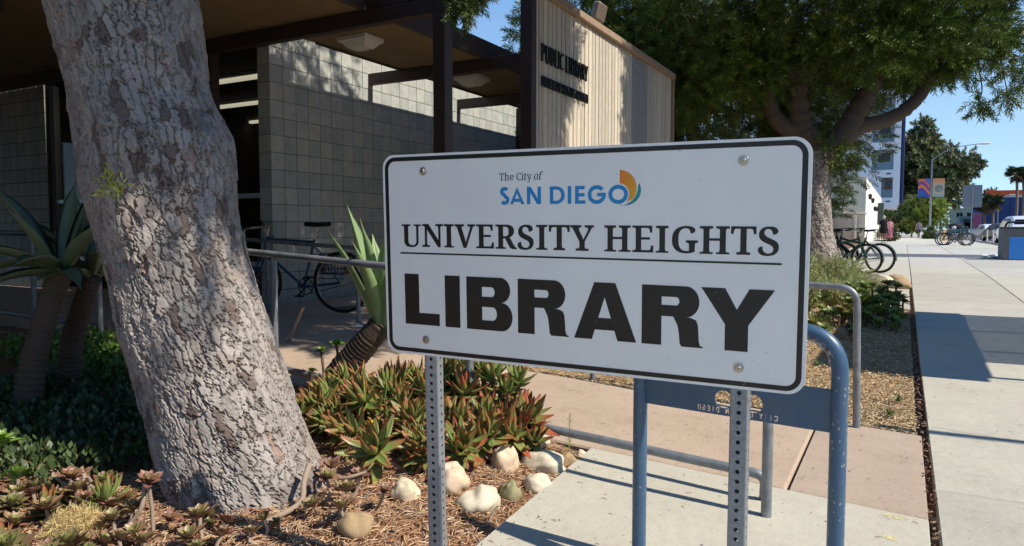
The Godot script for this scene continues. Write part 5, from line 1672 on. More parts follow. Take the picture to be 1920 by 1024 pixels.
func make_aloe(variant: int, leaves: Array, label: String) -> Node3D:
	var o := thing("aloe_rosette", label, "aloe", Vector3.ZERO, 0.0, "aloes massed behind the left sign post")
	rng.seed = 300 + variant
	var n := 19
	for i in n:
		var t := float(i) / n
		var az := i * 2.4 + rng.randf_range(-0.2, 0.2)
		var el := lerpf(-0.15, 1.3, pow(t, 1.05)) + rng.randf_range(-0.12, 0.12)
		var bs := leaf_frame(az, el)
		var k := lerpf(1.0, 0.62, t) * rng.randf_range(0.85, 1.12)
		part("leaf", leaves[rng.randi() % leaves.size()], M.succ, o, Transform3D(bs * Basis.from_scale(Vector3(k, k, k)), Vector3(cos(az) * 0.012, 0.015 + t * 0.05, sin(az) * 0.012)))
	for i in 5:
		var az := i * 1.3 + rng.randf_range(-0.3, 0.3)
		part("dry_leaf", leaves[0], M.dead_leaf, o, Transform3D(leaf_frame(az, rng.randf_range(-1.1, -0.35)) * Basis.from_scale(Vector3(0.7, rng.randf_range(0.6, 0.95), 0.7)), Vector3(0, -0.015 - i * 0.01, 0)))
	part("stem", rodm(Vector3(0, -0.25, 0), Vector3(0, 0.04, 0), 0.014, 8), M.twig, o)
	return o

# spoon-leaved rosette on a bare stem
func aeonium_mesh(n: int, R: float, inner: Color, outer: Color, s: int, cup := 0.6) -> ArrayMesh:
	rng.seed = s
	var b := MB.new()
	for i in n:
		var t := float(i) / n
		var az := i * 2.39996 + rng.randf_range(-0.1, 0.1)
		var el := lerpf(0.05, 1.4, pow(1.0 - t, 1.0) * 0.0 + pow(t, 0.8)) * cup + (1.0 - cup) * 0.2
		var L := R * lerpf(1.0, 0.28, t) * rng.randf_range(0.88, 1.1)
		var W := L * 0.46
		var d := Vector3(cos(az) * cos(el), sin(el), sin(az) * cos(el))
		var sd := Vector3(-sin(az), 0, cos(az))
		var up := sd.cross(d)
		var o := Vector3(0, R * 0.22 * t, 0)
		b.col = outer.lerp(inner, pow(t, 0.7)) * rng.randf_range(0.85, 1.15)
		var ce := b.col.lerp(outer, 0.5)
		var rows := []
		var cols := []
		for k in 5:
			var u := k / 4.0
			var w: float = W * [0.25, 0.62, 1.0, 0.85, 0.05][k] * 0.5
			var c := o + d * L * u + up * L * (0.16 * u * u)
			rows.append(PackedVector3Array([c - sd * w + up * w * 0.35, c - up * W * 0.03, c + sd * w + up * w * 0.35]))
			cols.append(PackedColorArray([ce, b.col, ce] if k < 4 else [outer, outer, outer]))
		b.grid(rows, false, false, cols)
	return b.mesh()

func agave_leaf(L: float, W: float, curve: float, s: int, pale: Color) -> ArrayMesh:
	rng.seed = s
	var b := MB.new()
	var rows := []
	var cols := []
	var N := 14
	for i in N + 1:
		var t := float(i) / N
		var w := W * 0.5 * (0.42 + 1.35 * t * (1.0 - t) * 2.0 * 0.62) * (1.0 - pow(t, 5.0)) * (1.0 if t < 0.97 else 0.2)
		if t > 0.75: w *= lerpf(1.0, 0.12, (t - 0.75) / 0.25)
		var c := Vector3(0, L * (t - 0.12 * curve * t * t), -L * curve * 0.5 * t * t)
		var th := W * 0.13 * (1.0 - t) + 0.002
		var g := w * 0.5
		rows.append(PackedVector3Array([c + Vector3(-w, 0, g), c + Vector3(-w * 0.5, 0, g * 0.2 + 0.0), c + Vector3(0, 0, -g * 0.1), c + Vector3(w * 0.5, 0, g * 0.2), c + Vector3(w, 0, g), c + Vector3(w * 0.5, 0, g * 0.2 - th), c + Vector3(0, 0, -g * 0.1 - th * 1.5), c + Vector3(-w * 0.5, 0, g * 0.2 - th)]))
		var m := pale * rng.randf_range(0.93, 1.07)
		if t > 0.93: m = m.lerp(Color(0.28, 0.12, 0.05), (t - 0.93) / 0.07)
		cols.append(PackedColorArray([m * 1.05, m, m * 0.96, m, m * 1.05, m, m, m]))
	b.grid(rows, true, false, cols)
	return b.mesh()

func agave_trunk(par: Node, pts: Array) -> void:
	var b := MB.new()
	var p := PackedVector3Array()
	var r := PackedFloat32Array()
	rng.seed = 17
	var N := 90
	for i in N + 1:
		var t := float(i) / N * (pts.size() - 1)
		var k := mini(int(t), pts.size() - 2)
		p.append((pts[k][0] as Vector3).lerp(pts[k + 1][0], t - k))
		r.append(lerpf(pts[k][1], pts[k + 1][1], t - k) * (1.0 + 0.09 * float(i % 3 == 0) - 0.04 * float(i % 3 == 1) + rng.randf_range(-0.03, 0.03)))
	b.tube(p, r, 18)
	part("trunk", b.mesh(), M.bark2, par)

func make_agave(label: String, at: Vector3, trunk: Array, head: Vector3, axis: Vector3, leaves: Array, size: float, pale: Color, s: int) -> Node3D:
	var o := thing("agave", label, "agave", at)
	agave_trunk(o, trunk)
	var lm := [agave_leaf(size, size * 0.23, 0.35, s, pale), agave_leaf(size * 0.95, size * 0.25, 0.75, s + 1, pale * 0.95), agave_leaf(size, size * 0.21, 0.1, s + 2, pale * 1.05)]
	var up := Basis(Quaternion(Vector3.UP, axis.normalized()))
	for q: Array in leaves:
		var az: float = q[0]
		var el: float = q[1]
		part("leaf", lm[int(q[3])], M.succ, o, Transform3D(up * leaf_frame(az, el) * Basis.from_scale(Vector3.ONE * float(q[2])), head + up * Vector3(cos(az) * 0.03, el * 0.03, sin(az) * 0.03)))
	return o

func build_planter() -> void:
	var f := fnl(FastNoiseLite.TYPE_SIMPLEX_SMOOTH, 2.2, 3, 5)
	var sy := func(x: float, z: float) -> float: return soil_y(x, z, f)
	# rocks along the pad edge: [x, z, rx, ry, rz, material, label]
	var rn := fnl(FastNoiseLite.TYPE_SIMPLEX_SMOOTH, 0.7, 2, 3)
	var rk := [
		[-1.775, -2.30, 0.062, 0.052, 0.055, "rock_cream", "dull cream stone just left of the left sign post"],
		[-1.66, -2.47, 0.078, 0.078, 0.07, "rock_pink", "tall pinkish stone just right of the left sign post"],
		[-1.50, -2.44, 0.088, 0.062, 0.07, "rock_white", "big white stone at the mulch edge, nearest to the pad and the camera"],
		[-1.445, -2.605, 0.052, 0.052, 0.042, "rock_green", "small greenish grey stone between the two white stones at the pad edge"],
		[-1.405, -2.765, 0.066, 0.052, 0.052, "rock_white", "cream-white stone touching the pad edge, behind the greenish stone"],
		[-1.61, -2.84, 0.060, 0.078, 0.055, "rock_pink", "upright orange-pink stone beside the red aloe tips"],
		[-1.47, -2.985, 0.098, 0.060, 0.072, "rock_white", "large lilac-white stone with a brown end near the low rail"],
		[-1.62, -3.22, 0.080, 0.034, 0.05, "rock_cream", "low flat cream stone under the low rail, farthest back"],
		[-1.415, -3.135, 0.040, 0.040, 0.04, "rock_tan", "small tan stone beside the thin green weed"],
		[-1.40, -3.265, 0.036, 0.026, 0.03, "rock_cream", "tiny yellowish stone at the pad corner behind the weed"],
		[-1.71, -1.925, 0.058, 0.058, 0.055, "rock_tan", "round brown stone alone in the mulch at the bottom edge"]]
	for k in rk.size():
		var q: Array = rk[k]
		var b := MB.new()
		b.blob(Vector3.ZERO, Vector3(q[2], q[3], q[4]) * 1.04, rn, 0.36, k * 7.3, 26, 18, Basis(Vector3.UP, k * 0.7) if k != 6 else Basis(Vector3.UP, 0.35))
		var at := Vector3(q[0], sy.call(q[0], q[1]) + q[3] * 0.42, q[1])
		var o := part("rock", b.mesh(), M[q[5]], null, Transform3D(Basis(), at))
		tag(o, q[6], "stone", "stones edging the planter")
	# aloe mass
	var sets := [[], [], []]
	M.dead_leaf = leafmat(Color(0.55, 0.42, 0.33), 0.95, Color(0, 0, 0), false)
	for i in 3:
		sets[0].append(aloe_leaf(0.135 + 0.02 * i, 0.050, 0.25 + 0.25 * i, 0.15, 400 + i))
		sets[1].append(aloe_leaf(0.14 + 0.02 * i, 0.056, 0.2 + 0.25 * i, 0.50, 410 + i))
		sets[2].append(aloe_leaf(0.135 + 0.02 * i, 0.055, 0.2 + 0.2 * i, 1.1, 420 + i))
	var lab := ["green aloe rosette in the mass between the trunk and the left sign post", "red-edged aloe rosette in the mass behind the left sign post", "strongly reddened aloe rosette at the right side of the aloe mass by the stones"]
	var proto := [make_aloe(0, sets[0] + [sets[1][0]], lab[0]), make_aloe(1, sets[1] + [sets[0][1]], lab[1]), make_aloe(2, sets[2] + [sets[1][2]], lab[2])]
	var spots := []
	rng.seed = 77
	# front row by hand: [x, z, lift, variant, scale]
	for q: Array in [[-2.02, -2.42, 0.10, 1, 1.25], [-1.83, -2.60, 0.08, 1, 0.95], [-2.24, -2.55, 0.12, 1, 1.0], [-1.68, -2.80, 0.10, 1, 1.05], [-1.60, -2.95, 0.12, 2, 1.0], [-2.33, -2.72, 0.22, 1, 1.15], [-1.60, -3.08, 0.17, 2, 1.05], [-1.72, -2.98, 0.16, 2, 0.9], [-1.86, -2.85, 0.17, 1, 0.95], [-2.05, -2.72, 0.18, 1, 0.95], [-2.52, -2.62, 0.10, 0, 0.8], [-2.62, -2.72, 0.14, 0, 0.9], [-1.52, -3.02, 0.10, 2, 0.8], [-1.78, -2.70, 0.06, 1, 0.8]]:
		spots.append(q)
	for i in 78:
		var a := rng.randf() * TAU
		var r := sqrt(rng.randf())
		var x := -2.2 + cos(a) * r * 0.66
		var z := -2.92 + sin(a) * r * 0.42
		var mass := clampf((-2.30 - z) / 0.95, 0.0, 1.0)
		var v := 0 if rng.randf() < 0.62 else 1
		if x > -1.95: v = 1 if rng.randf() < 0.45 else (2 if rng.randf() < 0.75 else 0)
		spots.append([x, z, 0.02 + (0.27 * mass * (1.0 - r * 0.25) + 0.03) * sqrt(rng.randf_range(0.1, 1.0)), v, rng.randf_range(0.7, 1.08)])
	for i in 12: spots.append([-1.98 + rng.randf_range(-0.22, 0.27), -3.15 + rng.randf_range(-0.1, 0.06), rng.randf_range(0.28, 0.36), 0, rng.randf_range(0.85, 1.05)])
	for k in spots.size():
		var q: Array = spots[k]
		var bs := Basis(Vector3.UP, rng.randf() * TAU) * Basis(Vector3(1, 0, 0), rng.randf_range(-0.3, 0.3))
		bs = Basis(Vector3(0, 0, 1), -(q[0] + 2.2) * 0.6) * Basis(Vector3(1, 0, 0), clampf(0.25 + (q[1] + 3.0) * 1.0, 0.0, 0.8)) * bs
		var at := Vector3(q[0] - 0.03 * clampf((q[0] + 2.0) * 2.0, 0.0, 1.0), sy.call(q[0], q[1]) + q[2] * 0.86, q[1])
		var hue: String = ["green", "red-edged", "strongly reddened"][q[3]]
		var where: String
		if q[0] < -2.6: where = "close beside the leaning trunk"
		elif q[0] < -2.35: where = "a hand's width right of the trunk"
		elif q[0] < -2.1: where = "midway from trunk to sign post"
		elif q[0] < -1.95: where = "just left of the left sign post"
		elif q[0] < -1.8: where = "right behind the left sign post"
		elif q[0] < -1.65: where = "just right of the left sign post"
		else: where = "at the right end by the stones"
		var tier: String = "front" if q[1] > -2.7 else ("second" if q[1] > -2.9 else ("third" if q[1] > -3.1 else "back"))
		var tall: String = "raised " if q[2] > 0.2 else ("low " if q[2] < 0.1 else "")
		var sized: String = "small " if q[4] < 0.8 else ("big " if q[4] > 1.0 else "")
		var alab := "%s%s%s aloe rosette, %s row, %s" % [sized, tall, hue, tier, where]
		if k == 0: copy(proto[1], at, bs.scaled(Vector3.ONE * q[4]), "largest red-edged aloe rosette at the front of the mass, above the bare mulch", "aloes massed behind the left sign post")
		else: copy(proto[q[3]], at, bs.scaled(Vector3.ONE * q[4]), alab)
	for p: Node3D in proto: p.position = Vector3(-2.4, sy.call(-2.4, -2.95) + 0.2, -2.95) + Vector3(proto.find(p) * 0.22, 0, proto.find(p) * -0.05)
	# the aloe by the foot of the trunk
	copy(proto[0], Vector3(-2.56, sy.call(-2.56, -1.52) + 0.02, -1.52), Basis(Vector3.UP, 0.6).scaled(Vector3.ONE * 0.95), "upright green aloe standing at the left foot of the leaning trunk", "aloes round the trunk")
	copy(proto[1], Vector3(-2.72, sy.call(-2.72, -1.40) + 0.01, -1.40), Basis(Vector3.UP, 2.0).scaled(Vector3.ONE * 0.75), "orange-tipped aloe left of the upright one by the trunk, before the dark shade", "aloes round the trunk")
	copy(proto[1], Vector3(-2.85, sy.call(-2.85, -1.22) - 0.01, -1.22), Basis(Vector3.UP, 1.0).scaled(Vector3.ONE * 0.7), "red and green aloe at the bottom left corner beside the dry grass tuft", "aloes round the trunk")
	copy(proto[1], Vector3(-2.62, sy.call(-2.62, -1.24) - 0.01, -1.20), Basis(Vector3.UP, 3.0).scaled(Vector3.ONE * 0.55), "small aloe in front of the dry grass tuft at the bottom edge", "aloes round the trunk")
	# aeoniums in front of the trunk: [x, z, height, radius, variant]
	var gi := Color(0.33, 0.41, 0.12)
	var ro := Color(0.27, 0.13, 0.10)
	var am := [aeonium_mesh(26, 0.055, gi, ro, 1, 0.75), aeonium_mesh(30, 0.055, gi * 0.9, Color(0.15, 0.095, 0.055), 2, 0.95), aeonium_mesh(22, 0.05, Color(0.20, 0.13, 0.05), ro * 0.9, 3, 0.55), aeonium_mesh(26, 0.055, Color(0.18, 0.30, 0.05), Color(0.12, 0.22, 0.04), 4, 0.6)]
	var place := []
	rng.seed = 99
	for i in 70:
		var x := rng.randf_range(-3.05, -1.95)
		var z := rng.randf_range(-1.62, -1.05) - (0.0 if x < -2.3 else (x + 2.3) * 0.9)
		if Vector2(x + 2.49, z + 1.33).length() < 0.17: continue
		place.append([x, z, rng.randf_range(0.015, 0.07), rng.randf_range(0.7, 1.35), [0, 0, 1, 1, 2][rng.randi() % 5]])
	for q: Array in [[-2.30, -1.52, 0.20, 0.9, 2], [-2.36, -1.50, 0.13, 0.8, 0], [-2.38, -1.44, 0.09, 0.9, 0], [-2.16, -1.62, 0.09, 1.0, 0], [-2.08, -1.66, 0.07, 0.8, 2], [-2.33, -1.26, 0.06, 1.2, 1], [-2.64, -1.36, 0.10, 0.95, 0], [-2.36, -1.30, 0.05, 0.9, 0], [-2.28, -1.34, 0.05, 0.9, 0], [-2.18, -1.42, 0.06, 0.85, 0], [-2.08, -1.52, 0.05, 0.95, 0], [-2.50, -1.16, 0.05, 1.2, 1], [-2.00, -1.58, 0.06, 0.9, 2], [-2.66, -1.48, 0.12, 0.85, 0], [-2.78, -1.52, 0.14, 1.0, 2], [-1.98, -2.06, 0.13, 0.85, 0], [-1.86, -2.05, 0.11, 0.95, 0], [-1.92, -1.93, 0.07, 0.9, 0], [-1.79, -1.97, 0.10, 0.75, 2], [-1.76, -1.90, 0.12, 0.8, 0], [-2.07, -2.18, 0.12, 1.0, 2], [-1.95, -2.22, 0.10, 0.9, 2], [-1.74, -2.12, 0.11, 0.7, 2], [-2.95, -1.42, 0.12, 1.1, 3], [-3.02, -1.38, 0.22, 1.3, 3], [-2.92, -1.26, 0.06, 1.1, 1], [-2.80, -1.33, 0.06, 0.9, 0], [-2.98, -1.18, 0.07, 1.0, 0], [-2.2, -1.28, 0.03, 0.8, 2], [-2.1, -1.38, 0.03, 0.9, 1], [-2.30, -1.22, 0.04, 1.0, 2], [-2.70, -1.10, 0.03, 0.9, 2], [-2.55, -1.44, 0.14, 0.7, 2]]:
		place.append([q[0], q[1], q[2] * (0.75 if q[2] < 0.15 else 1.0), q[3] * 1.35, q[4]])
	for k in place.size():
		var q: Array = place[k]
		var lbl: String = ["small green-hearted aeonium rosette with brown-red outer leaves among the mulch by the trunk", "large tight green aeonium rosette at the foot of the trunk", "dull reddish brown dried aeonium rosette among the mulch by the trunk", "bright green aeonium rosette at the left picture edge"][q[4]]
		if q[4] < 3:
			var kind: String = ["green-hearted red-rimmed", "tight green", "dried reddish brown"][q[4]]
			var spot: String
			if q[0] > -2.15: spot = "in the bare mulch right of the trunk"
			elif q[0] > -2.32: spot = "before the trunk foot's right half"
			elif q[0] > -2.45: spot = "before the trunk foot's left half"
			elif q[0] > -2.6: spot = "by the trunk foot's left edge"
			elif q[0] > -2.8: spot = "left of the trunk by the dry tuft"
			else: spot = "at the left picture edge"
			lbl = "%s%s%s aeonium %s, %s row" % ["large " if q[3] > 1.15 else ("small " if q[3] < 0.85 else ""), "stalked " if q[2] > 0.09 else "", kind, spot, "front" if q[1] > -1.2 else ("middle" if q[1] > -1.45 else "back")]
		var o := thing("aeonium", lbl, "aeonium", Vector3(q[0], sy.call(q[0], q[1]), q[1]), rng.randf() * TAU, "aeoniums round the trunk")
		var bs := Basis(Vector3(1, 0, 0), rng.randf_range(-0.1, 0.5)) * Basis(Vector3(0, 0, 1), rng.randf_range(-0.4, 0.4))
		part("rosette", am[q[4]], M.succ, o, Transform3D(bs.scaled(Vector3.ONE * q[3]), Vector3(0, q[2], 0)))
		part("stem", tubem([Vector3(rng.randf_range(-0.05, 0.05), -0.01, rng.randf_range(-0.05, 0.05)), Vector3(rng.randf_range(-0.02, 0.02), q[2] * 0.5, rng.randf_range(-0.02, 0.02)), Vector3(0, q[2], 0)], 0.007, 8), M.drytwig, o)
	# green aeoniums on stems by the low rail, and leafy greens in the sun behind the agaves
	for k in 5:
		var q: Array = [[-3.06, -3.16, 0.30, 0.9], [-2.90, -3.12, 0.36, 1.0], [-2.86, -3.02, 0.24, 0.8], [-2.98, -3.0, 0.22, 0.75], [-2.74, -2.94, 0.17, 0.9]][k]
		var o := thing("aeonium", "bright green aeonium rosette on a bare stem by the low rail, right of the trunk", "aeonium", Vector3(q[0], sy.call(q[0], q[1]), q[1]), k * 1.1, "green aeoniums by the low rail")
		part("rosette", am[3], M.succ, o, Transform3D(Basis(Vector3(1, 0, 0), 0.3).scaled(Vector3.ONE * q[3]), Vector3(0, q[2], 0)))
		part("stem", tubem([Vector3(0.06, -0.01, 0.03), Vector3(0.02, q[2] * 0.5, 0), Vector3(0, q[2], 0)], 0.008, 8), M.twig, o)
	var lf := MB.new()
	lf.tri(Vector3.ZERO, Vector3(0.022, 0.04, 0.006), Vector3(0, 0.075, 0.012))
	lf.tri(Vector3.ZERO, Vector3(0, 0.075, 0.012), Vector3(-0.022, 0.04, 0.006))
	var lfm := lf.mesh()
	var xfs := []
	var cols := []
	rng.seed = 13
	for i in 6000:
		var x := rng.randf_range(-5.6, -3.9)
		var z := rng.randf_range(-3.2, -2.55)
		var k := rng.randf_range(0.3, 0.7)
		xfs.append(Transform3D(Basis(Vector3.UP, rng.randf() * TAU) * Basis(Vector3(1, 0, 0), rng.randf_range(-1.0, 1.0)) * Basis.from_scale(Vector3.ONE * k), Vector3(x, sy.call(x, z) + rng.randf_range(0.0, 0.16), z)))
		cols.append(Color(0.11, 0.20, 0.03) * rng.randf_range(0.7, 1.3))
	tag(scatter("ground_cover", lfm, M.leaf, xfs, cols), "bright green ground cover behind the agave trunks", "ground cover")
	xfs = []
	cols = []
	for i in 9000:
		var x := rng.randf_range(-4.6, -2.85)
		var z := rng.randf_range(-2.5, -1.45)
		var k := rng.randf_range(0.25, 0.6)
		xfs.append(Transform3D(Basis(Vector3.UP, rng.randf() * TAU) * Basis(Vector3(1, 0, 0), rng.randf_range(-1.2, 0.9)) * Basis.from_scale(Vector3.ONE * k), Vector3(x, sy.call(x, z) + rng.randf_range(0.0, 0.13), z)))
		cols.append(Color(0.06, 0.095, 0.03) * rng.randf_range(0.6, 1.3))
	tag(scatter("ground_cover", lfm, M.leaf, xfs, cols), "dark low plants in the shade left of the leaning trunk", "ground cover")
	# agaves
	var pale := Color(0.15, 0.19, 0.105)
	make_agave("agave with upright pale green leaves on a dark stem, half hidden behind the sign", Vector3(-3.15, sy.call(-3.15, -3.33) , -3.33),
		[[Vector3(-0.03, -0.02, 0), 0.10], [Vector3(0.10, 0.17, -0.02), 0.085], [Vector3(0.27, 0.36, -0.06), 0.075], [Vector3(0.33, 0.44, -0.09), 0.07]], Vector3(0.34, 0.43, -0.10), Vector3(0.12, 1, 0.0),
		[[2.9, 1.24, 1.30, 2], [2.5, 1.06, 1.08, 2], [3.6, 1.2, 1.0, 2], [-1.9, 1.25, 1.15, 0], [0.6, 1.2, 1.1, 0], [-0.6, 1.0, 1.05, 1], [1.6, 1.1, 1.0, 2], [-1.2, 0.9, 0.9, 2], [0.1, 0.6, 0.95, 1], [2.0, 1.35, 1.1, 2], [-2.4, 1.15, 0.9, 2], [1.1, 1.4, 1.0, 2]], 0.60, Color(0.21, 0.30, 0.13), 500)
	make_agave("pale grey-green agave with broad leaves on a ringed stem at the left edge, shaded", Vector3(-3.99, sy.call(-3.99, -1.96), -1.96),
		[[Vector3(0, -0.02, 0), 0.075], [Vector3(0.03, 0.3, -0.04), 0.06], [Vector3(0.07, 0.6, -0.11), 0.055], [Vector3(0.09, 0.76, -0.16), 0.06]], Vector3(0.09, 0.77, -0.16), Vector3(0.05, 1, 0.05),
		[[2.5, 1.15, 1.05, 0], [3.3, 0.85, 1.0, 1], [1.9, 0.65, 0.95, 1], [0.9, 0.55, 0.9, 1], [1.4, 1.0, 0.75, 2], [-0.1, 0.75, 1.0, 0], [-0.9, 0.95, 1.05, 2], [-1.8, 0.8, 1.0, 0], [-2.5, 0.6, 1.0, 1], [2.9, 0.3, 0.95, 1], [0.3, 0.25, 0.85, 1], [1.7, 0.15, 0.8, 1], [-1.3, 1.25, 0.9, 2], [4.1, 1.2, 0.95, 2]], 0.53, pale, 510)
	make_agave("second agave with a leaning ringed stem between the left one and the tree trunk, shaded", Vector3(-4.25, sy.call(-4.25, -2.32), -2.32),
		[[Vector3(0, -0.02, 0), 0.07], [Vector3(0.08, 0.35, 0.0), 0.055], [Vector3(0.26, 0.70, -0.02), 0.05]], Vector3(0.27, 0.71, -0.02), Vector3(0.15, 1, 0.0),
		[[2.0, 0.9, 0.9, 0], [0.5, 0.8, 0.9, 1], [-0.8, 1.0, 0.95, 2], [-2.0, 0.9, 0.9, 0], [3.2, 1.15, 0.95, 2], [1.2, 0.4, 0.85, 1], [-1.4, 0.5, 0.85, 1]], 0.5, pale * 0.9, 520)
	for k in 3:
		var at: Vector3 = [Vector3(-3.35, 0, -2.35), Vector3(-4.35, 0, -1.75), Vector3(-3.2, 0, -2.75)][k]
		at.y = sy.call(at.x, at.z)
		make_agave(["low dark green agave pup in the shade behind the trunk", "stemless dark agave pup at the far left below the ringed stem", "dark agave pup in shade close behind the trunk by the low rail"][k], at, [[Vector3(0, -0.03, 0), 0.03], [Vector3(0, 0.03, 0), 0.03]], Vector3(0, 0.03, 0), Vector3.UP,
			[[0.2, 0.7, 0.9, 0], [1.3, 0.9, 0.8, 1], [2.4, 0.6, 0.9, 1], [3.5, 1.0, 0.85, 2], [4.6, 0.75, 0.9, 0], [5.6, 1.15, 0.8, 2]], 0.36, Color(0.09, 0.14, 0.06), 530 + k)
	# dry grass tuft
	var dg := thing("dry_grass_tuft", "pale straw-coloured dry grass tuft at the bottom left", "dry grass", Vector3(-2.50, sy.call(-2.50, -1.38) + 0.02, -1.38))
	var blade := MB.new()
	blade.quad(Vector3(-0.0012, 0, 0), Vector3(0.0012, 0, 0), Vector3(0.0012, 0.02, 0.004), Vector3(-0.0012, 0.02, 0.004))
	blade.quad(Vector3(-0.0012, 0.02, 0.004), Vector3(0.0012, 0.02, 0.004), Vector3(0.0004, 0.036, 0.013), Vector3(-0.0004, 0.036, 0.013))
	xfs = []
	cols = []
	for i in 5200:
		var d := rand_dir()
		d.y = absf(d.y)
		var p := Vector3(d.x * 0.10, d.y * 0.075, d.z * 0.09) * pow(rng.randf(), 0.2) * (1.0 + 0.35 * f.get_noise_2d(d.x * 3.0 + 5.0, d.z * 3.0))
		xfs.append(Transform3D(Basis(rand_dir(), rng.randf() * TAU) * Basis.from_scale(Vector3.ONE * rng.randf_range(0.35, 0.8)), p))
		cols.append(Color(0.78, 0.62, 0.30) * rng.randf_range(0.6, 1.15))
	scatter("blades", blade.mesh(), M.dry, xfs, cols, dg)
	# dead mat of stems
	var dm := thing("dead_plant", "cluster of dead knobbly brown stems left of the trunk's foot at the shade edge", "dead plant", Vector3(-2.80, sy.call(-2.80, -1.55) + 0.02, -1.55))
	var b2 := MB.new()
	for i in 16:
		var p0 := Vector3(rng.randf_range(-0.09, 0.09), 0, rng.randf_range(-0.05, 0.05))
		b2.tube(PackedVector3Array([p0, p0 + Vector3(rng.randf_range(-0.03, 0.03), 0.05, 0.0), p0 + Vector3(rng.randf_range(-0.06, 0.06), 0.09, rng.randf_range(-0.03, 0.03))]), PackedFloat32Array([0.008, 0.011, 0.006]), 6)
	part("stems", b2.mesh(), M.drytwig, dm)
	# dead branches in the mulch
	var br := [
		[[Vector3(-2.06, 0.14, -2.05), Vector3(-2.02, 0.10, -1.98), Vector3(-1.99, 0.05, -1.93), Vector3(-2.02, 0.02, -1.82), Vector3(-2.06, 0.0, -1.72)], 0.013, "grey crooked dead branch leaning at the right foot of the trunk"],
		[[Vector3(-2.33, 0.20, -1.53), Vector3(-2.31, 0.12, -1.50), Vector3(-2.34, 0.06, -1.47), Vector3(-2.37, 0.0, -1.40)], 0.009, "thin bare stem rising before the trunk with a reddish rosette on top"],
		[[Vector3(-1.395, 0.0, -2.33), Vector3(-1.385, 0.05, -2.36), Vector3(-1.37, 0.075, -2.37)], 0.006, "short curved grey twig beside the big white stone"],
		[[Vector3(-2.14, 0.10, -2.22), Vector3(-2.06, 0.08, -2.12), Vector3(-1.93, 0.10, -2.10), Vector3(-1.86, 0.13, -2.16)], 0.009, "curved dead stem lying between the trunk and the aloes"],
		[[Vector3(-1.88, 0.0, -1.98), Vector3(-1.83, 0.06, -2.02), Vector3(-1.80, 0.12, -2.06)], 0.006, "thin dead stem in the mulch right of the trunk"]]
	for q: Array in br:
		var p := []
		for v: Vector3 in q[0]: p.append(Vector3(v.x, v.y + sy.call(v.x, v.z), v.z))
		var b3 := MB.new()
		var pp := PackedVector3Array()
		for i in p.size() - 1:
			for k in 4:
				pp.append((p[i] as Vector3).cubic_interpolate(p[i + 1], p[maxi(i - 1, 0)], p[mini(i + 2, p.size() - 1)], k / 4.0))
		pp.append(p[-1])
		var rr := PackedFloat32Array()
		for i in pp.size(): rr.append(q[1] * lerpf(1.0, 0.6, float(i) / pp.size()) * rng.randf_range(0.85, 1.15))
		b3.tube(pp, rr, 9)
		tag(part("dead_branch", b3.mesh(), M.drytwig), q[2], "branch")
	var stick := rodm(Vector3(-4.62, sy.call(-4.62, -4.4) + 0.0, -4.38) * Vector3(1, 0, 1) + Vector3(0, gy(-4.62, -4.38) - 0.01, 0), Vector3(-4.50, gy(-4.5, -4.4) + 0.30, -4.44), 0.014, 8)
	tag(part("plant_stake", stick, M.drytwig), "thin leaning wooden stick standing on the path edge before the bicycle", "stick")
	# yellow flower
	var fl := thing("yellow_flower", "small yellow flower head among the aloes", "flower", Vector3(-2.13, sy.call(-2.13, -2.60) + 0.20, -2.52))
	var fb := MB.new()
	for i in 26:
		var d := rand_dir()
		var c := d * 0.014
		var s1 := d.cross(rand_dir()).normalized() * 0.007
		var s2 := d.cross(s1).normalized() * 0.007
		fb.col = Color(0.75, 0.62, 0.02)
		fb.quad(c - s1 - s2, c + s1 - s2, c + s1 + s2, c - s1 + s2)
	part("petals", fb.mesh(), M.dry, fl)
	part("stalk", rodm(Vector3(0, -0.2, 0), Vector3.ZERO, 0.003, 6), M.twig, fl)
	# weed
	var wd := thing("weed", "thin bright green feathery weed growing by the low rail at the pad corner", "weed", Vector3(-1.44, sy.call(-1.44, -3.20), -3.20))
	var wb := MB.new()
	wb.col = Color(0.25, 0.33, 0.09)
	wb.rod(Vector3.ZERO, Vector3(0.005, 0.23, 0.0), 0.002, 5)
	for i in 46:
		var t := (i + 1) / 47.0
		var az := i * 2.4
		var o := Vector3(0.005 * t, 0.23 * t, 0)
		var d := Vector3(cos(az), 0.55, sin(az)).normalized()
		var L := 0.045 * (1.0 - 0.6 * t)
		var s2 := d.cross(Vector3.UP).normalized() * 0.003
		wb.col = Color(0.20, 0.30, 0.06) * rng.randf_range(0.8, 1.2)
		wb.tri(o, o + d * L * 0.5 + s2, o + d * L)
		wb.tri(o, o + d * L, o + d * L * 0.5 - s2)
	part("leaves", wb.mesh(), M.leaf, wd)
	# litter of needles and bark chips over the bed
	var nd := MB.new()
	nd.tube(PackedVector3Array([Vector3(-0.028, 0, 0), Vector3(0, 0.003, 0.003), Vector3(0.028, 0, 0)]), PackedFloat32Array([0.0011, 0.0014, 0.0007]), 3)
	var ndm := nd.mesh()
	xfs = []
	cols = []
	rng.seed = 201
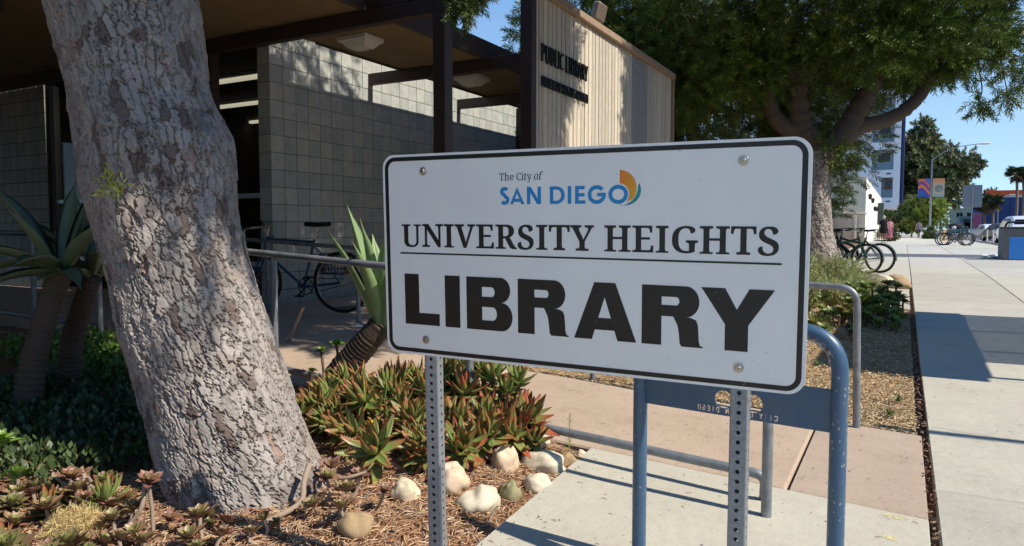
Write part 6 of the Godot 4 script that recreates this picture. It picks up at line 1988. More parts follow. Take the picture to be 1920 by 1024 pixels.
	for i in 15000:
		var x := lerpf(-2.9, -1.33, rng.randf())
		var z := lerpf(-3.3, -1.05, rng.randf())
		if x > -1.5 and rng.randf() < 0.25: continue
		var k := rng.randf_range(0.5, 1.35)
		var bs := Basis(Vector3.UP, rng.randf() * TAU) * Basis(Vector3(0, 0, 1), rng.randf_range(-0.35, 0.35)) * Basis.from_scale(Vector3(k, 1.0 + rng.randf(), 1.0 + rng.randf() * 1.2))
		xfs.append(Transform3D(bs, Vector3(x, sy.call(x, z) + rng.randf_range(0.001, 0.014), z)))
		var g := rng.randf()
		var c := Color(0.60, 0.38, 0.21) if g < 0.45 else (Color(0.42, 0.22, 0.13) if g < 0.75 else Color(0.72, 0.56, 0.38))
		cols.append(c * rng.randf_range(0.6, 1.2))
	scatter("needle_litter", ndm, M.dry, xfs, cols)
	var ch := boxm(Vector3(0.022, 0.004, 0.013), 0.0015)
	xfs = []
	cols = []
	for i in 2300:
		var x := lerpf(-2.9, -1.34, rng.randf())
		var z := lerpf(-3.3, -1.05, rng.randf())
		var k := rng.randf_range(0.4, 1.5)
		xfs.append(Transform3D(Basis(Vector3.UP, rng.randf() * TAU) * Basis(Vector3(1, 0, 0), rng.randf_range(-0.5, 0.5)) * Basis.from_scale(Vector3(k, 1, k * rng.randf_range(0.6, 1.2))), Vector3(x, sy.call(x, z) + rng.randf_range(0.0, 0.012), z)))
		cols.append(([Color(0.33, 0.25, 0.20), Color(0.24, 0.15, 0.11), Color(0.42, 0.26, 0.18), Color(0.20, 0.17, 0.15)][rng.randi() % 4] as Color) * rng.randf_range(0.7, 1.2))
	scatter("bark_chips", ch, M.dry, xfs, cols)
	# stray needles and specks on pad, path and walk
	xfs = []
	cols = []
	for i in 150:
		var x := rng.randf_range(-1.36, 0.1) if i < 60 else rng.randf_range(-2.6, 1.4)
		var z := rng.randf_range(-3.3, -1.6) if i < 60 else rng.randf_range(-9.0, -2.0)
		if i < 60 and rng.randf() < 0.5: x = -1.36 + absf(rng.randfn()) * 0.18
		var k := rng.randf_range(0.12, 0.6)
		xfs.append(Transform3D(Basis(Vector3.UP, rng.randf() * TAU) * Basis.from_scale(Vector3(k, 1, 1.2)), Vector3(x, gy(x, z) + 0.002, z)))
		cols.append(Color(0.30, 0.20, 0.12) * rng.randf_range(0.5, 1.2))
	scatter("stray_needles", ndm, M.dry, xfs, cols)
	# gum, stains and hairline cracks on the paving, flat matter with outlines of its own
	var spot := MB.new()
	for i in 90:
		var x := rng.randf_range(-1.25, 0.1) if i < 12 else (rng.randf_range(0.2, 3.5) if i < 60 else rng.randf_range(-2.4, 0.1))
		var z := rng.randf_range(-3.3, -2.2) if i < 12 else (rng.randf_range(-14.0, -2.6) if i < 60 else rng.randf_range(-4.7, -3.4))
		var r := rng.randf_range(0.002, 0.007)
		var c := Vector3(x, gy(x, z) + 0.0012, z)
		for k in 8:
			var a0 := TAU * k / 8.0
			var a1 := TAU * (k + 1) / 8.0
			spot.tri(c, c + Vector3(cos(a0), 0, -sin(a0)) * r * (1.0 + 0.3 * sin(a0 * 3.0 + i)), c + Vector3(cos(a1), 0, -sin(a1)) * r * (1.0 + 0.3 * sin(a1 * 3.0 + i)))
	tag(part("gum_spots", spot.mesh(), mat(Color(0.45, 0.44, 0.41), 0.85)), "dark gum spots and small stains dotted over the paving", "stains", "", "stuff")
	for q: Array in [[Vector2(1.58, -4.6), Vector2(0.2, -4.95), 0.0016], [Vector2(0.1, -2.62), Vector2(-0.5, -2.3), 0.0009], [Vector2(1.6, -9.2), Vector2(0.9, -6.8), 0.0016]]:
		var cb := MB.new()
		var pa := []
		for k in 31:
			var p2: Vector2 = (q[0] as Vector2).lerp(q[1], k / 30.0) + Vector2(f.get_noise_2d(k * 0.5, q[2] * 9000.0), f.get_noise_2d(k * 0.5 + 90.0, q[2] * 7000.0)) * 0.05
			pa.append(Vector3(p2.x, gy(p2.x, p2.y) + 0.001, p2.y))
		for k in 30:
			var dd: Vector3 = (pa[k + 1] - pa[k]).normalized().cross(Vector3.UP) * q[2]
			cb.quad(pa[k] + dd, pa[k + 1] + dd, pa[k + 1] - dd, pa[k] - dd)
		tag(part("paving_crack", cb.mesh(), M.soil), "", "", "", "structure")
	for q: Array in [[0.012, -3.29, 0.045, 0.03], [-0.014, -3.05, 0.022, 0.02]]:
		var yb := MB.new()
		for k in 40:
			var c := Vector3(q[0] + rng.randfn() * q[2] * 0.5, 0, q[1] + rng.randfn() * q[3] * 0.5)
			c.y = gy(c.x, c.z) + 0.0014 + k * 0.00002
			var r := rng.randf_range(0.002, 0.007)
			for j in 6:
				var a0 := TAU * j / 6.0
				var a1 := TAU * (j + 1) / 6.0
				yb.tri(c, c + Vector3(cos(a0), 0, -sin(a0)) * r, c + Vector3(cos(a1), 0, -sin(a1)) * r)
		tag(part("yellow_paint_mark", yb.mesh(), mat(Color(0.84, 0.79, 0.58), 0.9)), "faded yellow spray mark on the pad's right corner" if q[2] > 0.03 else "fainter yellow spray mark at the bottom edge of the pad", "paint mark", "", "stuff")
	# dirt and leaf bits in the gap along the sidewalk
	xfs = []
	cols = []
	for i in 900:
		var x := rng.randf_range(0.118, 0.166) + rng.randfn() * 0.006
		var z := rng.randf_range(-11.0, -2.0)
		var k := rng.randf_range(0.3, 1.0)
		xfs.append(Transform3D(Basis(rand_dir(), rng.randf() * TAU).scaled(Vector3.ONE * k), Vector3(x, gy(x, z) + rng.randf_range(-0.05, 0.0), z)))
		cols.append(([Color(0.25, 0.16, 0.11), Color(0.34, 0.16, 0.11), Color(0.40, 0.30, 0.2)][rng.randi() % 3] as Color) * rng.randf_range(0.6, 1.1))
	scatter("gap_litter", ch, M.dry, xfs, cols)

func build_right_bed() -> void:
	var cm := boxm(Vector3(0.022, 0.003, 0.006), 0.0)
	var xfs := []
	var cols := []
	rng.seed = 301
	for i in 26000:
		var u := rng.randf()
		var x := lerpf(-2.6, 0.10, pow(u, 0.6))
		var z := -4.76 - 6.6 * pow(rng.randf(), 1.5)
		if z > -7.0 and z < -5.4 and x < -2.0: continue
		var k := rng.randf_range(0.6, 1.7)
		xfs.append(Transform3D(Basis(Vector3.UP, rng.randf() * TAU) * Basis(Vector3(0, 0, 1), rng.randf_range(-0.4, 0.4)) * Basis(Vector3(1, 0, 0), rng.randf_range(-0.5, 0.5)) * Basis.from_scale(Vector3(k, 1, rng.randf_range(0.7, 1.5))), Vector3(x, gy(x, z) - 0.022 + rng.randf_range(0.0, 0.016), z)))
		cols.append(([Color(0.58, 0.44, 0.26), Color(0.46, 0.33, 0.18), Color(0.68, 0.55, 0.36), Color(0.30, 0.21, 0.12)][rng.randi() % 4] as Color) * rng.randf_range(0.65, 1.1))
	scatter("wood_chip_mulch", cm, M.dry, xfs, cols)
	# silvery shrub
	var sp := sprig_mesh(44, 0.20, 0.034, 0.0075, 0.15, 9)
	var sh := thing("silvery_shrub", "low grey-green needle-leaved shrub spilling towards the sidewalk below the green bicycles", "shrub", Vector3(-1.0, gy(-1.0, -12.5), -12.5))
	crown("foliage", sh, sp, M.leaf, [[Vector3(-0.4, 0.20, -0.2), Vector3(0.8, 0.34, 0.8), 3600], [Vector3(0.12, 0.10, 0.1), Vector3(0.55, 0.24, 0.8), 2400], [Vector3(-1.3, 0.26, 0.2), Vector3(0.8, 0.36, 0.8), 2200], [Vector3(-0.3, 0.08, 1.0), Vector3(0.8, 0.2, 0.6), 2000]], Color(0.46, 0.51, 0.28), 0.9, 0.72, 81)
	# clump of big green aeoniums
	var gm := [aeonium_mesh(22, 0.115, Color(0.17, 0.24, 0.045), Color(0.15, 0.20, 0.045), 21, 0.55), aeonium_mesh(22, 0.115, Color(0.20, 0.24, 0.05), Color(0.22, 0.13, 0.05), 22, 0.6)]
	rng.seed = 410
	for k in 130:
		var x := rng.randf_range(-1.65, -0.42)
		var z := rng.randf_range(-10.2, -8.3)
		var dark := k >= 62
		if dark:
			x = rng.randf_range(-0.62, 0.02)
			z = rng.randf_range(-10.9, -9.2)
		var back := clampf((-z - (9.15 if dark else 8.25)) / 1.1, 0.0, 1.0)
		var h := (0.03 + 0.17 * back * rng.randf_range(0.5, 1.0)) if not dark else (0.03 + 0.34 * back * rng.randf_range(0.35, 1.0))
		var o := thing("aeonium", "%s shaded aeonium, %s of the sidewalk clump, %s" % ["tall" if h > 0.2 else ("low" if h < 0.09 else "middling"), "near side" if z > -9.7 else ("middle" if z > -10.3 else "far side"), "next to the paving" if x > -0.2 else ("mid clump" if x > -0.42 else "next to the sunlit ones")] if dark else "sunlit aeonium behind the far handrail, %s row, %s" % ["front" if z > -8.8 else ("second" if z > -9.3 else ("third" if z > -9.8 else "back")), "hard by the sign's edge" if x < -1.4 else ("near the sign's edge" if x < -1.15 else ("left of the handrail bend" if x < -0.9 else ("under the handrail bend" if x < -0.65 else "right of the handrail post")))], "aeonium", onground(x, z), rng.randf() * TAU, "shaded aeoniums by the sidewalk" if dark else "sunlit aeoniums behind the handrail")
		part("rosette", gm[0 if (dark or rng.randf() < 0.6) else 1], M.succ, o, Transform3D((Basis(Vector3(1, 0, 0), rng.randf_range(0.0, 0.7)) * Basis(Vector3(0, 0, 1), rng.randf_range(-0.4, 0.4))).scaled(Vector3.ONE * rng.randf_range(0.85, 1.35)), Vector3(0, h, 0)))
		part("stem", rodm(Vector3(rng.randf_range(-0.04, 0.04), -0.04, 0), Vector3(0, h, 0), 0.013, 7), M.twig, o)
	# stones round the bed
	var rn := fnl(FastNoiseLite.TYPE_SIMPLEX_SMOOTH, 0.9, 2, 8)
	var rk := [[-0.12, -15.6, 0.2, 0.11, 0.2, "rock_tan", "tan boulder at the sidewalk corner of the bed, right of the silvery shrub"], [-0.05, -14.6, 0.2, 0.11, 0.18, "rock_tan", "brownish boulder nearest the sidewalk, in front of the tan one"], [-0.40, -13.9, 0.2, 0.18, 0.2, "rock_grey", "dark grey boulder at the edge of the silvery shrub"], [-0.32, -15.0, 0.2, 0.12, 0.2, "rock_cream", "pale boulder between the dark boulder and the tan one"], [-0.98, -7.75, 0.13, 0.07, 0.1, "rock_tan", "flat tan stone lying in the wood chips behind the blue rack"], [-1.2, -7.95, 0.1, 0.06, 0.1, "rock_pink", "pinkish stone half hidden by the sign edge among the wood chips"]]
	for k in rk.size():
		var q: Array = rk[k]
		var b := MB.new()
		b.blob(Vector3.ZERO, Vector3(q[2], q[3], q[4]), rn, 0.25, k * 5.1, 22, 14, Basis(Vector3.UP, k * 0.9))
		tag(part("rock", b.mesh(), M[q[5]], null, Transform3D(Basis(), onground(q[0], q[1], q[3] * 0.5))), q[6], "stone", "boulders round the right bed")
	# agave spikes showing at the sign's right edge
	var lm := agave_leaf(0.75, 0.10, 0.2, 600, Color(0.30, 0.33, 0.26))
	var ag := thing("agave", "pale agave whose spiky leaf tips poke out past the sign's right edge", "agave", onground(-1.75, -11.0))
	for k in 14:
		part("leaf", lm, M.succ, ag, Transform3D(leaf_frame(k * 2.4, lerpf(0.2, 1.3, k / 13.0)), Vector3(0, 0.5, 0)))
	part("trunk", rodm(Vector3(0, -0.05, 0), Vector3(0, 0.52, 0), 0.07, 12), M.bark2, ag)
	# weeds in the mulch
	for k in 3:
		var at: Vector3 = [onground(0.0, -5.55), onground(-0.62, -6.55), onground(-0.05, -5.1)][k]
		var o := thing("weed", ["small green weed at the mulch edge beside the sidewalk gap", "green weed in the wood chips beside the shadow, close to the blue rack's bend", "tiny weed nearest the corner of the tan path"][k], "weed", at)
		var b := MB.new()
		for i in 26:
			var d := Vector3(rng.randf_range(-1, 1), rng.randf_range(0.15, 0.6), rng.randf_range(-1, 1)).normalized()
			var s2 := d.cross(Vector3.UP).normalized() * 0.006
			var L := rng.randf_range(0.03, 0.08)
			b.col = Color(0.09, 0.15, 0.03) * rng.randf_range(0.7, 1.3)
			b.tri(Vector3.ZERO, d * L * 0.5 + s2, d * L)
			b.tri(Vector3.ZERO, d * L, d * L * 0.5 - s2)
		part("leaves", b.mesh(), M.leaf, o)

# bicycle standing along +x (front wheel at +x), wheels on y = 0
func make_bike(label: String, at: Vector3, basis_: Basis, col: Color, style: String, group := "") -> Node3D:
	var o := thing("bicycle", label, "bicycle", at, 0.0, group)
	o.basis = basis_
	var paint := mat(col, 0.35, [], 1.0, 0.1)
	paint.clearcoat_enabled = true
	paint.clearcoat = 0.4
	var R := 0.335
	var wb := 0.52
	for sd: float in [-1.0, 1.0]:
		var c := Vector3(sd * wb, R, 0)
		var w := Node3D.new()
		w.name = numbered("wheel", o)
		o.add_child(w, true)
		w.position = c
		var ring := []
		for i in 36: ring.append(Vector3(cos(TAU * i / 36.0), sin(TAU * i / 36.0), 0))
		var rr := []
		for q: Vector3 in ring: rr.append(q * (R - 0.018))
		part("tyre", tubem(rr, 0.018 if style == "road" else 0.024, 8, true), M.rubber, w)
		rr = []
		for q: Vector3 in ring: rr.append(q * (R - 0.045))
		part("rim", tubem(rr, 0.009, 6, true), M.steel, w)
		var b := MB.new()
		for i in 28:
			var a := TAU * i / 28.0
			var a2 := a + (0.5 if i % 2 == 0 else -0.5)
			b.rod(Vector3(cos(a2) * 0.02, sin(a2) * 0.02, 0.025 if i % 4 < 2 else -0.025), Vector3(cos(a), sin(a), 0) * (R - 0.05), 0.0014, 3)
		b.rod(Vector3(0, 0, -0.05), Vector3(0, 0, 0.05), 0.018, 8)
		part("spokes", b.mesh(), M.steel, w)
		if style != "road":
			var fd := PackedVector3Array()
			for i in 15:
				var a := lerpf(-0.2, 3.2, i / 14.0) if sd > 0 else lerpf(-0.1, 3.3, i / 14.0)
				fd.append(c + Vector3(cos(a), sin(a), 0) * (R + 0.022))
			var fb := MB.new()
			for i in 14:
				var u := Vector3(0, 0, 0.032)
				fb.quad(fd[i] - u, fd[i + 1] - u, fd[i + 1] + u, fd[i] + u)
				var lift := (fd[i] - c).normalized() * -0.003
				fb.quad(fd[i] + u + lift, fd[i + 1] + u + lift, fd[i + 1] - u + lift, fd[i] - u + lift)
			part("mudguard", fb.mesh(), paint, o)
	var bbk := Vector3(-0.07, 0.28, 0)
	var seat_top := Vector3(-0.22, 0.80, 0)
	var head_t := Vector3(0.34, 0.83, 0)
	var head_b := Vector3(0.38, 0.66, 0)
	var f := MB.new()
	var fat := 1.0 if style == "road" else 1.55
	f.rod(bbk, seat_top, 0.015 * fat, 8)
	if style == "road":
		f.rod(seat_top + Vector3(0, -0.03, 0), head_t + Vector3(0.005, -0.03, 0), 0.014, 8)
	else:
		f.tube(PackedVector3Array([Vector3(-0.18, 0.66, 0), Vector3(0.1, 0.70, 0), head_t + Vector3(0.01, -0.05, 0)]), PackedFloat32Array([0.016 * fat]), 8)
	f.rod(bbk, head_b, 0.017 * fat, 8)
	f.rod(head_b, head_t, 0.019 * fat, 8)
	for s: float in [-0.045, 0.045]:
		f.rod(bbk + Vector3(0, 0, s * 0.6), Vector3(-wb, R, s * 1.2), 0.009 * fat, 6)
		f.rod(seat_top + Vector3(0.02, -0.06, s * 0.4), Vector3(-wb, R, s * 1.2), 0.008 * fat, 6)
	part("frame", f.mesh(), paint, o)
	f = MB.new()
	for s: float in [-0.045, 0.045]:
		f.tube(PackedVector3Array([head_b + Vector3(0, 0, s * 0.8), Vector3(0.46, 0.5, s * 1.1), Vector3(wb, R, s * 1.1)]), PackedFloat32Array([0.012 * fat, 0.011 * fat, 0.008 * fat]), 6)
	part("fork", f.mesh(), paint, o)
	f = MB.new()
	f.rod(seat_top, seat_top + Vector3(-0.03, 0.13, 0), 0.012, 8)
	part("seat_post", f.mesh(), M.steel, o)
	var sd2 := MB.new()
	var rows := []
	for i in 9:
		var t := i / 8.0
		var x := lerpf(-0.15, 0.14, t)
		var hw := lerpf(0.085 if style != "road" else 0.068, 0.018, smoothstep(0.15, 0.75, t)) * (0.55 if i == 0 else 1.0) * (0.6 if i == 8 else 1.0)
		var r := PackedVector3Array()
		for j in 10:
			var a := TAU * j / 10.0
			r.append(Vector3(x, sin(a) * (0.03 if sin(a) > 0.0 else 0.022), -cos(a) * hw) + seat_top + Vector3(-0.03, 0.15 + 0.02 * absf(t - 0.5), 0))
		rows.append(r)
	sd2.grid(rows, true)
	part("saddle", sd2.mesh(), M.black if style != "tan" else M.drytwig, o)
	f = MB.new()
	f.rod(head_t, head_t + Vector3(-0.02, 0.09, 0), 0.012, 8)
	f.rod(head_t + Vector3(-0.02, 0.09, 0), head_t + Vector3(0.05, 0.10, 0), 0.012, 8)
	var hc := head_t + Vector3(0.05, 0.10, 0)
	for s: float in [-1.0, 1.0]:
		if style == "road":
			f.tube(PackedVector3Array(bend([hc, hc + Vector3(0, 0, s * 0.2), hc + Vector3(0.10, -0.01, s * 0.205), hc + Vector3(0.09, -0.12, s * 0.21), hc + Vector3(-0.02, -0.12, s * 0.21)], 0.04, 4)), PackedFloat32Array([0.012]), 8)
		else:
			f.tube(PackedVector3Array(bend([hc, hc + Vector3(0.03, 0.05, s * 0.12), hc + Vector3(-0.05, 0.07, s * 0.29), hc + Vector3(-0.22, 0.05, s * 0.31)], 0.05, 4)), PackedFloat32Array([0.016]), 8)
	part("handlebar", f.mesh(), M.steel if style == "road" else paint, o)
	f = MB.new()
	for s: float in [-1.0, 1.0]:
		if style == "road": f.tube(PackedVector3Array([hc + Vector3(0.1, 0.0, s * 0.205), hc + Vector3(0.13, 0.06, s * 0.2), hc + Vector3(0.14, -0.05, s * 0.205)]), PackedFloat32Array([0.012, 0.012, 0.006]), 6)
		else: f.rod(hc + Vector3(-0.10, 0.055, s * 0.30), hc + Vector3(-0.22, 0.05, s * 0.31), 0.018, 8)
	part("grips", f.mesh(), M.rubber, o)
	f = MB.new()
	f.tube(PackedVector3Array([hc + Vector3(0.12, 0.05, 0.2), hc + Vector3(0.16, 0.14, 0.1), hc + Vector3(0.10, 0.10, 0.0), hc + Vector3(0.02, -0.15, 0.0)]), PackedFloat32Array([0.003]), 4)
	part("cable", f.mesh(), M.black, o)
	f = MB.new()
	var cr := []
	for i in 24: cr.append(bbk + Vector3(cos(TAU * i / 24.0), sin(TAU * i / 24.0), 0) * 0.088 + Vector3(0, 0, 0.045))
	f.tube(PackedVector3Array(cr), PackedFloat32Array([0.007]), 5, true, true)
	for i in 5: f.rod(bbk + Vector3(0, 0, 0.045), bbk + Vector3(cos(TAU * i / 5.0), sin(TAU * i / 5.0), 0) * 0.085 + Vector3(0, 0, 0.045), 0.006, 4)
	for s: float in [-1.0, 1.0]:
		f.rod(bbk + Vector3(0, 0, s * 0.06), bbk + Vector3(s * 0.12, s * -0.12, s * 0.07), 0.010, 6)
		f.box(bbk + Vector3(s * 0.12, s * -0.12, s * 0.12), Vector3(0.09, 0.02, 0.08), 0.006)
	f.rod(bbk + Vector3(0, 0.088, 0.045), Vector3(-wb, R + 0.035, 0.045), 0.004, 4)
	f.rod(bbk + Vector3(0, -0.088, 0.045), Vector3(-wb, R - 0.035, 0.045), 0.004, 4)
	part("crankset", f.mesh(), M.black, o)
	return o

func wire_basket(par: Node, ctr: Vector3, size: Vector3) -> void:
	var b := MB.new()
	for k in 5:
		var y := ctr.y - size.y / 2 + size.y * k / 4.0
		for s: float in [-1.0, 1.0]:
			b.rod(Vector3(ctr.x - size.x / 2, y, ctr.z + s * size.z / 2), Vector3(ctr.x + size.x / 2, y, ctr.z + s * size.z / 2), 0.003, 4)
			b.rod(Vector3(ctr.x + s * size.x / 2, y, ctr.z - size.z / 2), Vector3(ctr.x + s * size.x / 2, y, ctr.z + size.z / 2), 0.003, 4)
	for k in 9:
		var x := ctr.x - size.x / 2 + size.x * k / 8.0
		for s: float in [-1.0, 1.0]: b.rod(Vector3(x, ctr.y - size.y / 2, ctr.z + s * size.z / 2), Vector3(x, ctr.y + size.y / 2, ctr.z + s * size.z / 2), 0.003, 4)
		var z := ctr.z - size.z / 2 + size.z * k / 8.0
		for s: float in [-1.0, 1.0]: b.rod(Vector3(ctr.x + s * size.x / 2, ctr.y - size.y / 2, z), Vector3(ctr.x + s * size.x / 2, ctr.y + size.y / 2, z), 0.003, 4)
		b.rod(Vector3(ctr.x - size.x / 2, ctr.y - size.y / 2, z), Vector3(ctr.x + size.x / 2, ctr.y - size.y / 2, z), 0.003, 4)
	part("basket", b.mesh(), M.black, par)

func build_bikes() -> void:
	# by the library wall: rear wheel right, front wheel left in the picture
	var bl := make_bike("blue road bicycle with a black saddle parked behind the far handrail by the block wall", onground(-5.78, -5.64), Basis(Vector3.UP, PI + 0.30) * Basis(Vector3(1, 0, 0), -0.05), Color(0.13, 0.26, 0.42), "road")
	wire_basket(bl, Vector3(-0.36, 0.52, 0.17), Vector3(0.30, 0.22, 0.14))
	# green city bicycles beside the street tree
	var g := Color(0.05, 0.26, 0.20)
	var b1 := make_bike("dark green city bicycle nearest the sidewalk, its wheel foremost, by the street tree", Vector3(-1.2, gy(-1.0, -17.7) - 0.01, -17.65), Basis(Vector3.UP, -0.30) * Basis(Vector3(1, 0, 0), 0.04), g, "city", "green city bicycles by the street tree")
	var b2 := make_bike("second dark green city bicycle, with a wire basket, behind the foremost one", Vector3(-0.95, gy(-1.0, -18.3) - 0.01, -18.25), Basis(Vector3.UP, PI - 0.34) * Basis(Vector3(1, 0, 0), -0.05), g * 0.9, "city", "green city bicycles by the street tree")
	wire_basket(b2, Vector3(-0.62, 0.86, 0), Vector3(0.36, 0.26, 0.34))
	var b3 := make_bike("dark bicycle with a red mudguard panel partly hidden by the street tree trunk", Vector3(-1.75, gy(-1.0, -19.0) - 0.01, -19.0), Basis(Vector3.UP, -0.3), Color(0.06, 0.07, 0.08), "city", "")
	part("skirt_guard", boxm(Vector3(0.34, 0.26, 0.01), 0.004, Vector3(-0.48, 0.40, 0.05)), mat(Color(0.72, 0.13, 0.12), 0.5), b3)
	# far group at a rack
	for k in 3:
		make_bike(["teal bicycle in front of the far rack group, beside the street sign's pole", "black bicycle in the middle of the far rack group", "dark green bicycle at the back of the far rack group"][k], Vector3(2.28 + 0.12 * k, gy(2.3, -44.0) + 0.0, -44.0 - 0.55 * k), Basis(Vector3.UP, [0.1, 2.95, 0.25][k]) * Basis(Vector3(1, 0, 0), [0.06, -0.05, 0.08][k]), [Color(0.08, 0.24, 0.22), Color(0.06, 0.06, 0.07), Color(0.07, 0.16, 0.12)][k], "city", "bicycles at the far rack")
	var bag := thing("bag", "dark bag with a white patch strapped on top of the far bicycles", "bag", Vector3(2.35, gy(2.3, -44.0) + 1.02, -44.3))
	var b := MB.new()
	b.blob(Vector3.ZERO, Vector3(0.32, 0.16, 0.2), fnl(FastNoiseLite.TYPE_SIMPLEX_SMOOTH, 1.0, 2, 4), 0.3, 3.0, 14, 10)
	part("body", b.mesh(), mat(Color(0.10, 0.10, 0.14), 0.8), bag)
	b = MB.new()
	b.blob(Vector3(-0.05, -0.08, 0.15), Vector3(0.12, 0.09, 0.08), fnl(FastNoiseLite.TYPE_SIMPLEX_SMOOTH, 1.0, 2, 4), 0.2, 8.0, 10, 8)
	part("patch", b.mesh(), M.white_paint, bag)

# car along +x, nose at +x, wheels on y = 0
func make_car(label: String, at: Vector3, turn: float, col: Color, suv: bool) -> void:
	var o := thing("parked_car", label, "car", at, turn, "cars across the street")
	var paint := mat(col, 0.3, [], 1.0, 0.1)
	paint.clearcoat_enabled = true
	paint.clearcoat = 0.8
	var L := 4.5
	var hh := 1.70 if suv else 1.48
	# cross sections along the length: [x, half width, sill y, belt y]
	var b := MB.new()
	var rows := []
	var prof := [[-2.25, 0.70, 0.42, 0.80], [-2.18, 0.82, 0.32, 0.98], [-1.9, 0.89, 0.26, 1.0], [-1.0, 0.91, 0.22, 0.98], [0.0, 0.91, 0.22, 0.96], [0.9, 0.91, 0.22, 0.95], [1.6, 0.88, 0.25, 0.86], [2.05, 0.80, 0.30, 0.74], [2.25, 0.62, 0.40, 0.62]]
	for q: Array in prof:
		var r := PackedVector3Array()
		var up: float = q[3] * (1.08 if suv else 1.0)
		for p: Array in [[0.0, q[2]], [0.85, q[2]], [1.0, q[2] + 0.12], [1.0, lerpf(q[2], up, 0.6)], [0.95, up - 0.05], [0.85, up], [0.0, up + 0.02], [-0.85, up], [-0.95, up - 0.05], [-1.0, lerpf(q[2], up, 0.6)], [-1.0, q[2] + 0.12], [-0.85, q[2]]]:
			r.append(Vector3(q[0], p[1], p[0] * q[1]))
		rows.append(r)
	b.grid(rows, true, true)
	for e in 2:
		var r: PackedVector3Array = rows[0] if e == 0 else rows[rows.size() - 1]
		var c := Vector3.ZERO
		for p in r: c += p / r.size()
		for i in r.size():
			if e == 0: b.tri(c, r[i], r[(i + 1) % r.size()])
			else: b.tri(c, r[(i + 1) % r.size()], r[i])
	part("body", b.mesh(), paint, o)
	var roof := [[-2.05, 0.98], [-1.75, hh - 0.18], [-1.2, hh], [0.1, hh - 0.01], [1.15, 0.96]] if suv else [[-1.95, 0.98], [-1.35, hh - 0.1], [-0.6, hh], [0.2, hh - 0.03], [1.25, 0.93]]
	b = MB.new()
	rows = []
	for q: Array in roof:
		var t: float = (q[1] - 0.93) / (hh - 0.93)
		var wt := lerpf(0.82, 0.62, t)
		rows.append(PackedVector3Array([Vector3(q[0], 0.9, -0.84), Vector3(q[0], q[1] - 0.05 * t, -wt), Vector3(q[0], q[1], -wt + 0.1), Vector3(q[0], q[1] + 0.02 * t, 0), Vector3(q[0], q[1], wt - 0.1), Vector3(q[0], q[1] - 0.05 * t, wt), Vector3(q[0], 0.9, 0.84)]))
	b.grid(rows, false, false)
	part("cabin", b.mesh(), paint, o)
	var wins := [[-1.55, -0.75], [-0.68, 0.18], [0.25, 0.72]]
	for s: float in [-1.0, 1.0]:
		for q: Array in wins:
			b = MB.new()
			var y0 := 1.0
			var y1 := hh - 0.14
			var z0 := 0.838
			var z1 := 0.70
			var skew := 0.25 if q[0] < -1.0 else 0.0
			var sk2 := 0.3 if q[1] > 0.5 else 0.0
			var p := [Vector3(q[0], y0, s * z0), Vector3(q[1], y0, s * z0), Vector3(q[1] - sk2, y1, s * z1), Vector3(q[0] + skew, y1, s * z1)]
			if s > 0: b.quad(p[0], p[1], p[2], p[3])
			else: b.quad(p[3], p[2], p[1], p[0])
			part("window", b.mesh(), M.glass, o)
	b = MB.new()
	b.quad(Vector3(-1.99 if suv else -1.86, 1.06, 0.66), Vector3(-1.80 if suv else -1.42, hh - 0.2, 0.54), Vector3(-1.80 if suv else -1.42, hh - 0.2, -0.54), Vector3(-1.99 if suv else -1.86, 1.06, -0.66))
	part("rear_window", b.mesh(), M.glass, o)
	b = MB.new()
	b.quad(Vector3(1.12, 1.03, -0.68), Vector3(0.38, hh - 0.1, -0.54), Vector3(0.38, hh - 0.1, 0.54), Vector3(1.12, 1.03, 0.68))
	part("windscreen", b.mesh(), M.glass, o)
	for s: float in [-1.0, 1.0]:
		part("tail_light", boxm(Vector3(0.12, 0.16, 0.26), 0.02, Vector3(-2.16, 0.86, s * 0.64)), mat(Color(0.6, 0.05, 0.05), 0.2), o)
		part("headlight", boxm(Vector3(0.2, 0.12, 0.3), 0.03, Vector3(2.06, 0.64, s * 0.56)), mat(Color(0.85, 0.86, 0.86), 0.15), o)
		for x: float in [-1.38, 1.38]:
			var w := MB.new()
			w.lathe([Vector2(0.0, -0.11), Vector2(0.30, -0.11), Vector2(0.335, -0.07), Vector2(0.335, 0.07), Vector2(0.30, 0.11), Vector2(0.0, 0.11)], 22)
			var wn := part("wheel", w.mesh(), M.rubber, o, Transform3D(Basis(Vector3(1, 0, 0), PI / 2 * s), Vector3(x, 0.335, s * 0.80)))
			w = MB.new()
			w.lathe([Vector2(0.21, 0.112), Vector2(0.18, 0.118), Vector2(0.05, 0.116), Vector2(0.0, 0.116)], 16)
			part("rim", w.mesh(), M.steel, wn)

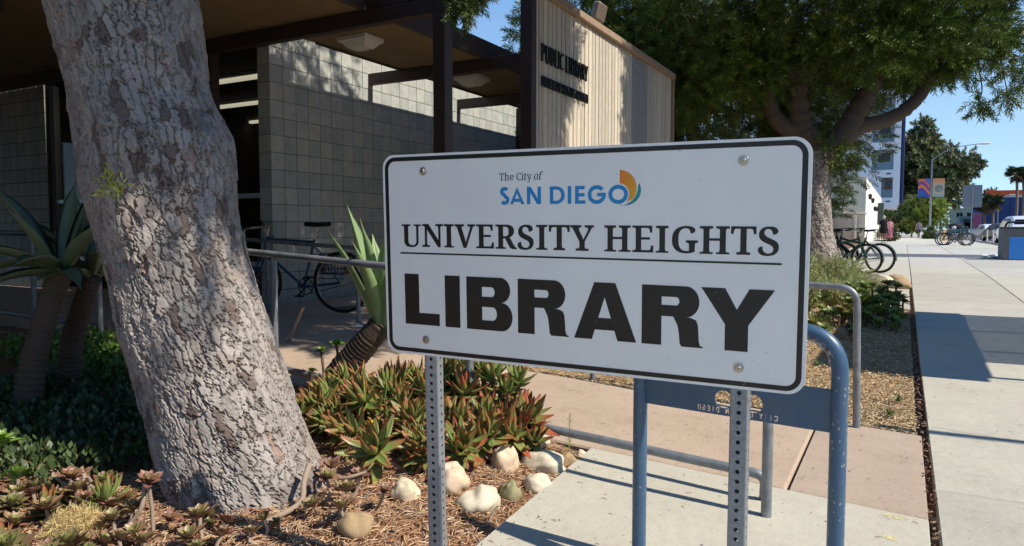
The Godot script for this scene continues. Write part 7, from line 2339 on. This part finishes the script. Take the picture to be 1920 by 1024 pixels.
func build_street() -> void:
	make_car("white hatchback behind the white posts, leftmost of the cars across the street", Vector3(7.1, gy(7, -84) - 0.14, -84.0), PI / 2 + 0.25, Color(0.86, 0.87, 0.88), false)
	make_car("black car with red tail lights between the white hatchback and the white van-like car", Vector3(7.0, gy(7, -72) - 0.14, -71.0), PI / 2 + 0.2, Color(0.05, 0.055, 0.06), false)
	make_car("white tall car at the right edge, behind the blue-panelled bin", Vector3(6.2, gy(7, -57) - 0.05, -54.0), PI / 2 + 0.1, Color(0.84, 0.85, 0.86), true)
	# white delineator posts
	for k in 6:
		var p: Vector3 = [Vector3(5.3, 0, -84.0), Vector3(5.4, 0, -80.0), Vector3(5.35, 0, -62.5), Vector3(5.4, 0, -59.0), Vector3(5.35, 0, -52.0), Vector3(5.35, 0, -47.0)][k]
		p.y = gy(p.x, p.z) - 0.135
		var o := thing("bollard", ["farthest slim white post, just right of the street sign's pole", "slim white post second from the street sign's pole", "slim white post in front of the white hatchback's wheel", "slim white post in front of the white hatchback's side", "slim white post in front of the black car", "nearest slim white post, beside the bin"][k], "bollard", p, 0.0, "white posts along the bike lane")
		var b := MB.new()
		b.lathe([Vector2(0, 0), Vector2(0.14, 0.0), Vector2(0.13, 0.035), Vector2(0.05, 0.05)], 12)
		part("base", b.mesh(), M.rubber, o)
		b = MB.new()
		b.lathe([Vector2(0.042, 0.04), Vector2(0.042, 0.92), Vector2(0.03, 0.95), Vector2(0, 0.955)], 12)
		part("post", b.mesh(), M.white_paint, o)
	# litter bin with blue panel
	var bn := thing("street_bin", "grey concrete litter bin with a bright blue panel at the right edge", "litter bin", Vector3(3.16, gy(3, -27), -27.0), 0.06)
	part("body", boxm(Vector3(0.98, 0.98, 0.92), 0.03, Vector3(0, 0.49, 0)), mat(Color(0.52, 0.51, 0.50), 0.9, tex(256, 131, [[0.05, 3, 0.5], [0.3, 2, 0.5]], [Color(0.75, 0.75, 0.75), Color(1, 1, 1)], 1.5), 0.8), bn)
	part("panel", boxm(Vector3(0.80, 0.68, 0.03), 0.006, Vector3(0.05, 0.36, 0.476)), mat(Color(0.20, 0.55, 0.88), 0.5), bn)
	part("rim", boxm(Vector3(1.0, 0.05, 0.94), 0.015, Vector3(0, 1.0, 0)), mat(Color(0.30, 0.30, 0.31), 0.8), bn)
	part("hood", tubem(bend([Vector3(-0.4, 1.0, 0), Vector3(-0.34, 1.17, 0), Vector3(0.34, 1.17, 0), Vector3(0.42, 1.0, 0)], 0.08, 5), 0.03, 8), M.black, bn)
	var lit := thing("paper_litter", "crumpled white paper lying on the sidewalk left of the litter bin", "litter", Vector3(2.55, gy(2.5, -27.6) + 0.03, -27.6))
	for k in 3:
		var b := MB.new()
		b.blob(Vector3.ZERO, Vector3(0.15, 0.07, 0.12), fnl(FastNoiseLite.TYPE_SIMPLEX, 2.2, 2, 14), 0.9, k * 4.0, 12, 8)
		part("sheet", b.mesh(), M.white_paint, lit, Transform3D(Basis(), Vector3(-0.2 + k * 0.22, 0.02, 0.05 * k)))
	# sign seen from behind
	var sg := thing("street_sign", "blank grey back of a street sign on a thin pole by the far bicycles", "sign", Vector3(2.96, gy(3, -42.7), -42.7))
	part("pole", rodm(Vector3(0, 0, -0.03), Vector3(0, 3.10, -0.03), 0.03, 10), M.pipe, sg)
	part("panel", boxm(Vector3(0.84, 1.12, 0.01), 0.002, Vector3(0, 2.52, -0.066)), M.galv, sg)
	# street lamp with two banners
	var lp := thing("street_lamp", "grey street lamp with a long curved arm and two colourful banners", "street lamp", Vector3(2.2, gy(2, -81), -81.0))
	var b2 := MB.new()
	b2.rod(Vector3.ZERO, Vector3(0, 7.7, 0), 0.10, 12, 0.07)
	part("pole", b2.mesh(), M.galv, lp)
	b2 = MB.new()
	b2.tube(PackedVector3Array([Vector3(0, 7.6, 0), Vector3(0.9, 8.3, 0), Vector3(2.2, 8.8, 0), Vector3(3.7, 8.95, 0)]), PackedFloat32Array([0.05, 0.045, 0.04, 0.035]), 8)
	part("arm", b2.mesh(), M.galv, lp)
	b2 = MB.new()
	b2.blob(Vector3(4.2, 8.96, 0), Vector3(0.55, 0.11, 0.18), fnl(FastNoiseLite.TYPE_SIMPLEX, 1.0, 1, 1), 0.0, 0.0, 14, 8)
	part("lamp_head", b2.mesh(), M.white_paint, lp)
	for k in 2:
		var m := banner(k)
		var s := -1.0 if k == 0 else 1.0
		var bx := MB.new()
		part("banner", m[0], m[1], lp, Transform3D(Basis(), Vector3(s * 0.62, 4.9, 0)))
		for y: float in [3.98, 5.82]: part("banner_arm", rodm(Vector3(s * 0.05, y, 0), Vector3(s * 1.12, y, 0), 0.02, 6), M.black, lp)
	# hydrant
	var hy := thing("fire_hydrant", "yellow fire hydrant on the sidewalk left of the far bicycles", "hydrant", Vector3(2.6, gy(2, -62), -62.0))
	b2 = MB.new()
	b2.lathe([Vector2(0, 0), Vector2(0.17, 0), Vector2(0.17, 0.05), Vector2(0.11, 0.07), Vector2(0.11, 0.45), Vector2(0.15, 0.47), Vector2(0.15, 0.52), Vector2(0.12, 0.6), Vector2(0.05, 0.68), Vector2(0.04, 0.74), Vector2(0, 0.75)], 16)
	part("body", b2.mesh(), mat(Color(0.86, 0.62, 0.08), 0.5), hy)
	for s: float in [-1.0, 1.0]: part("nozzle", rodm(Vector3(s * 0.09, 0.4, 0), Vector3(s * 0.2, 0.4, 0), 0.06, 10), mat(Color(0.80, 0.57, 0.08), 0.5), hy)
	part("nozzle", rodm(Vector3(0, 0.36, 0.09), Vector3(0, 0.36, 0.21), 0.075, 12), mat(Color(0.80, 0.57, 0.08), 0.5), hy)
	# traffic signal
	var ts := thing("traffic_signal", "traffic signal hanging on a long arm over the street, in front of the blue building", "traffic signal", Vector3(4.9, 0.25, -128.0))
	part("pole", rodm(Vector3.ZERO, Vector3(0, 6.2, 0), 0.14, 10), M.galv, ts)
	b2 = MB.new()
	b2.tube(PackedVector3Array([Vector3(0, 4.6, 0), Vector3(2.2, 5.3, 0), Vector3(5.0, 5.75, 0), Vector3(11.6, 6.0, 0)]), PackedFloat32Array([0.12, 0.1, 0.08, 0.06]), 8)
	part("arm", b2.mesh(), M.galv, ts)
	part("signal_head", boxm(Vector3(0.5, 1.3, 0.4), 0.05, Vector3(11.6, 5.8, 0.25)), M.black, ts)
	for k in 3:
		var v := MB.new()
		v.lathe([Vector2(0.13, 0.0), Vector2(0.15, 0.14), Vector2(0.13, 0.14), Vector2(0.11, 0.02), Vector2(0, 0.02)], 12)
		part("lens_hood", v.mesh(), M.black, ts, Transform3D(Basis(Vector3(1, 0, 0), PI / 2), Vector3(11.6, 6.22 - k * 0.4, 0.46)))
	# lamps far off
	for k in 2:
		var fl := thing("street_lamp", ["small far street lamp before the blue wall, left of the low palms", "farthest small street lamp by the grey-green building"][k], "street lamp", [Vector3(11.6, 0.3, -122.0), Vector3(9.2, 0.3, -160.0)][k], 0.0, "far street lamps")
		part("pole", rodm(Vector3.ZERO, Vector3(0, 5.6, 0), 0.07, 8), M.galv, fl)
		part("arm", rodm(Vector3(0, 5.55, 0), Vector3(1.3, 5.75, 0), 0.05, 6), M.galv, fl)
		part("lamp_head", boxm(Vector3(0.8, 0.12, 0.3), 0.04, Vector3(1.6, 5.76, 0)), M.white_paint, fl)
	# bus shelter beyond the right picture edge; it throws the big shade across the walk
	var bs := thing("bus_shelter", "bus shelter with a flat roof and perforated panel just outside the right of the view", "bus shelter", Vector3(2.5, 0.0, -9.0))
	var dark := mat(Color(0.25, 0.27, 0.28), 0.5)
	part("roof", boxm(Vector3(1.29, 0.08, 4.6), 0.02, Vector3(-0.105, 2.62, 0.0)), dark, bs)
	for z: float in [-2.15, -0.7, 0.75, 2.1]:
		part("post", boxm(Vector3(0.07, 2.58, 0.07), 0.008, Vector3(0.12, 1.29, z)), dark, bs)
	var pb := MB.new()
	for i in 140: pb.box(Vector3(0.12, 1.27, -2.1 + i * 0.025), Vector3(0.006, 1.84, 0.013))
	for j in 73: pb.box(Vector3(0.1265, 0.36 + j * 0.025, -0.36), Vector3(0.006, 0.012, 3.5))
	var pp := part("perforated_panel", pb.mesh(), dark, bs)
	pp.set_meta("kind", "stuff")
	for y: float in [0.33, 1.18, 2.20]: part("rail", boxm(Vector3(0.05, 0.05, 4.2), 0.005, Vector3(0.16, y, 0.0)), dark, bs)
	part("bench_seat", boxm(Vector3(0.4, 0.05, 2.4), 0.01, Vector3(-0.2, 0.46, 0.6)), dark, bs)
	for z: float in [-0.4, 1.6]: part("bench_leg", boxm(Vector3(0.3, 0.44, 0.05), 0.005, Vector3(-0.2, 0.22, z)), dark, bs)
	var pk := thing("sign_pole", "slim steel sign pole at the curb just outside the right of the view", "sign pole", Vector3(3.7, 0.0, -4.92))
	part("pole", rodm(Vector3.ZERO, Vector3(0, 4.1, 0), 0.036, 12), M.galv, pk)
	part("sign_plate", boxm(Vector3(0.46, 0.6, 0.006), 0.001, Vector3(0, 3.75, 0.045)), M.galv, pk)

func banner(k: int) -> Array:
	var W := 32
	var H := 64
	var im := Image.create(W, H, false, Image.FORMAT_RGB8)
	for y in H:
		for x in W:
			var c: Color
			if k == 0:
				var t := y + 14.0 * sin(x * 0.11 + 0.6)
				c = [Color(0.35, 0.42, 0.75), Color(0.85, 0.45, 0.30), Color(0.45, 0.30, 0.55), Color(0.88, 0.50, 0.25), Color(0.35, 0.30, 0.62), Color(0.20, 0.35, 0.62)][clampi(int(t / 11.0), 0, 5)]
			else:
				c = Color(0.85, 0.60, 0.40) if y < 16 else Color(0.72, 0.68, 0.60)
				if Vector2(x - 16, (y - 34) * 0.9).length() < 11.0: c = Color(0.55, 0.48, 0.46)
				if Vector2(x - 18, (y - 38) * 0.9).length() < 5.0: c = Color(0.45, 0.62, 0.60)
				if y > 54: c = Color(0.62, 0.66, 0.62)
			im.set_pixel(x, y, c)
	var m := mat(Color(1, 1, 1), 0.8)
	m.albedo_texture = ImageTexture.create_from_image(im)
	var q := PlaneMesh.new()
	q.size = Vector2(1.0, 1.85)
	q.orientation = PlaneMesh.FACE_Z
	m.cull_mode = BaseMaterial3D.CULL_DISABLED
	return [q, m]

# a body as one surface: tapered capsules joined by a smooth minimum, meshed as surface nets
func sdf_mesh(bones: Array, cell: float, k: float, colour: Callable) -> ArrayMesh:   # bones: [a, b, ra, rb]
	var lo := Vector3.ONE * 1e9
	var hi := -lo
	for q: Array in bones:
		for e in 2:
			var r: float = maxf(q[2], q[3]) + 0.05
			lo = lo.min(q[e] - Vector3.ONE * r)
			hi = hi.max(q[e] + Vector3.ONE * r)
	var nx := int((hi.x - lo.x) / cell) + 2
	var ny := int((hi.y - lo.y) / cell) + 2
	var nz := int((hi.z - lo.z) / cell) + 2
	var d := PackedFloat32Array()
	d.resize(nx * ny * nz)
	d.fill(1.0)
	for q: Array in bones:
		var a: Vector3 = q[0]
		var ab: Vector3 = q[1] - a
		var l2 := maxf(ab.length_squared(), 1e-8)
		var r := maxf(q[2], q[3]) + 3.0 * cell + k
		var b0 := ((a.min(q[1]) - Vector3.ONE * r - lo) / cell).floor().max(Vector3.ZERO)
		var b1 := ((a.max(q[1]) + Vector3.ONE * r - lo) / cell).ceil()
		for z in range(int(b0.z), mini(int(b1.z) + 1, nz)):
			for y in range(int(b0.y), mini(int(b1.y) + 1, ny)):
				for x in range(int(b0.x), mini(int(b1.x) + 1, nx)):
					var p := lo + Vector3(x, y, z) * cell
					var t := clampf((p - a).dot(ab) / l2, 0.0, 1.0)
					var s := (p - a - ab * t).length() - lerpf(q[2], q[3], t)
					var i := (z * ny + y) * nx + x
					var h := maxf(k - absf(d[i] - s), 0.0) / k
					d[i] = minf(d[i], s) - h * h * k * 0.25
	var vid := {}
	var vs := PackedVector3Array()
	var cs := PackedColorArray()
	var ix := PackedInt32Array()
	var offs := [0, 1, nx, nx + 1, nx * ny, nx * ny + 1, nx * ny + nx, nx * ny + nx + 1]
	var corner := [Vector3(0, 0, 0), Vector3(1, 0, 0), Vector3(0, 1, 0), Vector3(1, 1, 0), Vector3(0, 0, 1), Vector3(1, 0, 1), Vector3(0, 1, 1), Vector3(1, 1, 1)]
	var edges := [[0, 1], [2, 3], [4, 5], [6, 7], [0, 2], [1, 3], [4, 6], [5, 7], [0, 4], [1, 5], [2, 6], [3, 7]]
	for z in nz - 1:
		for y in ny - 1:
			for x in nx - 1:
				var i := (z * ny + y) * nx + x
				var m := 0
				for c in 8:
					if d[i + offs[c]] < 0.0: m |= 1 << c
				if m == 0 or m == 255: continue
				var s := Vector3.ZERO
				var n := 0
				for e: Array in edges:
					var da := d[i + offs[e[0]]]
					var db := d[i + offs[e[1]]]
					if (da < 0.0) != (db < 0.0):
						s += (corner[e[0]] as Vector3).lerp(corner[e[1]], da / (da - db))
						n += 1
				vid[i] = vs.size()
				var p := lo + (Vector3(x, y, z) + s / n) * cell
				vs.append(p)
				cs.append(colour.call(p))
	var st := [1, nx, nx * ny]
	for i: int in vid:
		var x := i % nx
		var y := (i / nx) % ny
		var z := i / (nx * ny)
		for ax in 3:
			var u: int = (ax + 1) % 3
			var w: int = (ax + 2) % 3
			var pos := [x, y, z]
			if pos[u] == 0 or pos[w] == 0: continue
			var d0 := d[i]
			var d1 := d[i + st[ax]]
			if (d0 < 0.0) == (d1 < 0.0): continue
			var a: int = vid[i]
			var b: int = vid[i - st[u]]
			var c: int = vid[i - st[u] - st[w]]
			var e: int = vid[i - st[w]]
			if d0 < 0.0:   # outside lies along +ax: clockwise from there
				ix.append_array(PackedInt32Array([a, c, b, a, e, c]))
			else:
				ix.append_array(PackedInt32Array([a, b, c, a, c, e]))
	var ns := PackedVector3Array()
	ns.resize(vs.size())
	for i in range(0, ix.size(), 3):
		var nn := (vs[ix[i + 2]] - vs[ix[i]]).cross(vs[ix[i + 1]] - vs[ix[i]])
		for j in 3: ns[ix[i + j]] += nn
	for i in ns.size(): ns[i] = ns[i].normalized()
	var arr := []
	arr.resize(Mesh.ARRAY_MAX)
	arr[Mesh.ARRAY_VERTEX] = vs
	arr[Mesh.ARRAY_NORMAL] = ns
	arr[Mesh.ARRAY_COLOR] = cs
	arr[Mesh.ARRAY_INDEX] = ix
	var am := ArrayMesh.new()
	am.add_surface_from_arrays(Mesh.PRIMITIVE_TRIANGLES, arr)
	return am

func person(label: String, at: Vector3, turn: float, H: float, o: Dictionary) -> Node3D:   # faces -z before turning
	var p := thing("person", label, "person", at, turn)
	var skin: Color = o.skin
	var leg: Color = o.leg
	var stride: float = o.stride
	var S := H / 1.70
	var v := func(x: float, y: float, z: float) -> Vector3: return Vector3(x, y, z) * S
	var bones := []
	var hip_y := 0.88
	for s: float in [-1.0, 1.0]:
		var f := s * stride
		var hip: Vector3 = v.call(s * 0.085, hip_y, 0)
		var knee: Vector3 = v.call(s * 0.09, 0.48, -f * 0.5 - 0.02)
		var ank: Vector3 = v.call(s * 0.085, 0.09 + maxf(0.0, -f) * 0.1, -f)
		bones.append([hip, knee, 0.085 * S, 0.055 * S])
		bones.append([knee, ank, 0.055 * S, 0.036 * S])
		bones.append([ank + Vector3(0, -0.04 * S, 0.02), ank + v.call(0.01 * s, -0.055, -0.15), 0.036 * S, 0.028 * S])
		var sh: Vector3 = v.call(s * 0.165, 1.40, 0)
		var el: Vector3 = v.call(s * 0.225, 1.12, f * 0.25 + 0.03)
		var wr: Vector3 = v.call(s * 0.24, 0.88, f * 0.45 - 0.04)
		bones.append([sh, el, 0.048 * S, 0.038 * S])
		bones.append([el, wr, 0.037 * S, 0.026 * S])
		bones.append([wr, wr + v.call(0, -0.08, -0.01), 0.03 * S, 0.026 * S])
		for k in 4: bones.append([wr + v.call(0, -0.08, -0.03 + k * 0.019), wr + v.call(-s * 0.012, -0.155 + 0.01 * absf(k - 1.5), -0.03 + k * 0.017), 0.010 * S, 0.008 * S])
		bones.append([wr + v.call(0, -0.03, -0.03), wr + v.call(-s * 0.01, -0.09, -0.055), 0.011 * S, 0.009 * S])
	bones.append([v.call(-0.07, 0.92, 0), v.call(0.07, 0.92, 0), 0.11 * S, 0.11 * S])
	bones.append([v.call(0, 0.95, 0), v.call(0, 1.15, 0), 0.115 * S, 0.105 * S])
	bones.append([v.call(-0.075, 1.30, 0), v.call(0.075, 1.30, 0), 0.105 * S, 0.105 * S])
	bones.append([v.call(-0.14, 1.40, 0), v.call(0.14, 1.40, 0), 0.055 * S, 0.055 * S])
	bones.append([v.call(0, 1.40, 0), v.call(0, 1.52, -0.01), 0.05 * S, 0.045 * S])
	bones.append([v.call(0, 1.60, 0.0), v.call(0, 1.56, -0.025), 0.095 * S, 0.07 * S])
	bones.append([v.call(0, 1.575, -0.10), v.call(0, 1.56, -0.115), 0.014 * S, 0.012 * S])
	var shoes: Color = o.shoes
	var col := func(q: Vector3) -> Color:
		if q.y < 0.10 * S: return shoes
		if q.y < 0.92 * S: return leg if absf(q.x) < 0.20 * S else skin
		if q.y < 1.455 * S and absf(q.x) < 0.19 * S: return o.top
		return skin
	part("body", sdf_mesh(bones, 0.022, 0.035, col), M.succ_skin, p)
	# face and hair
	var hb := MB.new()
	var n0 := fnl(FastNoiseLite.TYPE_SIMPLEX_SMOOTH, 1.5, 2, 2)
	hb.blob(v.call(0, 1.625, 0.018), Vector3(0.102, 0.105, 0.105) * S, n0, 0.12, 1.0, 16, 12)
	part("hair", hb.mesh(), mat(o.hair, 0.8), p)
	hb = MB.new()
	for s: float in [-1.0, 1.0]:
		hb.blob(v.call(s * 0.033, 1.60, -0.085), Vector3(0.012, 0.008, 0.008) * S, n0, 0.0, 0.0, 8, 6)
	hb.blob(v.call(0, 1.535, -0.088), Vector3(0.022, 0.006, 0.007) * S, n0, 0.0, 0.0, 8, 6)
	part("face", hb.mesh(), mat(Color(0.16, 0.09, 0.08), 0.6), p)
	hb = MB.new()
	for s: float in [-1.0, 1.0]: hb.blob(v.call(s * 0.098, 1.585, 0.0), Vector3(0.012, 0.03, 0.018) * S, n0, 0.0, 0.0, 8, 6)
	part("ear", hb.mesh(), mat((skin as Color).linear_to_srgb(), 0.6), p)
	# garment as a cloth surface round the trunk
	var rows := []
	for q: Array in o.dress:   # [y, rx, rz]
		var r := PackedVector3Array()
		for j in 22:
			var a := -TAU * j / 22.0
			var fold: float = 1.0 + (0.05 * sin(a * 5.0 + q[0] * 3.0) if q[0] < 0.9 else 0.0)
			r.append(v.call(cos(a) * q[1] * fold, q[0], sin(a) * q[2] * fold))
		rows.append(r)
	hb = MB.new()
	hb.grid(rows, true)
	part(o.garment, hb.mesh(), mat(o.cloth, 0.9), p)
	return p

func build_people() -> void:
	M.succ_skin = mat(Color(1, 1, 1), 0.6, [], 1.0, 0.0, true)
	var sk := Color(0.52, 0.31, 0.22)
	var w := person("person in a short black dress walking away on the sidewalk carrying a pale bag", Vector3(-1.13, gy(-1, -50), -50.4), 0.1, 1.68, {"skin": sk, "leg": sk, "shoes": Color(0.3, 0.25, 0.2), "top": Color(0.01, 0.01, 0.012), "stride": 0.13, "hair": Color(0.72, 0.70, 0.68), "garment": "dress", "cloth": Color(0.06, 0.06, 0.065), "dress": [[0.60, 0.225, 0.17], [0.75, 0.215, 0.16], [0.90, 0.205, 0.15], [1.08, 0.175, 0.135], [1.28, 0.20, 0.135], [1.42, 0.19, 0.10], [1.475, 0.08, 0.075]]})
	for s: float in [-1.0, 1.0]:
		var b0 := MB.new()
		b0.tube(PackedVector3Array([Vector3(s * 0.155, 1.37, 0), Vector3(s * 0.19, 1.24, 0.0), Vector3(s * 0.21, 1.16, 0.01)]), PackedFloat32Array([0.07, 0.066, 0.06]), 12, false)
		part("sleeve", b0.mesh(), mat(Color(0.06, 0.06, 0.065), 0.9), w)
	var bag := thing("bag", "pale shopping bag held in the left hand of the person in black", "bag", Vector3(-1.40, gy(-1, -50) + 0.35, -50.35))
	part("sack", boxm(Vector3(0.26, 0.34, 0.12), 0.04, Vector3(0, 0.14, 0)), mat(Color(0.72, 0.68, 0.55), 0.8), bag)
	part("handle", tubem(bend([Vector3(-0.06, 0.3, 0), Vector3(-0.03, 0.44, 0), Vector3(0.05, 0.44, 0), Vector3(0.06, 0.3, 0)], 0.03, 4), 0.008, 6), mat(Color(0.6, 0.55, 0.45), 0.8), bag)
	person("person in a long pink dress walking just right of the person in black", Vector3(-0.85, gy(-1, -51), -52.0), 0.0, 1.55, {"skin": sk, "leg": sk, "shoes": Color(0.5, 0.4, 0.35), "top": Color(0.5, 0.2, 0.24), "stride": 0.1, "hair": Color(0.22, 0.15, 0.11), "garment": "dress", "cloth": Color(0.85, 0.52, 0.58), "dress": [[0.30, 0.24, 0.20], [0.6, 0.22, 0.18], [0.90, 0.205, 0.15], [1.08, 0.175, 0.135], [1.28, 0.20, 0.135], [1.42, 0.19, 0.10], [1.475, 0.08, 0.075]]})
	person("person in dark trousers and a grey-violet shirt walking far down the sidewalk", Vector3(1.25, gy(1, -86), -80.5), 0.2, 1.72, {"skin": sk * 0.8, "leg": Color(0.03, 0.03, 0.04), "shoes": Color(0.03, 0.03, 0.03), "top": Color(0.16, 0.13, 0.18), "stride": 0.2, "hair": Color(0.12, 0.10, 0.10), "garment": "shirt", "cloth": Color(0.42, 0.38, 0.45), "dress": [[0.82, 0.195, 0.15], [0.90, 0.20, 0.15], [1.08, 0.185, 0.14], [1.28, 0.21, 0.14], [1.42, 0.195, 0.105], [1.475, 0.08, 0.075]]})
